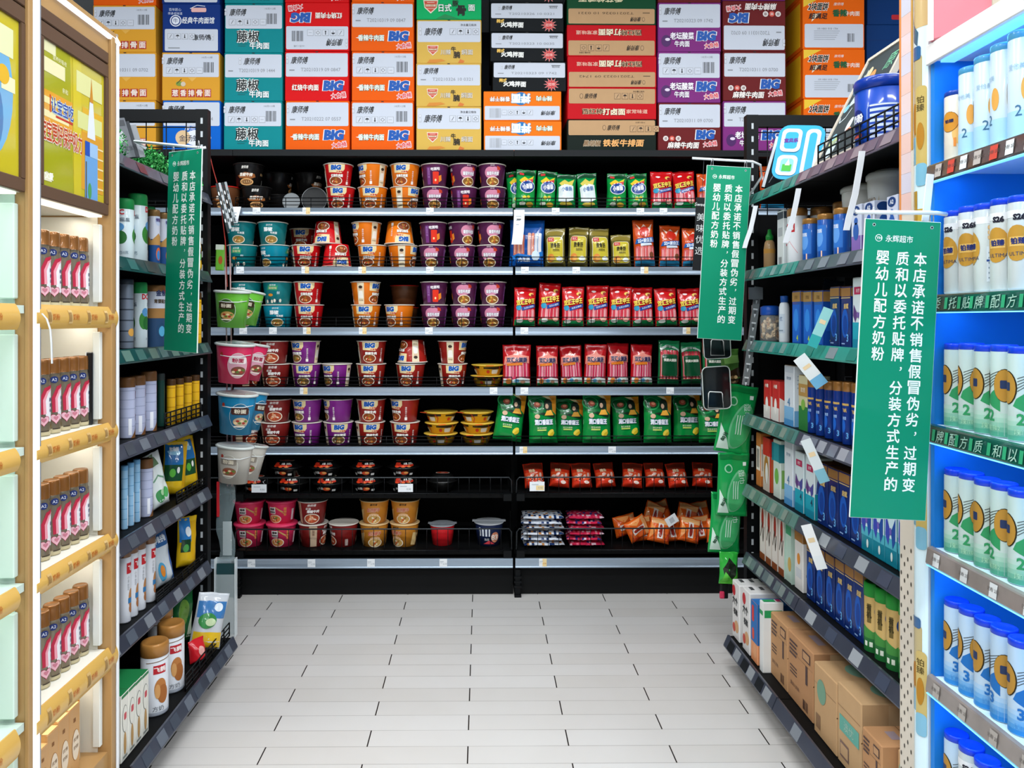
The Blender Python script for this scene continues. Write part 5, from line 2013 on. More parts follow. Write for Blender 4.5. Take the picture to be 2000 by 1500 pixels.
def guard(name, y0, y1, x, z, ht, lab, n, sgn):
    g = MB()
    z += .003
    for k in range(3):
        g.tube([(x, y0, z + ht * (k + 1) / 3), (x, y1, z + ht * (k + 1) / 3)], .0026, BLK2, 5)
    for k in range(n + 1):
        yy = y0 + (y1 - y0) * k / n
        g.tube([(x, yy, z), (x, yy, z + ht)], .0026, BLK2, 5)
    g.tube([(x, y0, z + .003), (x, y1, z + .003)], .0026, BLK2, 5)
    return tag(g.build('wire_guard'), lab, 'wire guard', 'clip-on wire guards')


yy = lambda px, x: atX(px, 600, x).y
guard('g', yy(322, -1.035), yy(392, -1.035), -1.035, DL['D'], .05, 'black wire guard in front of the yellow tins, fourth shelf', 7, -1)
guard('g', yy(345, -1.035), yy(402, -1.035), -1.035, DL['E'], .04, 'black wire guard in front of the blue yellow pouches, fifth shelf', 6, -1)
guard('g', yy(305, -1.035), yy(400, -1.035), -1.035, DL['F'], .03, 'low black wire guard in front of the cereal pouches, sixth shelf', 8, -1)
guard('g', yy(362, -.945), yy(448, -.945), -.945, DL['G'], .05, 'black wire guard along the far end of the base shelf', 7, -1)
guard('g', yy(1598, 1.008), yy(1764, 1.008), 1.008, DR['A'], .062, 'black wire guard in front of the chalkboard', 11, 1)

# ================================================================ GOODS ON THE RIGHT SIDE UNIT
@kb
def navy_tin():
    a = art_tin(texts=[('3', .016, .03, .02, '5fa8e8', 4), ('飞帆', .0, .11, .012, 'c9a860', 3), ('育婴', .0, .085, .01, '8fb0e0', 3)], around=(0, .08, -.08))
    for off in (0, .08, -.08):
        a.rect(off - .022, .125, off + .022, .132, 'c9a45c', 2)
        a.ell(off - .008, .06, .014, .022, '1d5fc0', 1)
    return tin('formula_tin', .03, .2, M('0c2f7c', .28, coat=.4), M('9a6a34', .3, .3, coat=.3), .03, a)


@kb
def navy_pack():
    a = Art()
    a.rect(-.034, .158, .034, .184, M('a87a44', .35, .2), 1)
    a.rect(-.034, .152, .034, .155, 'c9b07a', 2)
    a.ell(-.006, .075, .024, .045, '1858b8', 1)
    a.ell(-.004, .07, .015, .03, '0e3f94', 2)
    a.text('启赋', .004, .128, .016, 'd8bc7c', 3, bold=.04)
    a.text('3', .014, .03, .024, '6fb4ee', 3, bold=.03)
    a.rect(-.03, .01, -.006, .014, '8fb0e0', 2)
    s = Art()
    s.rect(-.03, .158, .03, .184, M('a87a44', .35, .2), 1)
    s.rect(-.022, .04, .022, .13, '123a86', 1)
    s.text('3', .0, .026, .018, '6fb4ee', 2)
    for q in range(5):
        s.rect(-.018, .06 + .012 * q, .014, .063 + .012 * q, '3f6ab8', 2)
    return pack('formula_box', .07, .062, .188, M('0b2a6e', .3, coat=.4), a, s, top=M('8a6030', .35))


@kb
def blue_pack():
    a = Art()
    a.rect(-.034, .15, .034, .184, M('b0864c', .35, .2), 1)
    a.text('贝拉', .0, .166, .012, '5a3c18', 3)
    a.rect(-.03, .005, .03, .14, '1c64c8', 1)
    a.ell(.0, .085, .02, .04, '2f86e0', 2)
    a.text('4', .012, .022, .02, 'b8d84a', 3, bold=.04)
    s = Art()
    s.rect(-.03, .15, .03, .184, M('b0864c', .35, .2), 1)
    s.rect(-.026, .0, .026, .148, '124aa4', 1)
    s.text('4', .0, .02, .018, 'b8d84a', 2, bold=.04)
    s.rect(-.02, .05, .02, .12, '1a58b8', 2)
    return pack('formula_box', .07, .062, .188, M('0e46a0', .3, coat=.4), a, s, top=M('8a6030', .35))


@kb
def blue_tin():
    a = art_tin(texts=[('1', .012, .02, .022, 'f2c8b0', 4), ('贝因', .0, .1, .012, 'dfe8f6', 3)], around=(0, .085, -.085))
    for off in (0, .085, -.085):
        a.rect(off - .03, .03, off + .03, .12, '2f72c8', 1)
        a.ell(off, .075, .018, .03, '5f9ae0', 2)
    return tin('formula_tin', .032, .16, M('1c55ac', .28, coat=.4), M('a5763c', .3, .3, coat=.3), .02, a)


@kb
def white_gold_tin():
    a = Art()
    for off in (0, .1, -.1):
        a.rect(off - .022, .11, off + .02, .138, 'c0242e', 1)
        a.text('飞鹤', off, .124, .015, 'f6e8e4', 2, bold=.04)
        a.line([(off - .03, .06), (off, .08), (off + .03, .04)], .002, 'd8a0a4', 1)
    return tin('formula_tin', .034, .19, M('dde0e4', .3, coat=.3), M('9c6c38', .3, .3, coat=.3), .026, a)


@kb
def white_pack4():
    a = Art()
    a.rect(-.032, .0, .032, .06, '7fb4dc', 1)
    a.rect(-.032, .0, .032, .02, '4f94cc', 2)
    a.text('4', .0, .075, .026, '5a86b0', 3)
    a.text('爱他美', .0, .15, .01, '7a8ea4', 2)
    a.rect(-.03, .168, .03, .186, 'c2cdd6', 1)
    s = Art()
    s.rect(-.03, .0, .03, .05, '6fa8d4', 1)
    s.text('4', .0, .08, .026, '5a86b0', 2)
    for q in range(4):
        s.rect(-.022, .12 + q * .012, .018, .123 + q * .012, '9fb0c0', 2)
    return pack('formula_box', .066, .062, .19, M('dbe3ea', .35, coat=.25), a, s, top='b9a07a')


@kb
def bow_pack():
    a = Art()
    a.rect(-.034, .0, .034, .07, '1f9fb4', 1)
    a.rect(-.034, .0, .034, .025, '1788a4', 2)
    a.rect(-.024, .145, .024, .165, 'b82858', 2)
    a.text('美赞', .0, .155, .011, 'f4e6ea', 3)
    a.poly([(-.002, .092), (-.026, .118), (-.03, .088), (-.016, .07)], '5c3a7a', 3)
    a.poly([(.002, .092), (.028, .112), (.026, .08), (.012, .066)], '4a4a94', 3)
    a.ell(.0, .09, .007, .008, '7a5aa0', 4)
    a.text('4', .014, .05, .022, '22405c', 3, bold=.03)
    s = Art()
    s.rect(-.03, .0, .03, .08, '1f9fb4', 1)
    s.poly([(.0, .092), (-.022, .12), (-.026, .08)], '3a62b0', 2)
    s.poly([(.0, .092), (.024, .12), (.022, .07)], '2c4c94', 2)
    s.text('4', .008, .04, .022, 'e8f2f4', 3)
    return pack('formula_box', .07, .062, .19, M('d4e4e8', .35, coat=.3), a, s, top='c8d4da')


@kb
def teal_pack():
    a = Art()
    a.rect(-.034, .06, .034, .188, 'c8e2ea', 1)
    a.rect(-.034, .038, .034, .06, '4fb0c4', 1)
    a.poly([(-.002, .076), (-.028, .112), (-.031, .064), (-.014, .044)], '3a4ab0', 3)
    a.poly([(.002, .076), (.028, .108), (.027, .058), (.012, .04)], '1f4c9c', 3)
    a.ell(.0, .076, .007, .008, '6a5ab0', 4)
    a.ell(.006, .022, .006, .01, 'e4f2f0', 3)
    s = Art()
    s.rect(-.03, .07, .03, .188, 'b4dce6', 1)
    s.rect(-.03, .045, .03, .07, '4fb0c4', 1)
    s.ell(.004, .03, .008, .012, 'e4f2f0', 2)
    s.ell(.004, .027, .004, .007, '3a4a5a', 3)
    s.poly([(.0, .084), (-.026, .116), (-.028, .06)], '4a4a9c', 4)
    s.poly([(.0, .084), (.026, .114), (.022, .05)], '1f56b4', 4)
    return pack('formula_box', .07, .062, .19, M('14859c', .3, coat=.4), a, s, top='b8ccd4')


@kb
def red_white_pack():
    a = Art()
    a.rect(-.03, .0, .03, .05, 'e6e2dc', 1)
    a.ell(.0, .095, .02, .034, 'c42a2c', 1)
    a.ell(.0, .055, .012, .03, 'f4f0ea', 2)
    a.text('小鹿', .0, .13, .014, 'f4e4d8', 3, bold=.05)
    s = Art()
    s.poly([(-.03, .0), (.03, .0), (.03, .05), (-.03, .09)], 'e8e2da', 1)
    s.ell(.0, .1, .014, .03, 'b8242a', 2)
    s.ell(.004, .04, .01, .03, 'd9d2c8', 2)
    return pack('biscuit_box', .062, .062, .15, M('c6312e', .35, coat=.2), a, s)


@kb
def snack_pack():
    a = Art()
    a.rect(-.03, .0, .03, .15, 'dfd8d0', 1)
    a.ell(.004, .11, .014, .028, 'a2241c', 2)
    a.line([(-.02, .06), (.0, .1), (.01, .05), (.022, .09)], .006, '4a3a34', 3)
    a.rect(-.03, .0, .03, .018, '8a4a28', 3)
    s = Art()
    s.rect(-.03, .0, .03, .15, 'd4c8bc', 1)
    s.line([(-.02, .05), (.0, .09), (.018, .05)], .006, '5a463c', 2)
    return pack('biscuit_box', .062, .062, .15, M('d9d0c6', .35, coat=.2), a, s, top='3a2a24')


@kb
def orange_pack():
    a = Art()
    a.rect(-.03, .03, .03, .075, 'f2e8dc', 1)
    a.barcode(-.02, .035, .02, .07, '3a3a3a', 2, 9)
    s = Art()
    s.rect(-.028, .02, .028, .08, 'e8d8c4', 1)
    s.barcode(-.02, .03, .02, .07, '3a3a3a', 2, 9)
    return pack('biscuit_box', .07, .06, .1, M('c87a3c', .4), a, s)


@kb
def red_box():
    a = Art()
    a.rect(-.03, .0, .03, .11, 'cfc2b4', 1)
    a.rect(-.03, .1, .03, .15, 'c62420', 2)
    a.ell(.0, .06, .02, .04, 'a8742c', 2)
    a.ell(.004, .05, .012, .03, 'e0e0dc', 3)
    s = Art()
    s.rect(-.028, .0, .028, .1, 'd0613a', 1)
    s.ell(.0, .05, .016, .03, 'e4dcd0', 2)
    s.rect(-.02, .11, .02, .13, 'f0e0d0', 2)
    return pack('biscuit_box', .064, .062, .15, M('b8241e', .35, coat=.2), a, s)


@kb
def green_pack():
    a = Art()
    a.rect(-.03, .0, .03, .07, '2c7a3c', 1)
    a.rect(-.03, .1, .03, .135, 'b08a4c', 2)
    a.text('欧恩', .0, .118, .014, 'f0ead8', 3)
    a.ell(.0, .075, .013, .016, '7fb04a', 2)
    s = Art()
    s.rect(-.03, .0, .03, .06, '24682f', 1)
    s.ell(.0, .08, .015, .018, '5f9a3c', 2)
    return pack('formula_box', .064, .062, .16, M('cfc9a0', .35, coat=.25), a, s, top='8a6a34')


@kb
def green_white_pack():
    a = Art()
    a.rect(-.03, .1, .03, .15, '2a8f9a', 1)
    a.ell(.0, .06, .018, .022, '6fae4c', 1)
    s = Art()
    s.rect(-.03, .1, .03, .15, '2a7f8a', 1)
    s.rect(-.02, .03, .02, .08, '7fb05a', 1)
    return pack('formula_box', .064, .05, .16, M('d0dcd2', .35, coat=.25), a, s)


@kb
def pale_green_pack():
    a = Art()
    a.rect(-.03, .0, .03, .05, 'b8cfc0', 1)
    a.ell(.006, .05, .016, .02, 'c9a85c', 2)
    a.rect(-.03, .13, .03, .16, '3f9a6c', 1)
    s = Art()
    s.rect(-.03, .0, .03, .16, 'b9d2c4', 1)
    s.ell(.0, .05, .014, .02, 'c9a85c', 2)
    return pack('formula_box', .064, .05, .165, M('bcd6c8', .35, coat=.25), a, s)


@kb
def white_gold_pack():
    a = Art()
    a.rect(-.032, .155, .032, .184, M('b0783a', .35, .2), 1)
    a.ell(.0, .1, .012, .018, 'd88a34', 2)
    a.rect(-.022, .04, .022, .07, 'c8ccd0', 1)
    s = Art()
    s.rect(-.03, .155, .03, .184, M('b0783a', .35, .2), 1)
    s.ell(.0, .1, .011, .016, 'd88a34', 2)
    s.rect(-.02, .05, .02, .058, 'a8aeb4', 1)
    return pack('formula_box', .066, .06, .188, M('e2e0dc', .35, coat=.25), a, s, top=M('9a6a34', .35))


@kb
def green_lid_tin():
    a = Art()
    for off in (0, .1, -.1):
        a.rect(off - .05, .0, off + .05, .055, '1f6a32', 1)
        a.poly([(off - .05, .05), (off - .02, .075), (off + .02, .06), (off + .05, .078), (off + .05, .04), (off - .05, .04)], '3f8a3c', 2)
        a.rect(off - .004, .085, off + .012, .14, '6a5a2c', 2)
        a.vtext('有机', off + .004, .128, .018, '3a3010', 3, bold=.04)
        a.rect(off - .014, .016, off - .002, .03, 'dfe8d8', 3)
        a.rect(off + .006, .016, off + .018, .03, 'dfe8d8', 3)
        a.ell(off + .036, .12, .013, .016, '1c3f7c', 2)
    return tin('formula_tin', .036, .2, M('cfae6c', .3, .15, coat=.35), '158a2c', .04, a, bottom='c9ccc4')


@kb
def bear_pack():
    a = Art()
    a.rect(-.03, .0, .03, .06, '8a6ab8', 1)
    a.ell(.0, .075, .018, .03, '2f5fb0', 2)
    a.ell(.0, .11, .012, .012, '2f5fb0', 2)
    a.ell(.0, .145, .024, .016, '1c3f7c', 2)
    a.text('A2', .0, .145, .014, 'e4eaf4', 3, bold=.04)
    s = Art()
    s.rect(-.03, .0, .03, .06, '7a5aa8', 1)
    s.ell(.0, .09, .016, .03, '2f5fb0', 2)
    s.ell(.0, .145, .022, .016, '1c3f7c', 2)
    return pack('formula_box', .064, .062, .165, M('cfd6ea', .35, coat=.25), a, s)


@kb
def white_tub():
    g = MB()
    root = empty('white_tub')
    w = M('b9bdbb', .4, coat=.2)
    g.lathe([(0, .001), (.062, .001), (.065, 0), (.072, .07), (.072, .085)], w, 28)
    a = Art()
    a.rect(-.04, .03, .04, .045, 'a89a80', 1)
    a.text('MOMO', .0, .037, .012, '6a5a44', 2)
    a.stamp(g, cone_fn(.065, .072, .085), step=(.01, .04), eps=.0004)
    g.build('tub_body', root)
    MB().lathe([(.071, .083), (.077, .084), (.077, .094), (.07, .099), (.05, .1), (.048, .104), (0, .104)], M('a9afae', .35, coat=.2), 28).build('lid', root)
    return root


@kb
def biscuit_jar():
    root = empty('biscuit_jar')
    g = MB()
    rr = random.Random(4)
    for k in range(46):
        a_, q = rr.uniform(0, 6.28), rr.uniform(0, 1)
        r = .021
        c = Vector((r * cos(a_), r * sin(a_), .008 + q * .05))
        m = Matrix.Translation(c) @ Euler((rr.uniform(0, 3), rr.uniform(0, 3), 0)).to_matrix().to_4x4()
        g.box(-.006, .006, -.005, .005, -.0035, .0035, ('e0c49a', 'd2ae7c', 'ead6b4', 'b8844c')[k % 4], .0015, mtx=m)
    b = g.build('biscuits', root)
    b['kind'] = 'stuff'
    MB().lathe([(0, 0), (.027, 0), (.03, .004), (.03, .06), (.026, .066), (.026, .068)], M('e4ecee', .1, alpha=.22, coat=.5), 24).build('jar_wall', root)
    MB().lathe([(.027, .066), (.029, .067), (.029, .086), (.02, .09), (0, .09)], M('1d56b8', .35, coat=.2), 20).build('lid', root)
    return root


@kb
def green_bottle():
    root = empty('sauce_bottle')
    MB().lathe([(0, .001), (.02, 0), (.024, .006), (.024, .08, M('d8a04c', .35)), (.024, .1), (.02, .13), (.013, .142)], M('c6a070', .35, coat=.3), 20).build('bottle_body', root)
    MB().lathe([(.013, .14), (.016, .142), (.016, .16), (.009, .172), (.007, .19), (0, .192)], M('1f9a3c', .35, coat=.3), 18).build('cap', root)
    return root


@kb
def white_bottle():
    root = empty('supplement_bottle')
    g = MB()
    g.lathe([(0, .001), (.022, 0), (.024, .005), (.024, .11), (.02, .122), (.014, .127)], M('cfd6dc', .35, coat=.2), 20)
    a = Art()
    for off in (0, .07, -.07):
        a.rect(off - .018, .03, off + .018, .09, 'b8c4d0', 1)
        a.text('优', off, .075, .014, '3a5a8c', 2)
        a.rect(off - .014, .036, off + .01, .04, '7a8a9a', 2)
    a.stamp(g, cone_fn(.024, .024, .12), step=(.006, .04), eps=.0004)
    g.build('bottle_body', root)
    MB().lathe([(.015, .126), (.018, .127), (.018, .146), (0, .147)], '1f4f9a', 18).build('cap', root)
    return root


@kb
def pale_box():
    a = Art()
    a.rect(-.03, .14, .03, .16, '3a4650', 1)
    a.rect(-.022, .09, .022, .115, 'a8aeb2', 1)
    a.barcode(-.016, .01, .016, .03, '3a3a3a', 1, 8)
    s = Art()
    s.rect(-.03, .14, .03, .16, '3a4650', 1)
    s.rect(-.02, .06, .02, .066, 'b84a5a', 2)
    for q in range(5):
        s.rect(-.022, .075 + q * .01, .016, .078 + q * .01, '9aa4aa', 1)
    s.barcode(-.014, .008, .014, .03, '3a3a3a', 1, 8)
    return pack('formula_box', .064, .062, .165, M('d2d8da', .35, coat=.25), a, s, top='2c3a44')


@kb
def black_bag():
    def f(a, w, h):
        a.rect(-w * .4, h * .2, w * .4, h * .5, gloss('1a2c5a'), 1)
        a.ell(.0, h * .75, w * .3, h * .1, gloss('5a4a44'), 1)
    return bagk('bb', .09, .19, '1c2436', f, 9)


RG = 'formula boxes and tins on the right side unit'
_r = ', right side unit'
# second shelf
on_right('green_bottle', 1503, 'B', 1.07, 82, 'orange sauce bottle with green cap behind the middle green sign, second shelf', 'bottle', wpx=22)
on_right('pale_box', 1524, 'B', 1.035, 112, 'pale grey box with dark top beside the green capped bottle, second shelf', 'formula box', RG, wpx=32)
on_right('white_gold_tin', 1557, 'B', 1.06, 112, 'white tin with gold lid and red badge, second shelf' + _r, 'formula tin', RG, 20, wpx=38)
on_right('white_gold_tin', 1606, 'B', 1.145, 114, 'white tin with gold lid behind the blue tins, second shelf' + _r, 'formula tin', RG, -60, wpx=44)
on_right('white_gold_tin', 1650, 'B', 1.145, 118, 'farther back white tin with gold lid near the bear boxes, second shelf', 'formula tin', RG, -60, wpx=44)
for px, h, lab in ((1584, 86, 'blue tin with gold lid next to the white badge tin, second shelf'), (1613, 90, 'blue tin with gold lid, middle of three, second shelf'), (1645, 96, 'blue tin with gold lid next to the bear boxes, second shelf')):
    on_right('blue_tin', px, 'B', 1.045, h, lab, 'formula tin', RG, 15, wpx=32)
for px, h, lab in ((1672, 96, 'pale purple box with blue bear after the blue tins, second shelf'), (1697, 98, 'second pale purple box with blue bear, second shelf'), (1742, 102, 'pale purple box with blue bear above the near green sign')):
    on_right('bear_pack', px, 'B', 1.03, h, lab, 'formula box', RG, wpx=40)
on_right('white_tub', 1690, 'B', 1.125, 76, 'white plastic tub stacked behind the bear boxes' + _r, 'tub', None, 0, dz=.1005, wpx=90)
on_right('white_tub', 1738, 'B', 1.125, 92, 'white plastic tub next to the pale column' + _r, 'tub', None, 0, dz=.1005, wpx=86)
for px in (1690, 1738):
    o = on_right('pale_box', px, 'B', 1.085, 66, 'dark topped box under the white tub %s' % ('beside the pale column' if px > 1700 else 'behind the bear boxes'), 'formula box', RG, wpx=74)
    o.scale = (o.scale[0] * .9, o.scale[1] * 1.0, .1 / .1656)
# third shelf
on_right('biscuit_jar', 1504, 'C', 1.055, 70, 'clear jar of small biscuits with blue lid' + _r, 'biscuit jar', wpx=38)
on_right('white_bottle', 1532, 'C', 1.045, 92, 'white bottle with blue cap beside the biscuit jar', 'bottle', None, 30, wpx=20)
for px, h, lab in ((1555, 104, 'first'), (1577, 106, 'second'), (1598, 108, 'third')):
    on_right('blue_pack', px, 'C', 1.03, h, '%s blue box with gold top after the white bottle, third shelf' % lab, 'formula box', RG, wpx=40)
on_right('black_bag', 1606, 'C', 1.125, 122, 'dark crumpled pouch between blue and navy boxes, third shelf', 'pouch', None, 30, -6, 8, dz=.008, wpx=46)
for px, h, lab in ((1630, 118, 'navy box with gold top after the dark pouch, third shelf'), (1652, 120, 'navy box with gold top next to the white flower box, third shelf')):
    on_right('navy_pack', px, 'C', 1.03, h, lab, 'formula box', RG, wpx=40)
on_right('bow_pack', 1676, 'C', 1.03, 140, 'white and teal box with purple flower at the near sign edge, third shelf', 'formula box', RG, wpx=46)
# fourth shelf
for px, h, lab in ((1498, 74, 'red and white biscuit box at the far end, fourth shelf'), (1515, 78, 'second red and white biscuit box, fourth shelf' + _r)):
    on_right('red_white_pack', px, 'D', 1.03, h, lab, 'biscuit box', 'red and white biscuit boxes', wpx=36)
on_right('white_pack4', 1541, 'D', 1.03, 118, 'tall white and pale blue box numbered 4, fourth shelf', 'formula box', RG, wpx=48)
on_right('green_pack', 1569, 'D', 1.03, 108, 'green and gold box beside the navy tins, fourth shelf', 'formula box', RG, wpx=46)
for k, (px, h) in enumerate(((1590, 106), (1606, 109), (1623, 113), (1640, 118), (1658, 123), (1676, 127))):
    on_right('navy_tin', px, 'D', 1.042, h, '%s navy tin with gold lid from the green box, fourth shelf' % ORD[k], 'formula tin', RG, 20, wpx=24)
# fifth shelf
on_right('red_box', 1497, 'E', 1.035, 104, 'red biscuit box at the far end, fifth shelf' + _r, 'biscuit box', None, wpx=38)
on_right('orange_pack', 1481, 'E', 1.036, 104, 'orange brown box with barcode at the very end of the fifth shelf', 'biscuit box', None, wpx=24)
on_right('green_white_pack', 1517, 'E', 1.03, 114, 'green and white box between red box and white box, fifth shelf', 'formula box', RG, wpx=36)
on_right('white_pack4', 1540, 'E', 1.03, 126, 'white and pale blue box numbered 4, fifth shelf', 'formula box', RG, wpx=42)
for px, h, lab in ((1561, 117, 'white and teal bow box beside the pale blue box, fifth shelf'), (1582, 120, 'white and teal bow box beside the navy boxes, fifth shelf')):
    on_right('bow_pack', px, 'E', 1.03, h, lab, 'formula box', RG, wpx=42)
for k, (px, h) in enumerate(((1606, 122), (1627, 125), (1649, 130), (1672, 135))):
    on_right('navy_pack', px, 'E', 1.03, h, '%s navy box with gold top after the bow boxes, fifth shelf' % ORD[k], 'formula box', RG, wpx=44)
for k, (px, h) in enumerate(((1693, 160), (1716, 166), (1740, 172), (1766, 178))):
    on_right('teal_pack', px, 'E', 1.03, h, '%s teal bow box showing below the near green sign, fifth shelf' % ORD[k], 'formula box', RG, wpx=46)
# sixth shelf
for k, (px, h) in enumerate(((1489, 110), (1501, 112), (1513, 115), (1526, 118))):
    on_right('snack_pack', px, 'F', 1.03, h, '%s cream and red biscuit box from the far end, sixth shelf' % ORD[k], 'biscuit box', 'cream and red biscuit boxes', wpx=28)
on_right('pale_green_pack', 1541, 'F', 1.03, 116, 'pale green box between biscuit boxes and gold topped box, sixth shelf', 'formula box', RG, wpx=34)
on_right('white_gold_pack', 1560, 'F', 1.03, 116, 'white box with gold top, sixth shelf' + _r, 'formula box', RG, wpx=40)
for k, (px, h) in enumerate(((1583, 116), (1602, 119), (1621, 123), (1640, 128), (1659, 133), (1677, 138))):
    on_right('navy_pack', px, 'F', 1.03, h, '%s navy box with gold top after the white gold box, sixth shelf' % ORD[k], 'formula box', RG, wpx=37)
for k, (px, h) in enumerate(((1708, 134), (1729, 141), (1751, 148), (1776, 156))):
    on_right('green_lid_tin', px, 'F', 1.045, h, '%s gold tin with bright green lid, sixth shelf' % ORD[k], 'formula tin', RG, 25, wpx=38)


# base shelf: drink cases and brown cartons
@kb
def milk_case():
    a = Art()
    a.ell(-.016, .125, .014, .014, 'c22a32', 1)
    a.text('六个', -.004, .1, .02, '22262a', 2, bold=.05)
    a.text('核桃', .0, .072, .016, '22262a', 2, bold=.04)
    a.ell(.008, .035, .018, .016, 'd8a878', 1)
    a.ell(-.014, .028, .012, .012, 'c84a3c', 2)
    s = Art()
    s.text('六个核桃', .0, .1, .016, '2c3034', 2, bold=.04)
    s.ell(.0, .05, .03, .02, 'e2d6cc', 1)
    t = Art()
    for q in range(4):
        t.text('核桃', -.01, -.05 + q * .03, .012, '2c3034', 1, bold=.04)
    return pack('drink_case', .062, .14, .15, M('e4e2e0', .4), a, s, topart=t)


@kb
def blue_case():
    a = Art()
    a.rect(-.03, .05, .03, .15, '2470b8', 1)
    a.rect(-.02, .1, .0, .14, 'd83a34', 2, .005)
    a.rect(-.018, .055, .002, .085, 'e0503a', 2, .01)
    a.ell(.008, .03, .016, .018, 'e8a878', 1)
    s = Art()
    s.rect(-.07, .05, .07, .15, '2268ac', 1)
    return pack('drink_case', .062, .14, .15, M('e89a6a', .4), a, s, top='2470b8')


@kb
def white_green_case():
    a = Art()
    a.rect(-.03, .0, .03, .15, 'e6e8e6', 1)
    a.rect(-.03, .13, .03, .14, '2a9a5a', 2)
    s = Art()
    s.rect(-.06, .125, .06, .142, '2a9a5a', 1)
    t = Art()
    t.rect(-.02, -.06, .02, .02, '2a9a5a', 1)
    t.rect(-.025, .03, .015, .06, 'c43a6a', 1)
    return pack('drink_case', .062, .14, .16, M('e9ebe9', .4), a, s, topart=t)


def on_base(kind, px, X, hpx, lab, wpx, group=None, cat='drink case'):
    return on_side(kind, px, DR['G'], X, hpx, lab, cat, group, -90, 0, 0, 0, wpx)


on_base('milk_case', 1437, .948, 112, 'white walnut drink case at the far end of the base shelf', 42, 'drink cases on the base shelf')
on_base('milk_case', 1457, .948, 122, 'second white walnut drink case, base shelf', 42, 'drink cases on the base shelf')
on_base('blue_case', 1473, .948, 118, 'blue and orange drink case between white cases, base shelf', 36, 'drink cases on the base shelf')
on_base('white_green_case', 1487, .948, 138, 'white and green drink case beside the brown cartons, base shelf', 18, 'drink cases on the base shelf')


def brown_carton(px0, px1, X, hpx, dep, lab, art=None, topart=None, tint='b98d63', side=None, seamdark=True):
    y1, y0 = atX(px0, 600, X).y, atX(px1, 600, X).y
    w = y1 - y0
    h = hpx * y1 / FPX
    g = MB()
    m = M(tint, .75, vary=.07, vscale=18, bump=.03, bscale=90)
    g.box(-w / 2, w / 2, 0, dep, 0, h, m, .003)
    a = Art()
    a.line([(-w / 2 + .003, h * .72), (w / 2 - .003, h * .72)], .0014, '8f6a48', 1)
    if art:
        art(a, w, h)
    a.stamp(g, front(), None, .0005)
    s = Art()
    s.rect(dep * -.5, h * .52, dep * .5, h * .535, '6d4d30', 1)
    s.rect(-.03, h * .05, .03, h * .98, 'c8a880', 1)
    s.stamp(g, plane_fn((w / 2, dep / 2, 0), (0, 1, 0), (0, 0, 1), (1, 0, 0)), None, .0005)
    t = Art()
    t.rect(-w / 2 + .004, -.0008, w / 2 - .004, .0008, '6d4d30', 2)
    if topart:
        topart(t, w, dep)
    t.stamp(g, lambda u, v, o: (u, dep / 2 + v, h + o), None, .0005)
    o = g.build('brown_carton', None, (X, (y0 + y1) / 2, DR['G'] + .0008), (0, 0, rad(-90)))
    return tag(o, lab, 'carton', 'brown cartons on the base shelf')


PINK = '4a3330'


def prints(a, w, h):
    for q in range(4):
        a.rect(-w * .42, h * (.86 - .06 * q), -w * (.1 + .04 * (q % 2)), h * (.89 - .06 * q), PINK, 2)
    for q in range(3):
        a.rect(-w * .4, h * (.5 - .05 * q), -w * .12, h * (.52 - .05 * q), PINK, 2)
    a.text('婴幼儿奶粉', -w * .2, h * .25, h * .06, PINK, 2, w=w * .36)
    a.rect(w * .1, h * .78, w * .4, h * .92, PINK, 2)
    a.rect(w * .13, h * .8, w * .37, h * .9, 'b98d63', 3)
    a.barcode(w * .12, h * .06, w * .32, h * .2, PINK, 2, 9)
    a.rect(w * .22, h * .45, w * .3, h * .72, PINK, 2)


def prints_top(t, w, d):
    t.text('有机婴配', -w * .1, d * .2, w * .16, PINK, 1)
    t.text('奶粉专用', -w * .05, d * .05, w * .12, PINK, 1)
    t.rect(-w * .2, -d * .25, w * .2, -d * .1, '9c8a90', 1)


def greens(a, w, h):
    a.ell(-w * .15, h * .66, w * .2, h * .17, '6f9a80', 2)
    a.rect(-w * .4, h * .1, -w * .2, h * .3, '8a6a4c', 2)


def greens2(a, w, h):
    a.rect(-w * .4, h * .42, w * .42, h * .62, '5fa898', 2)
    a.text('澳优', .0, h * .52, h * .12, 'a8c8b8', 3)
    a.rect(-w * .38, h * .1, w * .0, h * .3, '7d6258', 2)
    a.rect(-w * .35, h * .13, -w * .03, h * .27, 'bf9c74', 3)


def greens_top(t, w, d):
    t.ell(.0, .0, w * .3, d * .2, '7fa890', 1)


brown_carton(1505, 1538, .975, 121, .15, 'brown carton with dark printing beside the white green case', prints, prints_top)
brown_carton(1539, 1588, .975, 128, .16, 'wider brown carton with printed bars, second from the drink cases', prints, prints_top, 'b5875f')
brown_carton(1590, 1634, .965, 136, .2, 'brown carton with round green print, middle of the base shelf', greens, greens_top, 'bf9a70')
brown_carton(1636, 1682, .965, 154, .2, 'brown carton with teal green label band', greens2, greens_top, 'c29e74')
brown_carton(1684, 1722, .955, 134, .16, 'shorter brown carton with printed top near the perforated column', prints, prints_top, 'b98a60')
brown_carton(1753, 1771, .99, 140, .18, 'brown carton cut off by the perforated column foot', greens, greens_top, 'bd966b')

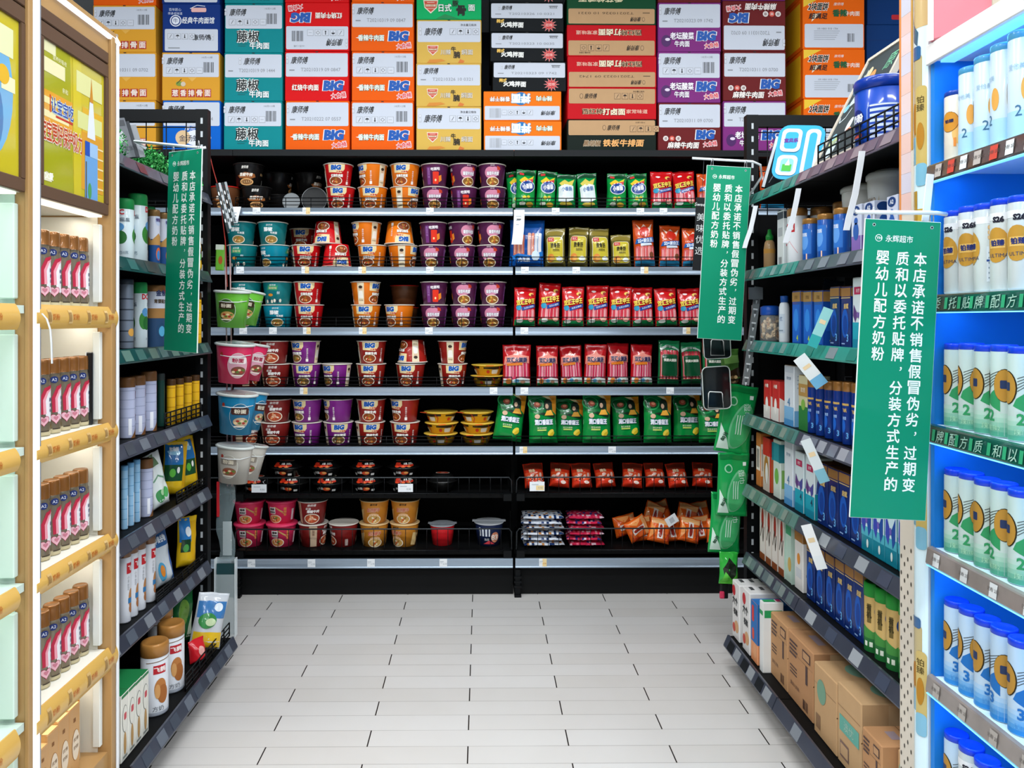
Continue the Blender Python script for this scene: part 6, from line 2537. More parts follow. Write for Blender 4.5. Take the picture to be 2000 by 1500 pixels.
# ================================================================ THE GOLDEN LIT CABINET (left)
XC = -0.96
WOOD = M('b08a58', .38, vary=.12, vscale=9, coat=.2)
BROWN = M('5f4838', .4, vary=.08)
CREAMW = M('e9e7dd', .5)
MINT = M('cfe0d6', .45)
GOLDP = M('dcb05c', .26, .05, coat=.5, vary=.03, vscale=12)
LEDW = M('f4f8ff', .4, emit=.9)
LEDS = M('fff4dc', .4, emit=1.3)
CAB_L = [(1.295, 1.349), (1.003, 1.050), (.717, .763), (.410, .469)]     # lip bottoms and tops
cab = empty('display_cabinet', (0, 0, 0))
tag(cab, 'golden wood display cabinet with lit shelves and yellow header poster', 'display cabinet')
Y0, Y1, Y2, Y3 = .95, 1.650, 1.683, 2.03
BX = -1.30
MB().box(BX, BX - .02, Y0, Y3, .0, 2.04, CREAMW).build('back_panel', cab)
MB().box(BX, XC, 1.992, 2.026, 0, 2.05, WOOD).build('side_panel', cab)
MB().box(BX, XC - .03, 1.9895, 1.9918, .2, 1.58, CREAMW).build('inner_lining', cab)
MB().box(BX, XC, 1.632, 1.655, 0, 2.05, WOOD).build('middle_panel', cab)
MB().box(BX, XC - .025, 1.6295, 1.6318, .2, 1.58, MINT).build('inner_lining', cab)
MB().box(BX, XC - .03, 1.6552, 1.6575, .2, 1.58, CREAMW).build('inner_lining', cab)
g = MB().box(XC - .002, XC + .006, 1.992, 2.012, 0, 2.05, WOOD, .002)
g.box(XC - .002, XC + .004, 2.012, 2.018, 0, 2.05, M('8a6a40', .4))
g.build('far_stile', cab)
MB().box(XC - .004, XC + .005, 2.026, 2.038, 0, 2.05, M('f0f2f4', .3, coat=.4), .003).build('edge_strip', cab)
MB().box(XC - .004, XC + .006, 1.628, 1.6443, 0, 2.068, WOOD, .002).build('near_stile', cab)
MB().prism([(XC - .004, 1.648), (XC + .003, 1.649), (XC + .006, 1.654), (XC + .006, 1.668), (XC + .003, 1.673), (XC - .004, 1.674)], 0, 2.068, LEDW, axis='Z').build('light_strip', cab)
for _y in (1.6445, 1.6745):
    MB().box(XC - .004, XC + .003, _y, _y + .0035, 0, 2.068, M('a9aeb4', .3, .5)).build('strip_edge', cab)
MB().box(BX, XC - .005, Y0, Y3 - .005, 0, .2, WOOD).build('plinth', cab)
MB().box(BX, XC + .002, Y0, 2.026, 2.05, 2.066, WOOD, .002).build('top_panel', cab)
MB().prism([(XC - .03, 2.044), (XC + .004, 2.040), (XC + .006, 2.046), (XC - .004, 2.064), (XC - .03, 2.068)], Y0, 2.042, LEDW, axis='Y').build('top_light_strip', cab)
# header: box with framed poster
for (ya, yb, nm) in ((Y2 + .002, 1.990, 'header'), (Y0, 1.628, 'header')):
    h = MB().box(BX, XC - .012, ya, yb, 1.584, 2.048, CREAMW).build(nm, cab)
    g = MB()
    for q0, q1 in ((1.584, 1.613), (1.938, 1.972), (1.975, 2.004)):
        g.box(XC - .012, XC - .001, ya, yb, q0, q1, BROWN, .002)
    g.box(XC - .012, XC - .001, ya, ya + .012, 1.613, 1.938, BROWN)
    g.box(XC - .012, XC - .001, yb - .014, yb, 1.613, 1.938, BROWN)
    g.box(XC - .012, XC - .003, ya, yb, 2.004, 2.046, WOOD)
    g.build('poster_frame', h)
    g = MB()
    w, hh = yb - ya - .026, .325
    g.box(XC - .012, XC - .007, ya + .012, yb - .014, 1.613, 1.938, M('c9b82a', .12, coat=.8))
    a = Art()
    if ya > 1.6:
        a.poly([(-w / 2, hh), (-w * .08, hh), (-w * .02, 0), (-w / 2, 0)], M('a8a81e', .12, coat=.8), 1)
        a.rect(-w / 2, .12, -w * .04, .215, M('dd9f28', .12, coat=.8), 2)
        a.poly([(-w * .04, hh), (w * .1, hh), (w * .1, 0), (-w * .02, 0)], M('d2c22c', .12, coat=.8), 2)
        a.rect(-w / 2, .255, -w * .16, .287, 'e6dfb0', 3)
        a.rect(-w / 2, .3, -w * .3, hh, 'e0dcae', 3)
        a.rect(w * .02, .25, w * .46, .3, 'dcdb9a', 3)
        a.rect(w * .04, .165, w * .46, .205, 'd6d890', 3)
        a.rect(w * .12, .22, w * .48, .16, 'dcae30', 2)
        a.rect(w * .1, .02, w * .48, .16, 'd69a30', 2)
        a.rect(-w / 2, .185, -w * .16, .2, 'e8dc9c', 3)
        a.rect(-w / 2, .155, -w * .1, .17, 'eadfa8', 3)
        a.text('让宝宝吃', -w * .2, .188, .034, '3a4f9c', 5, w=w * .34, bold=.02, outline='c8e0ec', ow=.05)
        a.line([(-w * .38, .208), (-w * .38, .168)], .004, 'c03a2c', 4)
        a.rect(-w * .3, .162, -w * .04, .167, 'c03a2c', 4)
        a.text('亲和', -w * .16, .232, .012, 'f0ecc0', 4)
        a.text('营养好吸收', -w * .24, .296, .011, 'f0ecc0', 4)
        a.text('宝宝更好保护视力', -w * .2, .125, .046, 'b8401c', 5, w=w * .62, bold=.02, outline='f2e2cc', ow=.05)
        # tall pale tower with a blue band
        a.poly([(w * .2, .15), (w * .34, .15), (w * .3, .24), (w * .27, .3), (w * .24, .24)], 'dfe4ee', 4)
        a.poly([(w * .24, .24), (w * .3, .24), (w * .27, .3)], 'c98a2c', 5)
        a.rect(w * .16, .0, w * .38, .105, '6aa0d4', 4)
        a.rect(w * .16, .105, w * .38, .14, '9cc0e4', 5)
        a.rect(w * .16, .105, w * .24, .14, '1c4fb0', 6)
        a.rect(w * .17, .0, w * .19, .09, '5a5a50', 5)
        a.ell(w * .24, .02, w * .03, .02, '4f9a5a', 6)
        for q in range(5):
            a.rect(w * .38, .03 + .025 * q, w * .48, .034 + .025 * q, 'ecd9a0', 4)
        a.rect(-w * .48, .012, -w * .36, .03, 'e8e4c0', 4)
        a.text('父爱', -w * .4, .024, .016, 'f4f2e4', 5, bold=.05)
    else:
        a.ell(w * .32, .165, w * .15, .15, M('6fb0d8', .12, coat=.8), 1, 28)
        a.ell(w * .34, .11, w * .08, .085, M('3f7fb4', .12, coat=.8), 2, 24)
        a.rect(w * .4, .24, w * .47, .3, 'dfe0b0', 2)
        a.rect(w * .41, .17, w * .48, .2, 'ece6b8', 2)
        a.ell(w * .42, .2, w * .03, .02, 'e0b030', 3)
        a.rect(-w / 2, .1, w * .3, .2, M('dcc02c', .12, coat=.8), 1)
        a.text('呵护成长', -w * .1, .25, .05, 'e8e6c4', 2, bold=.04)
    a.stamp(g, plane_fn((XC - .007, (ya + yb) / 2 - .001, 1.613), (0, 1, 0), (0, 0, 1), (1, 0, 0)), None, .00025)
    g.build('poster', h)
# shelves, lips and lights
for zi, (zb, zt) in enumerate(CAB_L):
    for ya, yb, wallm in ((Y2 - .02, 1.99, CREAMW), (Y0, 1.629, MINT)):
        s = MB().box(BX, XC - .004, ya + .001, yb - .001, zt - .02, zt - .003, wallm, 0).build('shelf', cab)
        pr = []
        for q in range(31):
            t = q / 30
            pr.append((XC - .002 + .012 * sin(pi * (.08 + .84 * t)) - .004 * t, zb + (zt - zb) * t))
        y1_ = (2.024 if ya > 1.6 else 1.596)
        g = MB().prism([(XC - .006, zb)] + pr + [(XC - .006, zt)], ya + .012 if ya < 1.6 else 1.656, y1_, GOLDP, axis='Y', smooth=False)
        a = Art()
        L = y1_ - ya - .02
        for q in range(4):
            u = -L / 2 + L * (q + .5) / 4
            a.rect(u - .018, .012, u - .002, (zt - zb) * .8, 'dcba7c' if q % 2 else 'd2ae70', 1)
            a.text('奶粉', u + .013, (zt - zb) * .5, .015, 'b8561c', 2, w=.028)
            a.barcode(u - .017, .016, u - .004, (zt - zb) * .7, '8f6c3c', 2, 6)

        def fnl(u, v, o, zb=zb, zt=zt, ym=(ya + y1_) / 2):
            t = v / (zt - zb)
            return (XC - .002 + .012 * sin(pi * (.08 + .84 * t)) - .004 * t + .0006 + o, ym + u, zb + v)
        a.stamp(g, fnl, step=(.05, .006), eps=.0004)
        g.build('price_rail', s)
        MB().box(XC - .04, XC - .012, ya + .02, yb - .01, zt - .0255, zt - .021, LEDS if ya > 1.6 else M('eafff2', .4, emit=1.0)).build('light_strip', s)
MB().box(XC - .05, XC - .016, Y2 + .01, 1.985, 1.579, 1.5835, LEDS).build('light_strip', cab)
MB().box(XC - .05, XC - .016, Y0, 1.62, 1.579, 1.5835, M('eafff2', .4, emit=1.0)).build('light_strip', cab)
for z in [1.575] + [zt - .027 for zb, zt in CAB_L]:
    area_light('cabinet_shelf_lamp', (XC - .07, 1.835, z), .05, .27, .27, (1.0, .95, .84), (0, rad(12), 0))
    area_light('cabinet_shelf_lamp', (XC - .07, 1.35, z), .05, .5, .27, (.9, 1.0, .94), (0, rad(12), 0))
# vertical lining strips that stand against the far wall of each compartment
for za, zb in ((1.36, 1.56), (1.06, 1.285), (.775, .99), (.48, .70), (.22, .40)):
    MB().box(XC - .036, XC - .016, 1.975, 1.9885, za, zb, M('dfe2dc', .5), .002).build('lining_strip', cab)
    MB().box(XC - .05, XC - .016, 1.612, 1.6285, za, zb, M('d3e6da', .45), .002).build('lining_strip', cab)


@kb
def gold_tin():
    a = Art()
    for off in (0.0,):
        a.ell(off + .012, .072, .019, .04, 'e8e6ea', 2, 22, -.12)
        a.poly([(off - .018, .05), (off - .02, .085), (off - .008, .112), (off + .012, .118), (off + .014, .11), (off - .001, .104), (off - .008, .084), (off - .006, .052)], 'b82a44', 3)
        a.poly([(off - .011, .05), (off - .012, .084), (off - .003, .104), (off + .012, .111), (off + .012, .107), (off + .001, .1), (off - .006, .082), (off - .004, .052)], 'e89aa8', 4)
        a.heart(off - .01, .036, .014, 'a8324e', 4)
        a.heart(off - .01, .036, .0125, 'e6b4c0', 5)
        a.heart(off - .01, .037, .006, 'c87a8c', 6)
        a.ell(off - .014, .128, .01, .008, '27366e', 3)
        a.text('A2', off - .014, .128, .007, 'dfe4f2', 4)
        a.text('新生儿', off + .015, .084, .009, '34426e', 4, w=.022, bold=.03)
        a.text('奶粉', off + .015, .071, .009, '34426e', 4, bold=.03)
        a.text('0-6月', off + .015, .059, .009, '34426e', 4, w=.02, bold=.03)
        a.poly([(off + .01, .02), (off + .028, .03), (off + .026, .012)], 'c9a83c', 3)
        a.rect(off - .018, .01, off + .004, .013, '4a4034', 2)
        a.text('优博', off + .008, .13, .007, '3a3a4a', 3)
    return tin('formula_bottle', .0215, .178, M('7f7460', .28, .35, coat=.4), M('8a5a2a', .28, .35, coat=.5), .034, a, neck=.14, bottom='c6bb98', lidr=.93)


GB = 'golden bottles in the lit cabinet'
for sh in range(4):
    z = CAB_L[sh][1]
    for k in range(5):
        Y = 1.784 + .0437 * k
        on_side('gold_tin', px_of(Vector((-1.018, Y, z))), z - .003, -1.018, .1765 * FPX / Y, '%s golden bottle counted from the white light strip, %s cabinet shelf' % (ORD[k], ORD[sh]), 'formula bottle', GB, (80, 74, 84, 88, 78)[(k + sh) % 5], 0, 0, 0, .0398 * FPX / Y)


@kb
def gift_box():
    a = Art()
    a.ell(.004, .07, .017, .04, 'a8702c', 1)
    a.ell(.004, .07, .0158, .0385, 'ead9c0', 2)
    a.text('优博', .004, .085, .01, '7a5a34', 3)
    a.text('奶粉', .004, .065, .01, '7a5a34', 3)
    a.rect(-.006, .13, .004, .14, '8a5a2c', 1)
    s = Art()
    s.rect(-.06, .0, .06, .17, 'd2a468', 1)
    return pack('gift_box', .046, .13, .17, M('cfa068', .4, coat=.2), a, s, top='e2bd84')


for k, (px, h) in enumerate(((84, 118), (104, 130), (125, 132), (146, 130))):
    on_side('gift_box', px, .2, -1.0, h, '%s tan gift box with oval print at the cabinet bottom' % ORD[k], 'gift box', 'gift boxes at the cabinet bottom', 90, 0, 0, 0, 38)
g = MB().box(-.02, .02, 0, .012, 0, .16, M('e6dcc4', .4), .001)
a = Art()
a.rect(-.02, .0, .02, .16, 'c9862c', 1)
a.rect(-.015, .006, .015, .154, 'e8dfca', 2)
for q in range(12):
    a.rect(-.012, .02 + .011 * q, .008, .024 + .011 * q, 'c2b89c', 3)
a.stamp(g, front(), None, .0004)
o = g.build('leaflet_box', None, (-1.035, 1.945, .2008), (0, 0, rad(22)))
tag(o, 'thin cream leaflet box with orange edge at the cabinet bottom', 'box')
g = MB().box(-.008, .008, 0, .012, 0, .185, M('14161a', .3, coat=.4), .002)
g.box(-.0085, -.0065, -.001, .013, 0, .1855, 'dfe2e4')
o = g.build('tablet_stand', None, (-.9985, 1.965, CAB_L[1][1] - .0022), (0, 0, rad(15)))
tag(o, 'slim black panel with white edge standing on the second cabinet shelf', 'tablet')
# curled white tag hanging from the first lip
g = MB()
p0 = atX(83, 612, XC + .03)
pts = [(-.002, 0, 0), (.004, .008, -.012), (.007, .016, -.035), (.006, .022, -.065), (.004, .028, -.108)]
vs, fs = [], []
for p in pts:
    vs += [(p[0], p[1] - .003, p[2]), (p[0], p[1] + .003, p[2]), (p[0] + .0012, p[1] + .003, p[2]), (p[0] + .0012, p[1] - .003, p[2])]
for i in range(len(pts) - 1):
    for q in range(4):
        fs.append((i * 4 + q, i * 4 + (q + 1) % 4, i * 4 + 4 + (q + 1) % 4, i * 4 + 4 + q))
g.add(vs, fs, TAGW, True)
tag(g.build('paper_tag', None, p0), 'narrow white strip curling from the first gold rail', 'tag')

# ================================================================ THE BLUE LIT CABINET (right)
XB = 0.98
BLUE = M('1c7fd8', .45, vary=.06)
BLUED = M('0b55ac', .45)
CYANW = M('c8ecff', .4)
LEDC = M('7fd4ff', .4, emit=.9)
ICE = M('d4f1ff', .3)
RAILC = M('8d8580', .15, .1, coat=.9, vary=.2, vscale=26)
RAILG = M('14493f', .14, .1, coat=.9, vary=.2, vscale=20)  # dark green: the sign's reflection put into the rail colour
RAILB = M('4c3f3c', .15, .1, coat=.9, vary=.3, vscale=26)
BL = [1.651, 1.370, 1.089, .823, .545]
cabb = empty('display_cabinet', (0, 0, 0))
tag(cabb, 'blue lit display cabinet full of tall tins with blue lids', 'display cabinet')
YA, YBc, BKX = .75, 1.652, 1.34
MB().box(BKX, BKX + .02, YA, YBc + .015, 0, 2.1, BLUE).build('back_panel', cabb)
MB().box(XB, BKX, YBc, YBc + .014, 0, 1.9, BLUE).build('side_panel', cabb)
h = MB().box(XB - .004, BKX, YA, YBc + .012, 1.875, 1.905, M('dfe6ea', .45)).build('header_shelf', cabb)
MB().box(XB - .012, XB - .004, YA, YBc + .014, 1.868, 1.912, M('e4e4e2', .35, coat=.3), .002).build('header_rail', h)
MB().box(XB + .01, XB + .04, YA, YBc - .005, 1.870, 1.8745, LEDC).build('light_strip', h)
for k, z in enumerate(BL + [.262]):
    s = MB().box(XB, BKX, YA, YBc - .001, z - .02, z, ICE).build('shelf', cabb)
    rm = (RAILB, RAILG, RAILG, RAILC, RAILC, RAILC)[k]
    o = XB
    g = MB().prism([(o, z + .001), (o - .008, z - .001), (o - .010, z - .004), (o - .014, z - .034), (o - .012, z - .038), (o, z - .036)], YA, YBc + .01, rm, axis='Y')
    a = Art()
    rr = random.Random(k)
    for q in range(8):
        if k >= 3 and q % 2:
            continue
        u = -.42 + q * .045 + rr.uniform(0, .012)
        if k in (1, 2):  # reflection of the green sign painted on: its characters and green
            a.text('质和以委托贴牌配方'[(q + 3 * k) % 9], u, .018, .024, '9fc4b4', 1, rot=.1, skew=.2)
            a.rect(u - .028, .006, u - .018, .03, '2f9a6c', 1)
        else:
            a.rect(u - .016, .005, u + .006, .032, ('b8b0aa', 'c94a3c', 'dfe6ea')[(q + k) % 3] if k == 0 else ('a8a29c', 'd2d6d8')[(q + k) % 2], 1)
            a.text('奶粉 2段', u - .005, .02, .008, '5a5450', 2)
    a.stamp(g, lambda u, v, e, z=z: (XB - .0145 + .0044 * (v / .038) - .0012 - e, (YA + YBc) / 2 - u, z - .038 + v), None, .0004)
    g.build('price_rail', s)
    MB().box(XB + .002, XB + .02, YA, YBc - .004, z - .0245, z - .0205, LEDC).build('light_strip', s)
    MB().box(XB - .0135, XB - .001, YA, YBc + .008, z - .0405, z - .0385, LEDC).build('rail_edge', s)
for z in [1.868] + [z - .027 for z in BL]:
    area_light('blue_cabinet_lamp', (XB + .03, 1.30, z), .04, .66, .56, (.10, .46, 1.0), (0, rad(-8), 0))


def milk_tin(kind):
    a = Art()
    around = (0, .052, -.052)
    for i, off in enumerate(around):
        if kind == 'pale':
            a.rect(off - .026, .0, off + .026, .045, 'a4d0ea', 1)
            a.text('2', off + .004, .045, .018, '3a6a8c', 3)
            a.text('爱他美', off, .118, .01, '9ab8cc', 3, w=.03)
            a.ell(off + .016, .08, .008, .02, 'd8a04c', 2)
        elif kind == 'one':
            a.ell(off - .006, .098, .02, .026, '5a3a14', 2)
            a.ell(off - .006, .098, .019, .025, 'c98a2c', 3)
            a.text('铂臻', off - .006, .1, .009, '16204a', 4, bold=.04)
            a.text('1', off + .006, .045, .022, 'e08a3c', 3, bold=.04)
            a.ell(off + .012, .07, .012, .03, 'e8b86c', 1)
        elif kind == 's26':
            a.rect(off - .026, .136, off + .026, .15, 'e4e6e8', 1)
            a.text('S26', off, .137, .012, '1a1a2a', 3, bold=.06)
            if i == 0:
                a.ell(off - .004, .088, .024, .034, 'b98a34', 2)
                a.rect(off - .018, .082, off + .012, .1, 'd9b060', 3)
                a.text('铂臻', off - .002, .092, .012, '1a2a6a', 4, bold=.04)
                a.text('ULTIMA', off, .068, .007, '2a3a5a', 3, w=.036)
            else:
                for q in range(3):
                    a.rect(off - .018, .104 + q * .01, off + .012, .112 + q * .01, 'c9a060', 2, .002)
                    a.rect(off - .017, .1045 + q * .01, off - .004, .1112 + q * .01, 'e0c08c', 3)
                a.rect(off - .02, .02, off + .02, .09, 'cfd8de', 1)
                for q in range(6):
                    a.rect(off - .017, .026 + q * .01, off + .014, .029 + q * .01, '8a9aa8', 2)
                a.rect(off - .02, .06, off + .02, .064, '2a4a8c', 2)
        else:
            for q in range(5):
                a.rect(off - .0262, .002 + q * .009, off + .0262, .002 + q * .009 + .009, (('4f9f86', '6cae96', '86bca6', '9cc6b4', 'adcbbf') if kind == 'green' else ('2f86d0', '5098d6', '70aadc', '8dbae0', 'a2c4e2'))[q], .5)
            c, c2, n = ('2f8f5a', '9fd0b0', '2') if kind == 'green' else ('1b6ab4', '5aa4dc', '3')
            if i < 2:
                a.ell(off - .018, .1, .02, .032, '2a2210', 2)
                a.ell(off - .019, .1, .0185, .0305, 'b08334', 3)
                a.rect(off - .026, .094, off - .012, .11, '26365c', 4, .002)
                a.poly([(off + .0, .08), (off + .026, .1), (off + .026, .05), (off - .006, .066)], c, 1)
                for q in range(5):
                    a.line([(off + .002, .118 - q * .006), (off + .026, .128 - q * .004)], .0012, '3a3f3a', 2)
                a.text(n, off + .008, .042, .022, c, 3, bold=.03)
                a.text('段', off + .002, .018, .011, c2, 3)
                a.text('铂臻' + n, off + .014, .018, .009, c2, 3)
            else:
                a.rect(off - .016, .02, off + .016, .12, 'd3dde2', 1)
                for q in range(8):
                    a.rect(off - .013, .026 + q * .011, off + .01, .03 + q * .011, '8fa0ac' if q % 3 else '3f8ad0', 2)
                a.rect(off - .016, .08, off + .016, .084, '22447c', 3)
                for q in range(2):
                    a.rect(off - .014, .112 + q * .009, off + .006, .119 + q * .009, 'c08a2c', 2, .002)
    body = {'pale': 'c9dfee', 'one': 'ddd6c6', 's26': 'c3cbca', 'green': 'bccfca', 'blue': 'b4cce0'}[kind]
    lid = {'pale': '4fa0cc', 'one': '1340a0'}.get(kind, '0f3fd0')
    return tin('milk_tin', .0245, .178, M(body, .3, .05, coat=.35), M(lid, .35, coat=.3), .013, a, seg=28, lidr=1.0)


for kd in ('pale', 'one', 's26', 'green', 'blue'):
    KB['milk_' + kd] = (lambda kd: (lambda: milk_tin(kd)))(kd)
ROWB = [
    (BL[0], ['one', 'pale', 'pale', 'pale', 'pale'], 'top'), (BL[1], ['s26'] * 5, 'second'), (BL[2], ['green'] * 5, 'third'),
    (BL[3], ['green'] * 5, 'fourth'), (BL[4], ['blue'] * 5, 'fifth'), (.262, ['blue', 's26', 'blue', 'blue'], 'lowest')]
MW = {'one': 'cream tin with gold circle and blue lid', 'pale': 'white and sky blue tin', 's26': 'tin with brown circle and blue lid', 'green': 'green printed tin with blue lid', 'blue': 'blue printed tin with blue lid'}
for z, row, nm in ROWB:
    for k, kd in enumerate(row):
        Y = 1.6225 - .0496 * k
        h = (.176 + (.006 * k if nm == 'top' else .002 * (k % 2)))
        if nm == 'top' and k == 0:
            h = .148
        on_side('milk_' + kd, px_of(Vector((1.010, Y, z))), z, 1.010, h * FPX / Y, '%s, %s from inner wall, %s blue cabinet shelf' % (MW[kd], ORD[k], nm), 'milk powder tin', 'tall tins in the blue cabinet', -(54, 74, 50, 112, 60, 48)[(k + (0 if kd != 's26' else 1)) % 6], 0, 0, 0, .0490 * FPX / Y)
# goods on top of the blue cabinet
g = MB().box(-.07, .07, 0, .05, 0, .2, M('d9808c', .4, coat=.2), .003)
a = Art()
a.star(-.0, .12, .045, .025, 11, 'e8e6f0', 1, .8)
a.rect(-.07, .0, -.058, .2, 'eceaea', 1)
a.stamp(g, front(), None, .0005)
a = Art()
a.rect(-.025, 0, .025, .2, 'e8e2e2', 1)
a.stamp(g, plane_fn((.07, .025, 0), (0, 1, 0), (0, 0, 1), (1, 0, 0)), None, .0005)
o = g.build('gift_box', None, (1.0, 1.585, 1.9135), (0, 0, rad(-55)))
tag(o, 'pink box with white splash standing on the blue cabinet', 'box')
g = MB().box(-.06, .06, 0, .06, 0, .16, M('b7ac98', .5), .003)
a = Art()
a.text('COFFEE', 0, .05, .016, '4a4238', 1)
a.rect(-.05, .08, .05, .083, '4a4238', 1)
a.ell(0, .11, .03, .014, '6a6052', 1)
a.stamp(g, front(), None, .0005)
o = g.build('parcel_box', None, (1.036, 1.455, 1.9135), (0, 0, rad(-60)))
tag(o, 'grey printed box beside the pink box on the blue cabinet', 'box')

# ---------------------------------------------------------------- pale column and curved advertising panel between the units
col = empty('pillar_post', (0, 0, 0))
tag(col, 'pale perforated sheet metal post between side unit and blue cabinet', 'post')
CRM = M('d8cfc0', .45, vary=.05)
g = MB().box(.975, 1.05, 1.725, 1.782, 0, 2.35, CRM, .002)
g.build('post_body', col)
g = MB()
a = Art()
for q in range(34):
    for c in range(4):
        if (q + c) % 2 == 0:
            a.ell(-.02 + c * .0135, .16 + q * .019 + (.004 if c % 2 else 0), .0028, .0055, '4a443c', 1, 8)
a.stamp(g, plane_fn((.975, 1.7535, 0), (0, -1, 0), (0, 0, 1), (-1, 0, 0)), None, .0006)
g.build('perforation', col)
g = MB()
z, k = 1.56, 0
while z < 2.34:
    g.box(.9735, .975, 1.733, 1.772, z, z + .045, (M('e8c4bc', .2, coat=.6), M('d4d0de', .2, coat=.6), M('e4cfd0', .2, coat=.6))[k % 3])
    z += .0455
    k += 1
g.box(.974, .9752, 1.772, 1.7815, 1.5, 2.34, M('d98a4a', .35))
g.box(.974, .9752, 1.726, 1.732, 1.7, 2.34, M('c99a4a', .35))
g.build('tape_strip', col)

adp = empty('advertising_panel', (0, 0, 0))
tag(adp, 'narrow curved light panel with golden tin pictures beside the blue cabinet', 'advertising panel')
PY0, PY1 = 1.668, 1.722


def adfn(u, v, o):
    t = (u / (PY1 - PY0)) + .5
    return (.976 - .012 * sin(pi * min(max(t, 0), 1)) - o, (PY0 + PY1) / 2 - u, v)


g = MB()
n = 10
vs = [adfn(-(PY1 - PY0) / 2 + (PY1 - PY0) * i / n, z, 0) for z in (0.0, 2.35) for i in range(n + 1)]
fs = [(i, i + 1, n + 2 + i, n + 1 + i) for i in range(n)]
g.add(vs, fs, M('cfe6ee', .15, emit=.1, coat=.8), True)
g.box(.976, 1.04, PY0, PY1, 0, 2.35, 'c9d2d6')
a = Art()
W2 = (PY1 - PY0) / 2
for z, s in ((1.66, 1.0), (1.2, .9), (.86, .8), (.45, .8)):
    a.rect(-W2 * .98, z, W2 * .6, z + .24 * s, M('b9a878', .15, coat=.8), 1, .008)
    a.rect(-W2 * .98, z, W2 * .6, z + .06 * s, M('78acc4', .15, coat=.8), 2, .008)
    a.ell(-W2 * .1, z + .1 * s, W2 * .35, .035 * s, 'a8701c', 3)
    a.rect(-W2 * .72, z + .23 * s, W2 * .52, z + .26 * s, M('2f5f90', .15, coat=.8), 3, .006)
    a.rect(W2 * .1, z - .05, W2 * .96, z + .17 * s, M('c4ab62', .15, coat=.8), 4, .008)
    a.rect(W2 * .1, z - .05, W2 * .96, z - .0, M('7ab4cc', .15, coat=.8), 5, .008)
    a.ell(W2 * .5, z + .06 * s, W2 * .3, .03, 'b07a20', 6)
    a.vtext('铂臻', W2 * .5, z + .14 * s, .016, '4a3a14', 6)
a.rect(-W2 * .9, 1.40, W2 * .9, 1.56, M('c9a545', .15, coat=.8), 1)
a.rect(-W2 * .9, 1.50, W2 * .2, 1.60, M('b08a2c', .15, coat=.8), 2)
a.rect(-W2, 1.96, W2, 2.3, M('cdb27c', .15, coat=.8), 1)
a.poly([(-W2, 2.0), (W2 * .3, 1.95), (W2 * .2, 1.92), (-W2, 1.95)], M('3a5f74', .15, coat=.8), 2)
a.stamp(g, adfn, step=(.006, .4), eps=.0004)
g.build('printed_panel', adp)

# ================================================================ HANGING SIGNS
SG = M('0a8a66', .42, coat=.15, vary=.04)
SIGNW, SIGNH = .158, .618


def sign(top_mid, tilt, turn, label):
    root = empty('hanging_sign', top_mid, (0, rad(tilt), rad(turn)))
    g = MB()
    w, h = SIGNW, SIGNH
    g.box(-w / 2, w / 2, -.002, .002, -h, 0, M('dfe9e4', .4), .0008)
    g.box(-w / 2 + .0012, w / 2 - .0012, -.0024, .0024, -h + .0012, -.0012, SG)
    a = Art()
    T = 'eef7f2'
    a.ell(-w * .31, -.039, .0075, .0075, T, 1, 18)
    a.ell(-w * .31, -.039, .0062, .0062, SG, 2, 18)
    a.text('YH', -w * .31, -.039, .0058, T, 3, bold=.03)
    a.text('永辉超市', -w * .04, -.039, .0145, T, 1, w=w * .36, bold=.01)
    p = .0331

    def column(txt, x):
        y = -.079
        for ch in txt:
            if ch == '，':
                a.text('，', x + .008, y + .004, .008, T, 1, bold=.03)
                y -= p * 1.08
            else:
                a.text(ch, x, y, .0275 if ch not in '一' else .004, T, 1, w=.0265, bold=.022)
                y -= p
    column('本店承诺不销售假冒伪劣，过期变', w * .25)
    column('质和以委托贴牌，分装方式生产的', w * .015)
    column('婴幼儿配方奶粉', -w * .245)
    for sx in (-1, 1):
        a.ell(sx * w * .38, -.012, .0035, .0035, 'b8c4c0', 1, 10)
        a.ell(sx * w * .38, -.012, .0022, .0022, '0c2a20', 2, 10)
    a.stamp(g, front(-.0024), None, .0003)
    g.build('panel', root)
    for sx in (-1, 1):
        c = []
        for k in range(10):
            t = 2 * pi * k / 10
            c.append((sx * w * .38 + .004 * cos(t), 0, .003 + .022 * sin(t)))
        MB().tube(c, .0012, CHROME, 5, closed=True).build('hook_ring', root)
    return tag(root, label, 'sign', 'green promise signs hanging in the aisle')


ARM = M('dfe6ea', .3, coat=.3)


def arm(pts, label, r=.0045):
    g = MB().tube(pts, r, ARM, 8)
    o = g.build('sign_arm')
    return tag(o, label, 'sign arm', 'white rods that carry the signs')


a1, a2 = atY(1690, 428, 1.58), atY(1836, 433, 1.58)
sign((a1 + a2) / 2, 3.0, 0, 'near green sign with white characters beside the blue cabinet')
arm([atY(1672, 414, 1.58), atY(1830, 416, 1.58), (.9735, 1.60, atY(1830, 416, 1.58).z)], 'white rod of the near green sign, fixed to the advertising panel')
b1, b2 = atY(1380, 322.5, 2.73), atY(1467, 327.5, 2.73)
sign((b1 + b2) / 2, 3.2, 0, 'middle green sign with white characters before the mesh end frame')
arm([atY(1352, 309, 2.735), atY(1470, 315.5, 2.735), atY(1485, 322, 2.74), atY(1488, 345, 2.76), (.970, 2.80, ZR['A'] + .02)], 'white rod of the middle green sign, bent down at its end')
c1, c2 = atY(333, 292, 2.36), atY(392, 295, 2.36)
sign((c1 + c2) / 2, 2.2, -32, 'dark green sign turned sideways by the golden cabinet')
arm([(-1.03, 2.37, atY(250, 276, 2.36).z - .02), atY(262, 276, 2.36), atY(398, 289, 2.36), atY(402, 288, 2.36)], 'white rod of the sideways green sign')


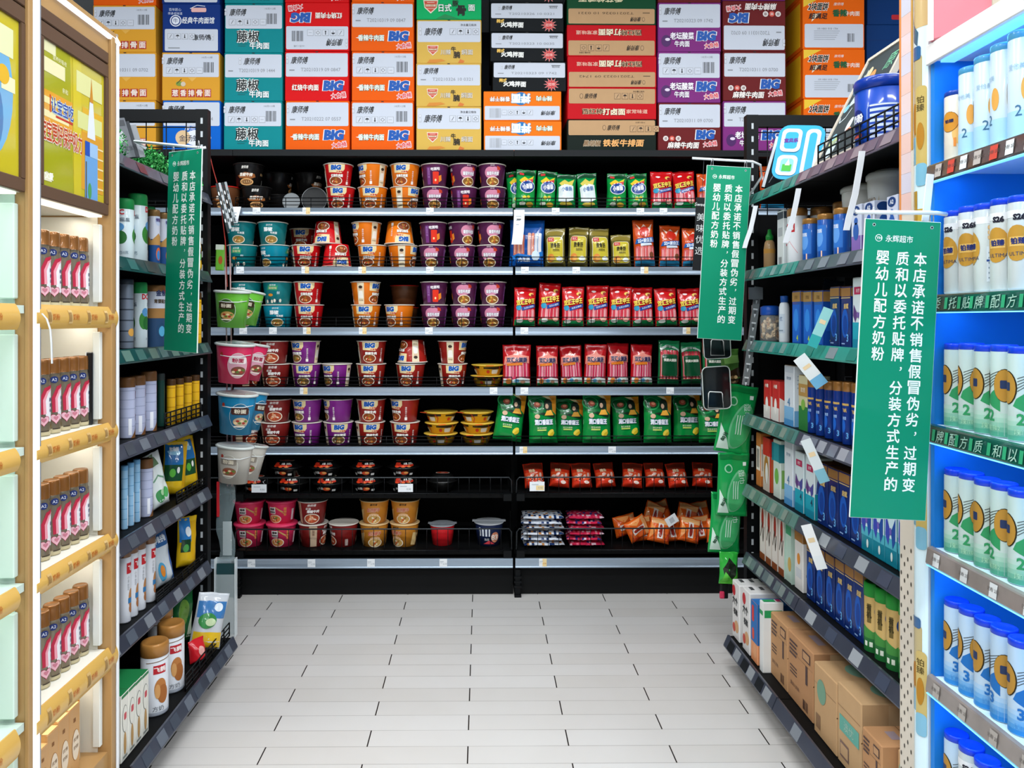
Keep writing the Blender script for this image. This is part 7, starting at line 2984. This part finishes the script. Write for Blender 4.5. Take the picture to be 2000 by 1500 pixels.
def strip_clip(px, py, Y, h, label):
    p = atY(px, py, Y)
    g = MB()
    pts = [(0, 0), (-.006, -.2), (-.018, -.55), (-.034, -.85), (-.04, -1.0)]
    vs = []
    for x, z in pts:
        vs += [(x - .008, -.001, z * h), (x + .008, -.001, z * h), (x + .008, .001, z * h), (x - .008, .001, z * h)]
    fs = []
    for i in range(len(pts) - 1):
        for q in range(4):
            fs.append((i * 4 + q, i * 4 + (q + 1) % 4, i * 4 + 4 + (q + 1) % 4, i * 4 + 4 + q))
    g.add(vs, fs, M('eef1f5', .4))
    return tag(g.build('paper_tag', None, p), label, 'tag')


strip_clip(1560, 368, 2.32, .165, 'long white paper strip hanging from the teal top rail')
strip_clip(1684, 295, 1.93, .2, 'long white paper strip hanging from the purple top rail')
strip_clip(1476, 402, 2.72, .15, 'white paper strip at the far end of the top rail')
# flat bracket by the near sign
g = MB().box(-.008, .008, -.0015, .0015, -.1, 0, M('e4eaee', .4), .0008)
o = g.build('rail_bracket', None, atY(1817, 340, 1.60) + Vector((.0, 0, 0)), (0, rad(6), 0))
tag(o, 'flat white hanger strip clipped above the near green sign', 'hanger')


# small angled leaflets stuck in the right unit's rails
def leaflet(px, py, Y, w, h, ang, lab, c='cfe0ea', c2='5fa8c0'):
    p = atY(px, py, Y)
    g = MB().box(-w / 2, w / 2, -.0006, .0006, -h / 2, h / 2, M(c, .35, coat=.2))
    a = Art()
    a.rect(-w * .5, -h * .5, w * .5, -h * .2, c2, 1)
    a.rect(-w * .3, h * .1, w * .3, h * .2, 'e0c8a0', 1)
    a.stamp(g, front(-.0006), None, .0004)
    return tag(g.build('leaflet', None, p, (0, rad(ang), rad(-35))), lab, 'leaflet')


leaflet(1602, 640, 2.21, .028, .12, 22, 'tilted teal leaflet sticking up from the third right rail', '8fc8c8', '2f9ea0')
leaflet(1583, 725, 2.25, .04, .105, -38, 'pale blue leaflet hanging askew before the navy tins', 'd9dfe0', '6aa8cc')
leaflet(1592, 900, 2.22, .03, .13, -24, 'pale leaflet hanging askew before the navy boxes, fifth shelf', 'cfd8da', '7ab0c0')
leaflet(1590, 1068, 2.22, .03, .13, -20, 'white leaflet hanging askew before the navy boxes, sixth shelf', 'e6e8e8', 'dfe4e6')

# ================================================================ TOP OF THE RIGHT UNIT
# divided tray
root = empty('divided_plate', (1.06, 2.60, DR['A'] + .018), (rad(-14), rad(8), rad(-30)))
g = MB()
w, h = .15, .20
TL = M('2a9fcf', .3, coat=.4)


def rr_pts(x0, y0, x1, y1, r, n=5):
    p = []
    for cx, cy, a0 in ((x1 - r, y0 + r, -90), (x1 - r, y1 - r, 0), (x0 + r, y1 - r, 90), (x0 + r, y0 + r, 180)):
        for k in range(n + 1):
            t = rad(a0 + 90 * k / n)
            p.append((cx + r * cos(t), cy + r * sin(t)))
    return p


ring = rr_pts(-w / 2, 0, w / 2, h, .035)
n = len(ring)
vs = [(x, -.006, z) for x, z in ring] + [(x * .96, .016, z * .96 + .004) for x, z in ring]
g.add(vs, [list(range(n)), [n + k for k in range(n)][::-1]] + [(k, n + k, n + (k + 1) % n, (k + 1) % n) for k in range(n)], TL)
g.build('plate_body', root)
wells = [(-w * .42, h * .5, w * .02, h * .93), (-w * .42, h * .07, w * .02, h * .44), (w * .1, h * .07, w * .42, h * .93)]
for i, (x0, z0, x1, z1) in enumerate(wells):
    g = MB()
    o_, i_ = rr_pts(x0, z0, x1, z1, .018), rr_pts(x0 + .012, z0 + .012, x1 - .012, z1 - .012, .012)
    m = len(o_)
    vs = [(x, -.0085, z) for x, z in o_] + [(x, -.0065, z) for x, z in i_]
    g.add(vs, [(k, (k + 1) % m, m + (k + 1) % m, m + k) for k in range(m)], M('c9d0cc', .35))
    g.add([(x, -.0066, z) for x, z in i_], [list(range(m))], M('2f9fd0' if i != 1 else '7fc0c8', .3))
    a = Art()
    cx, cz = (x0 + x1) / 2, (z0 + z1) / 2
    if i == 0:
        a.text('宝贝乐', cx, cz, .014, '5a2c8c', 1, bold=.08, rot=.05)
    elif i == 1:
        a.rect(cx - .014, z0 + .016, cx + .016, cz + .004, '3faa3c', 1)
        a.poly([(cx - .006, cz), (cx + .01, cz), (cx + .004, cz + .024)], 'e8e4c0', 2)
    a.stamp(g, lambda u, v, e: (u, -.0066 - e, v), None, .0004)
    g.build('well', root)
tag(root, 'sky blue divided plate standing on the top shelf beside the chalkboard', 'plate')

# chalkboard
root = empty('chalkboard', (1.035, 2.378, DR['A'] + .012), (0, 0, 0))
lean = Vector((.175, 0, .34))
L = lean.length
ez = lean.normalized()
ex = Vector((0, -1, 0))
en = ex.cross(ez).normalized()
if en.x > 0:
    en = -en
BWd = .25
fnb = lambda u, v, o: Vector((0, 0, 0)) + ex * u + ez * v + en * o


def slab(u0, u1, v0, v1, o0, o1, m):
    g = MB()
    c = [fnb(u, v, o) for o in (o0, o1) for v in (v0, v1) for u in (u0, u1)]
    g.add(c, [(0, 2, 3, 1), (4, 5, 7, 6), (0, 1, 5, 4), (2, 6, 7, 3), (0, 4, 6, 2), (1, 3, 7, 5)], m)
    return g


g = slab(.012, BWd - .012, .012, L - .012, -.004, .004, M('3c4446', .7, vary=.1))
a = Art()
a.star(.06, .30, .035, .02, 9, 'a8b4b8', 1, .8)
a.ell(.07, .31, .016, .02, 'd9c8a0', 2)
a.ell(.1, .285, .02, .026, 'd99a5c', 1)
a.poly([(.03, .2), (.05, .255), (.1, .24), (.12, .27), (.08, .21)], 'c8d4d8', 1)
for q in range(7):
    a.line([(.05 + q * .008, .215 + .004 * (q % 3)), (.045 + q * .009, .25)], .0025, 'e2eaec', 3)
a.ell(.03, .2, .016, .014, '7fc0dc', 2)
a.line([(.02, .17), (.03, .15), (.06, .16), (.075, .19)], .004, 'dbe6ea', 2)
a.ell(.06, .075, .024, .02, 'c2cf8a', 1)
a.ell(.07, .05, .026, .03, 'c8d6de', 1)
a.ell(.05, .095, .016, .012, '8fc4d8', 2)
a.ell(.1, .07, .009, .005, 'c4b0dc', 1, 12, .6)
a.ell(.12, .12, .016, .026, 'd2d4d4', 1)
a.line([(.12, .1), (.135, .106), (.15, .1)], .005, 'd9825c', 2)
a.text('原', .19, .31, .05, '7fcaa0', 1, skew=.2)
a.line([(.17, .24), (.19, .25), (.21, .235)], .005, 'd98a4a', 1)
a.stamp(g, fnb, None, .0006)
for vs_i in range(len(g.v)):
    pass
# lift the drawing onto the board face
nb = 8
for i in range(nb, len(g.v)):
    g.v[i] = tuple(Vector(g.v[i]) + en * .004)
g.build('board', root)
for u0, u1, v0, v1 in ((0, .013, 0, L), (BWd - .013, BWd, 0, L), (.013, BWd - .013, 0, .013), (.013, BWd - .013, L - .013, L)):
    slab(u0, u1, v0, v1, -.008, .008, M('cfc6b6', .5, vary=.06)).build('frame_rail', root)
tag(root, 'chalkboard with pale wooden frame leaning on the top shelf', 'chalkboard')

# big blue powder tub
def big_tub():
    a = Art()
    for off in (0, .2):
        a.rect(off - .03, .012, off + .05, .105, '8fa8d4', 1, .01)
        a.rect(off - .028, .014, off + .048, .103, '1440a4', 2, .009)
        for q in range(6):
            a.rect(off - .022, .022 + q * .013, off + .042, .029 + q * .013, 'c4d2ea', 3)
        a.rect(off - .022, .1, off + .04, .103, 'dfe8f6', 3)
    a.ell(-.062, .075, .024, .026, '0c2470', 2)
    a.text('奶粉', -.062, .078, .02, 'e8eef8', 3, bold=.05)
    a.rect(-.08, .03, -.045, .038, 'd4584a', 2)
    return tin('powder_tub', .062, .178, M('1546ae', .3, coat=.4), M('0f3596', .3, coat=.3), .03, a, lidr=1.05)


KB['big_tub'] = big_tub
o = on_right('big_tub', 1722, 'A', 1.078, 138, 'big royal blue powder tub on the top shelf before the chalkboard', 'powder tub', None, 58)

# folded dark bags seen through the mesh end frame
for px, py, ang, lab in ((1496, 330, 16, 'folded dark bag with white edge behind the mesh, taller one'), (1528, 332, 20, 'folded dark bag with white edge behind the mesh, beside the blue plate')):
    p = atY(px, py, 2.78)
    g = MB().box(-.03, .03, 0, .02, 0, .19, M('17191c', .3, coat=.4), .004)
    a = Art()
    a.rect(-.03, .0, -.02, .19, 'c9ced2', 1)
    a.line([(-.015, .17), (.02, .185)], .006, 'b4babf', 1)
    a.line([(-.01, .02), (.012, .1)], .003, '6a7076', 1)
    a.stamp(g, front(), None, .0005)
    o = g.build('folded_bag', None, (p.x, 2.74 if px < 1510 else 2.70, DR['A'] + .014), (rad(-4), rad(ang), rad(-10)))
    tag(o, lab, 'bag')

# packs seen through the mesh on the far bay
yc = YB + .06
o = place('bag_sunset_0', lambda: make_bag('sunset', 1), (atY(1508, 600, yc).x, yc, ZS[1] + .006), (rad(-3), 0, rad(4)), 'orange bag seen through the mesh end frame on the far bay', 'sausage bag', 'sausage bags on the shelves across the aisle')
g = MB().box(-.07, .07, 0, .1, 0, .17, M('7a3024', .4, coat=.2), .003)
a = Art()
a.line([(-.06, .16), (.05, .1), (.06, .02)], .003, 'b86a54', 1)
a.rect(-.05, .02, .0, .06, '9c4a34', 1)
a.stamp(g, front(), None, .0005)
tag(g.build('noodle_box', None, (atY(1500, 600, YB + .04).x, YB + .04, ZS[2] + .0008)), 'red brown box seen through the mesh end frame', 'box')

# ================================================================ HANGING GOODS AT THE RIGHT UNIT'S END
def wipes(seed):
    a = Art()
    a.poly([(-.05, .01), (-.05, .09), (-.02, .03), (-.01, .01)], gloss('cfe8da'), 1)
    a.ell(.012, .085, .034, .074, gloss('6fbf8c'), 1, 28, -.22)
    a.ell(.014, .085, .030, .068, gloss('3fa866'), 2, 28, -.22)
    a.ell(-.022, .16, .014, .014, gloss('9ad4ae'), 2, 18)
    a.ell(-.022, .16, .01, .01, gloss('128a48'), 3, 18)
    a.text('湿巾', .026, .135, .022, 'cfeadb', 3, rot=-1.45)
    for q in range(3):
        a.rect(-.004 + q * .008, .06, -.001 + q * .008, .12, 'bfe0cc', 3)
    a.text('80片', -.036, .05, .014, '1d4f34', 3, rot=1.2, bold=.04)
    a.rect(-.05, .19, .05, .205, gloss('0f7a3c'), 2)
    a.rect(.03, .172, .042, .184, 'e4f0e8', 3)
    return pouch(.112, .212, .026, gloss('139a4c'), a, seed, seal=.06, foot=False, wr=.0025, name='w').build('wipes_pack')


def hang(key, bl, px, py_top, hpx, Y, tilt, turn, lab, cat, grp, h0, wsc=1.0):
    p = atY(px, py_top, Y)
    s = hpx * Y / FPX / h0
    hh = h0 * s
    o = place(key, bl, (p.x - sin(rad(tilt)) * hh, Y, p.z - cos(rad(tilt)) * hh), (0, rad(tilt), rad(turn)), lab, cat, grp, (s * wsc, s, s))
    return o


YH = 2.922
hang('wipes0', lambda: wipes(1), 1447, 752, 134, YH, 8, 0, 'upper green wipes pack hanging tilted on the post', 'wipes pack', 'green wipes packs hanging on the end post', .212)
hang('wipes0', None, 1433, 884, 124, YH, 2, 0, 'middle green wipes pack hanging upright on the post', 'wipes pack', 'green wipes packs hanging on the end post', .212, .95)
hang('wipes1', lambda: wipes(3), 1420, 962, 118, YH + .03, 3, 0, 'lower green wipes pack half hidden behind the middle one', 'wipes pack', 'green wipes packs hanging on the end post', .212, 1.0)


def leafy_bag():
    a = Art()
    a.poly([(-.03, .06), (.0, .1), (.03, .07), (.02, .02), (-.02, .02)], gloss('1a2418'), 1)
    a.poly([(-.04, .0), (-.02, .05), (.01, .02), (.04, .06), (.04, .0)], gloss('58c23c'), 2)
    return pouch(.08, .12, .03, gloss('2fa83c'), a, 6, foot=False, wr=.01).build('snack_pouch')


hang('leafy', leafy_bag, 1424, 1078, 62, YH + .01, 2, 0, 'bright green pouch hanging lowest on the end post', 'pouch', None, .12, .9)
g = MB()
g.box(-.014, .014, -.01, .01, 0, .06, M('101214', .35), .004)
g.box(-.02, -.002, -.013, -.008, .002, .03, M('d23a5c', .3), .004)
p = atY(1414, 1168, YH + .03)
tag(g.build('hanging_pouch', None, (p.x, YH + .03, p.z)), 'small black pouch with pink corner below the green pouch', 'pouch')


def black_tray():
    g = MB()
    pr = rr_pts(-.06, -.085, .06, .085, .02, 3)
    m = len(pr)
    vs = [(x, -.012, z) for x, z in pr] + [(x * .94, .012, z * .94) for x, z in pr]
    g.add(vs, [list(range(m)), [m + k for k in range(m)][::-1]] + [(k, m + k, m + (k + 1) % m, (k + 1) % m) for k in range(m)], M('0c1416', .2, coat=.6))
    root = empty('hanging_tray')
    g.build('tray_body', root)
    MB().tube([(x * 1.01, -.0125, z * 1.01) for x, z in pr], .0022, M('c8d2cc', .25, coat=.5), 6, closed=True).build('clear_rim', root)
    return root


def wire_loop(px0, py0, px1, py1, Y, lab):
    a_, b_ = atY(px0, py0, Y), atY(px1, py1, Y)
    w, h = b_.x - a_.x, a_.z - b_.z
    pts = [(0, 0, -h), (0.002, 0, -.006), (.006, 0, 0), (w - .006, 0, -.002), (w - .002, 0, -.008), (w + .002, 0, -h)]
    o = MB().tube(pts, .0022, M('e2e6e4', .25, coat=.4), 6, closed=True).build('wire_loop', None, a_)
    return tag(o, lab, 'wire loop', 'white wire loops on the end post')


place('tray', black_tray, atY(1398, 672, YH - .065), (0, rad(-3), rad(5)), 'black tray in clear wrap directly under the middle green sign', 'tray', 'black trays hanging on the end post', (.85, 1, .62))
place('tray', None, atY(1397, 757, YH - .065), (0, rad(-3), rad(8)), 'black tray in clear wrap above the green wipes packs', 'tray', 'black trays hanging on the end post', (.9, 1, .92))
wire_loop(1388, 663, 1414, 694, YH - .085, 'white wire loop on the upper black tray')
wire_loop(1383, 765, 1412, 797, YH - .085, 'white wire loop on the lower black tray')


def nut_bag():
    a = Art()
    a.poly([(-.03, .05), (.03, .06), (.034, .0), (-.03, .0)], gloss('3a2c1c'), 1)
    for q in range(7):
        a.ell(-.02 + .012 * (q % 4), .012 + .018 * (q // 4), .007, .006, gloss(('d8b882', '8a6a40')[q % 2]), 2, 9)
    a.rect(-.034, .075, .034, .1, gloss('7fb45c'), 1)
    return pouch(.08, .12, .03, gloss('4a7a34'), a, 8, foot=False, wr=.006).build('nut_pouch')


hang('nuts', nut_bag, 1424, 682, 72, YH + .03, -4, 15, 'green pouch of nuts between the black trays and post', 'pouch', None, .12, .85)
# clear clip strip with punched holes
p0, p1 = atY(1481, 560, 2.80), atY(1456, 752, 2.80)
g = MB()
hh = (p0 - p1).length
g.box(-.013, .013, -.001, .001, -hh, 0, M('6f7678', .15, coat=.8))
a = Art()
for q in range(7):
    z = -.03 - q * hh / 7.2
    a.rect(-.008, z, .008, z - .006, 'c2cacc', 1)
    a.rect(-.004, z - .006, .004, z - .026, '4c5254', 1)
    a.poly([(-.004, z - .02), (.004, z - .02), (.0, z - .034)], 'd2dadc', 2)
a.stamp(g, front(-.001), None, .0004)
ang = math.degrees(math.atan2(p0.x - p1.x, p0.z - p1.z))
tag(g.build('clip_strip', None, p0, (0, rad(ang), 0)), 'smoky clear clip strip slanting down the end post', 'clip strip')
g = MB().box(-.03, .022, -.001, .001, -.022, .022, M('4d5357', .15, coat=.8))
tag(g.build('clear_tag', None, atY(1478, 573, 2.78)), 'smoky clear square tag at the clip strip head', 'tag')
# small black board behind the middle sign
p = atY(1371, 386, 2.735)
g = MB().box(-.02, .02, -.004, .004, -.26, 0, M('121416', .5), .001)
a = Art()
a.text('Sweet', -.004, -.025, .012, 'd8dcda', 1, skew=.2)
for q in range(4):
    a.text('美味优选'[q], -.002, -.07 - q * .04, .028, 'c2c6c4', 1)
a.stamp(g, front(-.004), None, .0004)
g.tube([(0, 0, -.002), (0, 0, (atY(1371, 313, 2.735) - p).z)], .001, INK, 5)
tag(g.build('letter_board', None, p, (0, rad(3), 0)), 'narrow black board with white script behind the middle green sign', 'board')

# ================================================================ HANGING PAILS AT THE LEFT UNIT'S END
PAILS = {'green': '6cc03c', 'pink': 'de2c5c', 'blue': '1c86b4', 'white': 'c6c2b8'}


def pail(k):
    root = empty('hanging_pail')
    g = MB()
    h, r0, r1 = .135, .053, .066
    g.lathe([(0, .002), (r0 * .95, .002), (r0, 0), (r0 + (r1 - r0) * .8, h * .8), (r1, h * .97)], M(PAILS[k], .3, coat=.35), 30, sy=.62)
    a = Art()
    off = .028 if k in ('pink', 'blue') else -.006
    a.ell(off, .064, .036, .044, 'dfe4da', 1, 24)
    a.ell(off, .064, .0345, .0425, {'green': '35601f', 'pink': 'd8a0b0', 'blue': '2a6a8c', 'white': 'b4aea4'}[k], 2, 24)
    a.rect(off - .03, .07, off + .03, .094, {'green': '3a2c16', 'pink': 'f0e4e2', 'blue': '4a2c26', 'white': '8f877c'}[k], 3, .006)
    a.text('粉面', off, .082, .014, {'pink': 'b0284c'}.get(k, 'ece2cc'), 4, w=.04, bold=.04)
    a.ell(off + .004, .046, .027, .015, {'green': 'c49a58', 'pink': '7a4a3c', 'blue': 'c2a88c', 'white': '8a5a44'}[k], 3, 18)
    for q in range(6):
        a.ell(off - .014 + .007 * q, .042 + .007 * (q % 2), .006, .004, ('e8d0a0', 'a83a2c', '5f7a34')[q % 3], 4, 8)
    a.line([(off - .02, .03), (off + .02, .03)], .004, 'ece4d4', 4)
    a.ell(-.03 if k != 'green' else .05, .1, .006, .008, 'a83a2c' if k != 'green' else '8fd05c', 2, 10)
    cf = cone_fn(r0, r1, h)

    def fn(u, v, o):
        x, y, z = cf(u, v, o)
        return (x, y * .62 - o * .4, z)
    a.stamp(g, fn, step=(.012, .03), eps=.0006)
    g.build('pail_body', root)
    MB().lathe([(r1 * .98, h * .95), (r1 + .006, h * .96), (r1 + .007, h), (r1, h + .003), (r1 - .006, h + .002), (0, h + .004)], M('cfd6d2', .15, coat=.8), 30, sy=.64).build('lid', root)
    MB().tube([(-.03, -.047, h * .72), (.0, -.051, h * .71), (.04, -.043, h * .72), (.062, -.012, h * .75)], .0016, M('e4eaea', .15, coat=.8), 5).build('clear_band', root)
    return root


for k, px, ytop, hpx, tilt in (('green', 452, 569, 70, -3), ('pink', 456, 671, 76, -4), ('blue', 460, 768, 78, -4), ('white', 455, 869, 72, -5)):
    YP = 2.975
    p = atY(px, ytop + hpx, YP)
    s = hpx * YP / FPX / .135
    place('pail_' + k, lambda: pail(k), (p.x, YP, p.z), (rad(3), rad(-tilt), rad(-6)), '%s noodle pail hanging on the string, front one' % k, 'noodle pail', 'noodle pails hanging at the left unit end', (s, s, s))
    if k != 'blue':
        p2 = atY(px + 22, ytop + hpx - 6, YP + .1)
        place('pail_' + k, None, (p2.x, YP + .1, p2.z), (rad(0), rad(-tilt + 6), rad(30)), '%s noodle pail half hidden behind its twin on the string' % k, 'noodle pail', 'noodle pails hanging at the left unit end', (s * .96, s * .96, s * .96))
    else:
        p2 = atY(px + 20, ytop + hpx - 8, YP + .1)
        place('pail_' + k, None, (p2.x, YP + .1, p2.z), (rad(0), rad(-tilt + 6), rad(50)), 'blue noodle pail half hidden behind its twin on the string', 'noodle pail', 'noodle pails hanging at the left unit end', (s * .96, s * .96, s * .96))
g = MB()
ps = [atY(q[0], q[1], 2.96) for q in ((401, 268), (416, 330), (428, 372), (440, 470), (444, 560))]
tag(MB().tube(ps, .002, M('b0362c', .4), 6).build('red_string'), 'thin red string running from the post top to the pails', 'string')
for dx, lab in ((0, 'clear pink plastic strip behind the hanging pails'), (9, 'second clear plastic strip behind the hanging pails')):
    ps = [atY(q[0] + dx, q[1], 3.02) for q in ((440, 480), (443, 700), (444, 950))]
    tag(MB().tube(ps, .003, M('cfa8a4', .2, alpha=.55, coat=.6), 6).build('hanging_strip'), lab, 'hanging strip')
p = atY(424, 359, 2.94)
root = empty('card_bundle', p, (0, rad(-13), rad(14)))
for q, c in enumerate(('30383a', 'b9bfc2', '23282a', '9aa2a6')):
    g = MB().box(-.006 + q * .011, .003 + q * .011, -.012, .012, -.19 + .012 * q, 0, M(c, .3, coat=.4), .001)
    a = Art()
    for w_ in range(4):
        a.ell(-.0015 + q * .011, -.04 - w_ * .035, .003, .008, 'd8dcde' if q % 2 == 0 else '3a4244', 1, 8)
    a.stamp(g, front(-.012), None, .0004)
    g.build('card', root)
tag(root, 'bundle of grey and black printed cards hanging on the red string', 'card bundle')
g = MB().box(-.016, .016, -.008, .008, -.1, 0, M('6fb43c', .35, coat=.3), .004)
a = Art()
a.rect(-.016, -.02, .016, 0, 'd8e2d0', 1)
a.ell(.004, -.06, .008, .016, 'b0602c', 1)
a.stamp(g, front(-.008), None, .0005)
tag(g.build('snack_sachet', None, atY(431, 478, 2.98), (0, rad(2), 0)), 'narrow green sachet hanging above the green pail', 'sachet')
# clear sleeves hanging to the floor end
CLR = M('9fb4b8', .08, alpha=.35, coat=1.0)
root = empty('clear_sleeve', atY(441, 938, 2.97))
g = MB()
hh = 0.31
vs, fs = [], []
for i in range(9):
    t = i / 8
    for sx in (-1, 0, 1):
        vs.append((sx * .03 + .008 * sin(9 * t), -.006 * (1 - abs(sx)) - .006 * sin(14 * t + sx), -hh * t))
for i in range(8):
    for q in range(2):
        fs.append((i * 3 + q, i * 3 + q + 1, i * 3 + 4 + q, i * 3 + 3 + q))
g.add(vs, fs, CLR, True)
g.build('film', root)
MB().box(-.034, -.024, -.004, .0, -.14, -.005, M('b8242c', .4)).build('red_edge', root)
MB().box(-.012, .022, .002, .004, -.29, -.16, M('c2c8c8', .4)).build('card', root)
tag(root, 'empty clear plastic sleeve hanging under the white pail', 'sleeve')
root = empty('leaflet_holder', atY(441, 1090, 2.97))
g = MB()
g.box(-.038, .038, .01, .012, -.3, 0, M('d6e2e4', .08, alpha=.3, coat=1.0))
g.box(-.038, .038, -.012, -.010, -.3, -.06, M('d6e2e4', .08, alpha=.3, coat=1.0))
g.build('clear_wall', root)
for sx in (-1, 1):
    MB().box(sx * .039 - .0015, sx * .039 + .0015, -.013, .013, -.3, 0, M('dfe8ea', .15, coat=.8)).build('clear_edge', root)
MB().box(-.034, .034, -.004, .002, -.15, -.02, M('28484c', .3, coat=.4)).build('card', root)
tag(root, 'clear leaflet holder standing off the end of the base shelf', 'leaflet holder')

# ================================================================ TOP OF THE LEFT UNIT
g = MB()
rr = random.Random(9)
gm = [M(c, .6) for c in ('35a04e', '268a42', '4fb862', '6fcc76', '1d6a36')]
ya, yb2 = 2.05, 2.62
n = 0
for i in range(8500):
    y = rr.uniform(ya, yb2)
    x = rr.uniform(-1.20, -1.042)
    if abs(y - 2.37) < .085 and abs(x + 1.075) < .08:
        continue
    hz = DL['A'] + rr.uniform(.006, .085) * (1 if x < -1.05 else .85)
    s = rr.uniform(.006, .013)
    az, el = rr.uniform(0, 6.28), rr.uniform(.2, 1.3)
    d = Vector((cos(az) * cos(el), sin(az) * cos(el), sin(el)))
    sd = Vector((-sin(az), cos(az), 0)) * s * .34
    p = Vector((x, y, hz))
    g.add([p - sd * .4, p + d * s * .5 - sd, p + d * s, p + d * s * .5 + sd], [(0, 1, 2, 3)], gm[rr.randrange(5)])
g.box(-1.20, -1.04, ya, yb2, DL['A'] + .0005, DL['A'] + .012, M('1c4a28', .8))
o = g.build('artificial_turf')
tag(o, 'artificial boxwood turf lying on the top shelf beside the sideways sign', 'artificial turf', None, 'stuff')
g = MB()
for i in range(60):
    az, el = rr.uniform(0, 6.28), rr.uniform(-.3, 1.3)
    d = Vector((cos(az) * cos(el), sin(az) * cos(el), sin(el)))
    s = rr.uniform(.008, .014)
    p = Vector((rr.uniform(-.012, .012), rr.uniform(-.012, .012), rr.uniform(0, .04)))
    sd = Vector((-sin(az), cos(az), 0)) * s * .34
    g.add([p, p + d * s * .5 - sd, p + d * s, p + d * s * .5 + sd], [(0, 1, 2, 3)], gm[rr.randrange(5)])
g.tube([(0, 0, -.012), (0, 0, .03)], .002, gm[1], 5)
tag(g.build('green_sprig', None, (-1.04, 2.84, DL['A'] + .0125)), 'small green sprig at the black post end of the top shelf', 'sprig')
root = empty('brochure_stand', (-1.075, 2.36, DL['A'] + .031), (rad(-8), rad(-14), rad(35)))
for q, (c, dx) in enumerate((('63666c', -.012), ('2f3237', .0), ('84878c', .018))):
    g = MB().box(-.03 + dx, .03 + dx, q * .006, q * .006 + .004, 0, .105 + .01 * (2 - q), M(c, .6), .0008)
    if q == 0:
        a = Art()
        a.ell(-.01, .07, .014, .02, 'a2a5aa', 1)
        a.text('宝宝', .004, .03, .014, '2c3036', 1)
        a.rect(-.036, .1, .014, .118, '3a3d42', 1)
        a.stamp(g, front(), None, .0004)
    g.build('brochure', root)
tag(root, 'grey brochures standing up in the green turf', 'brochure')
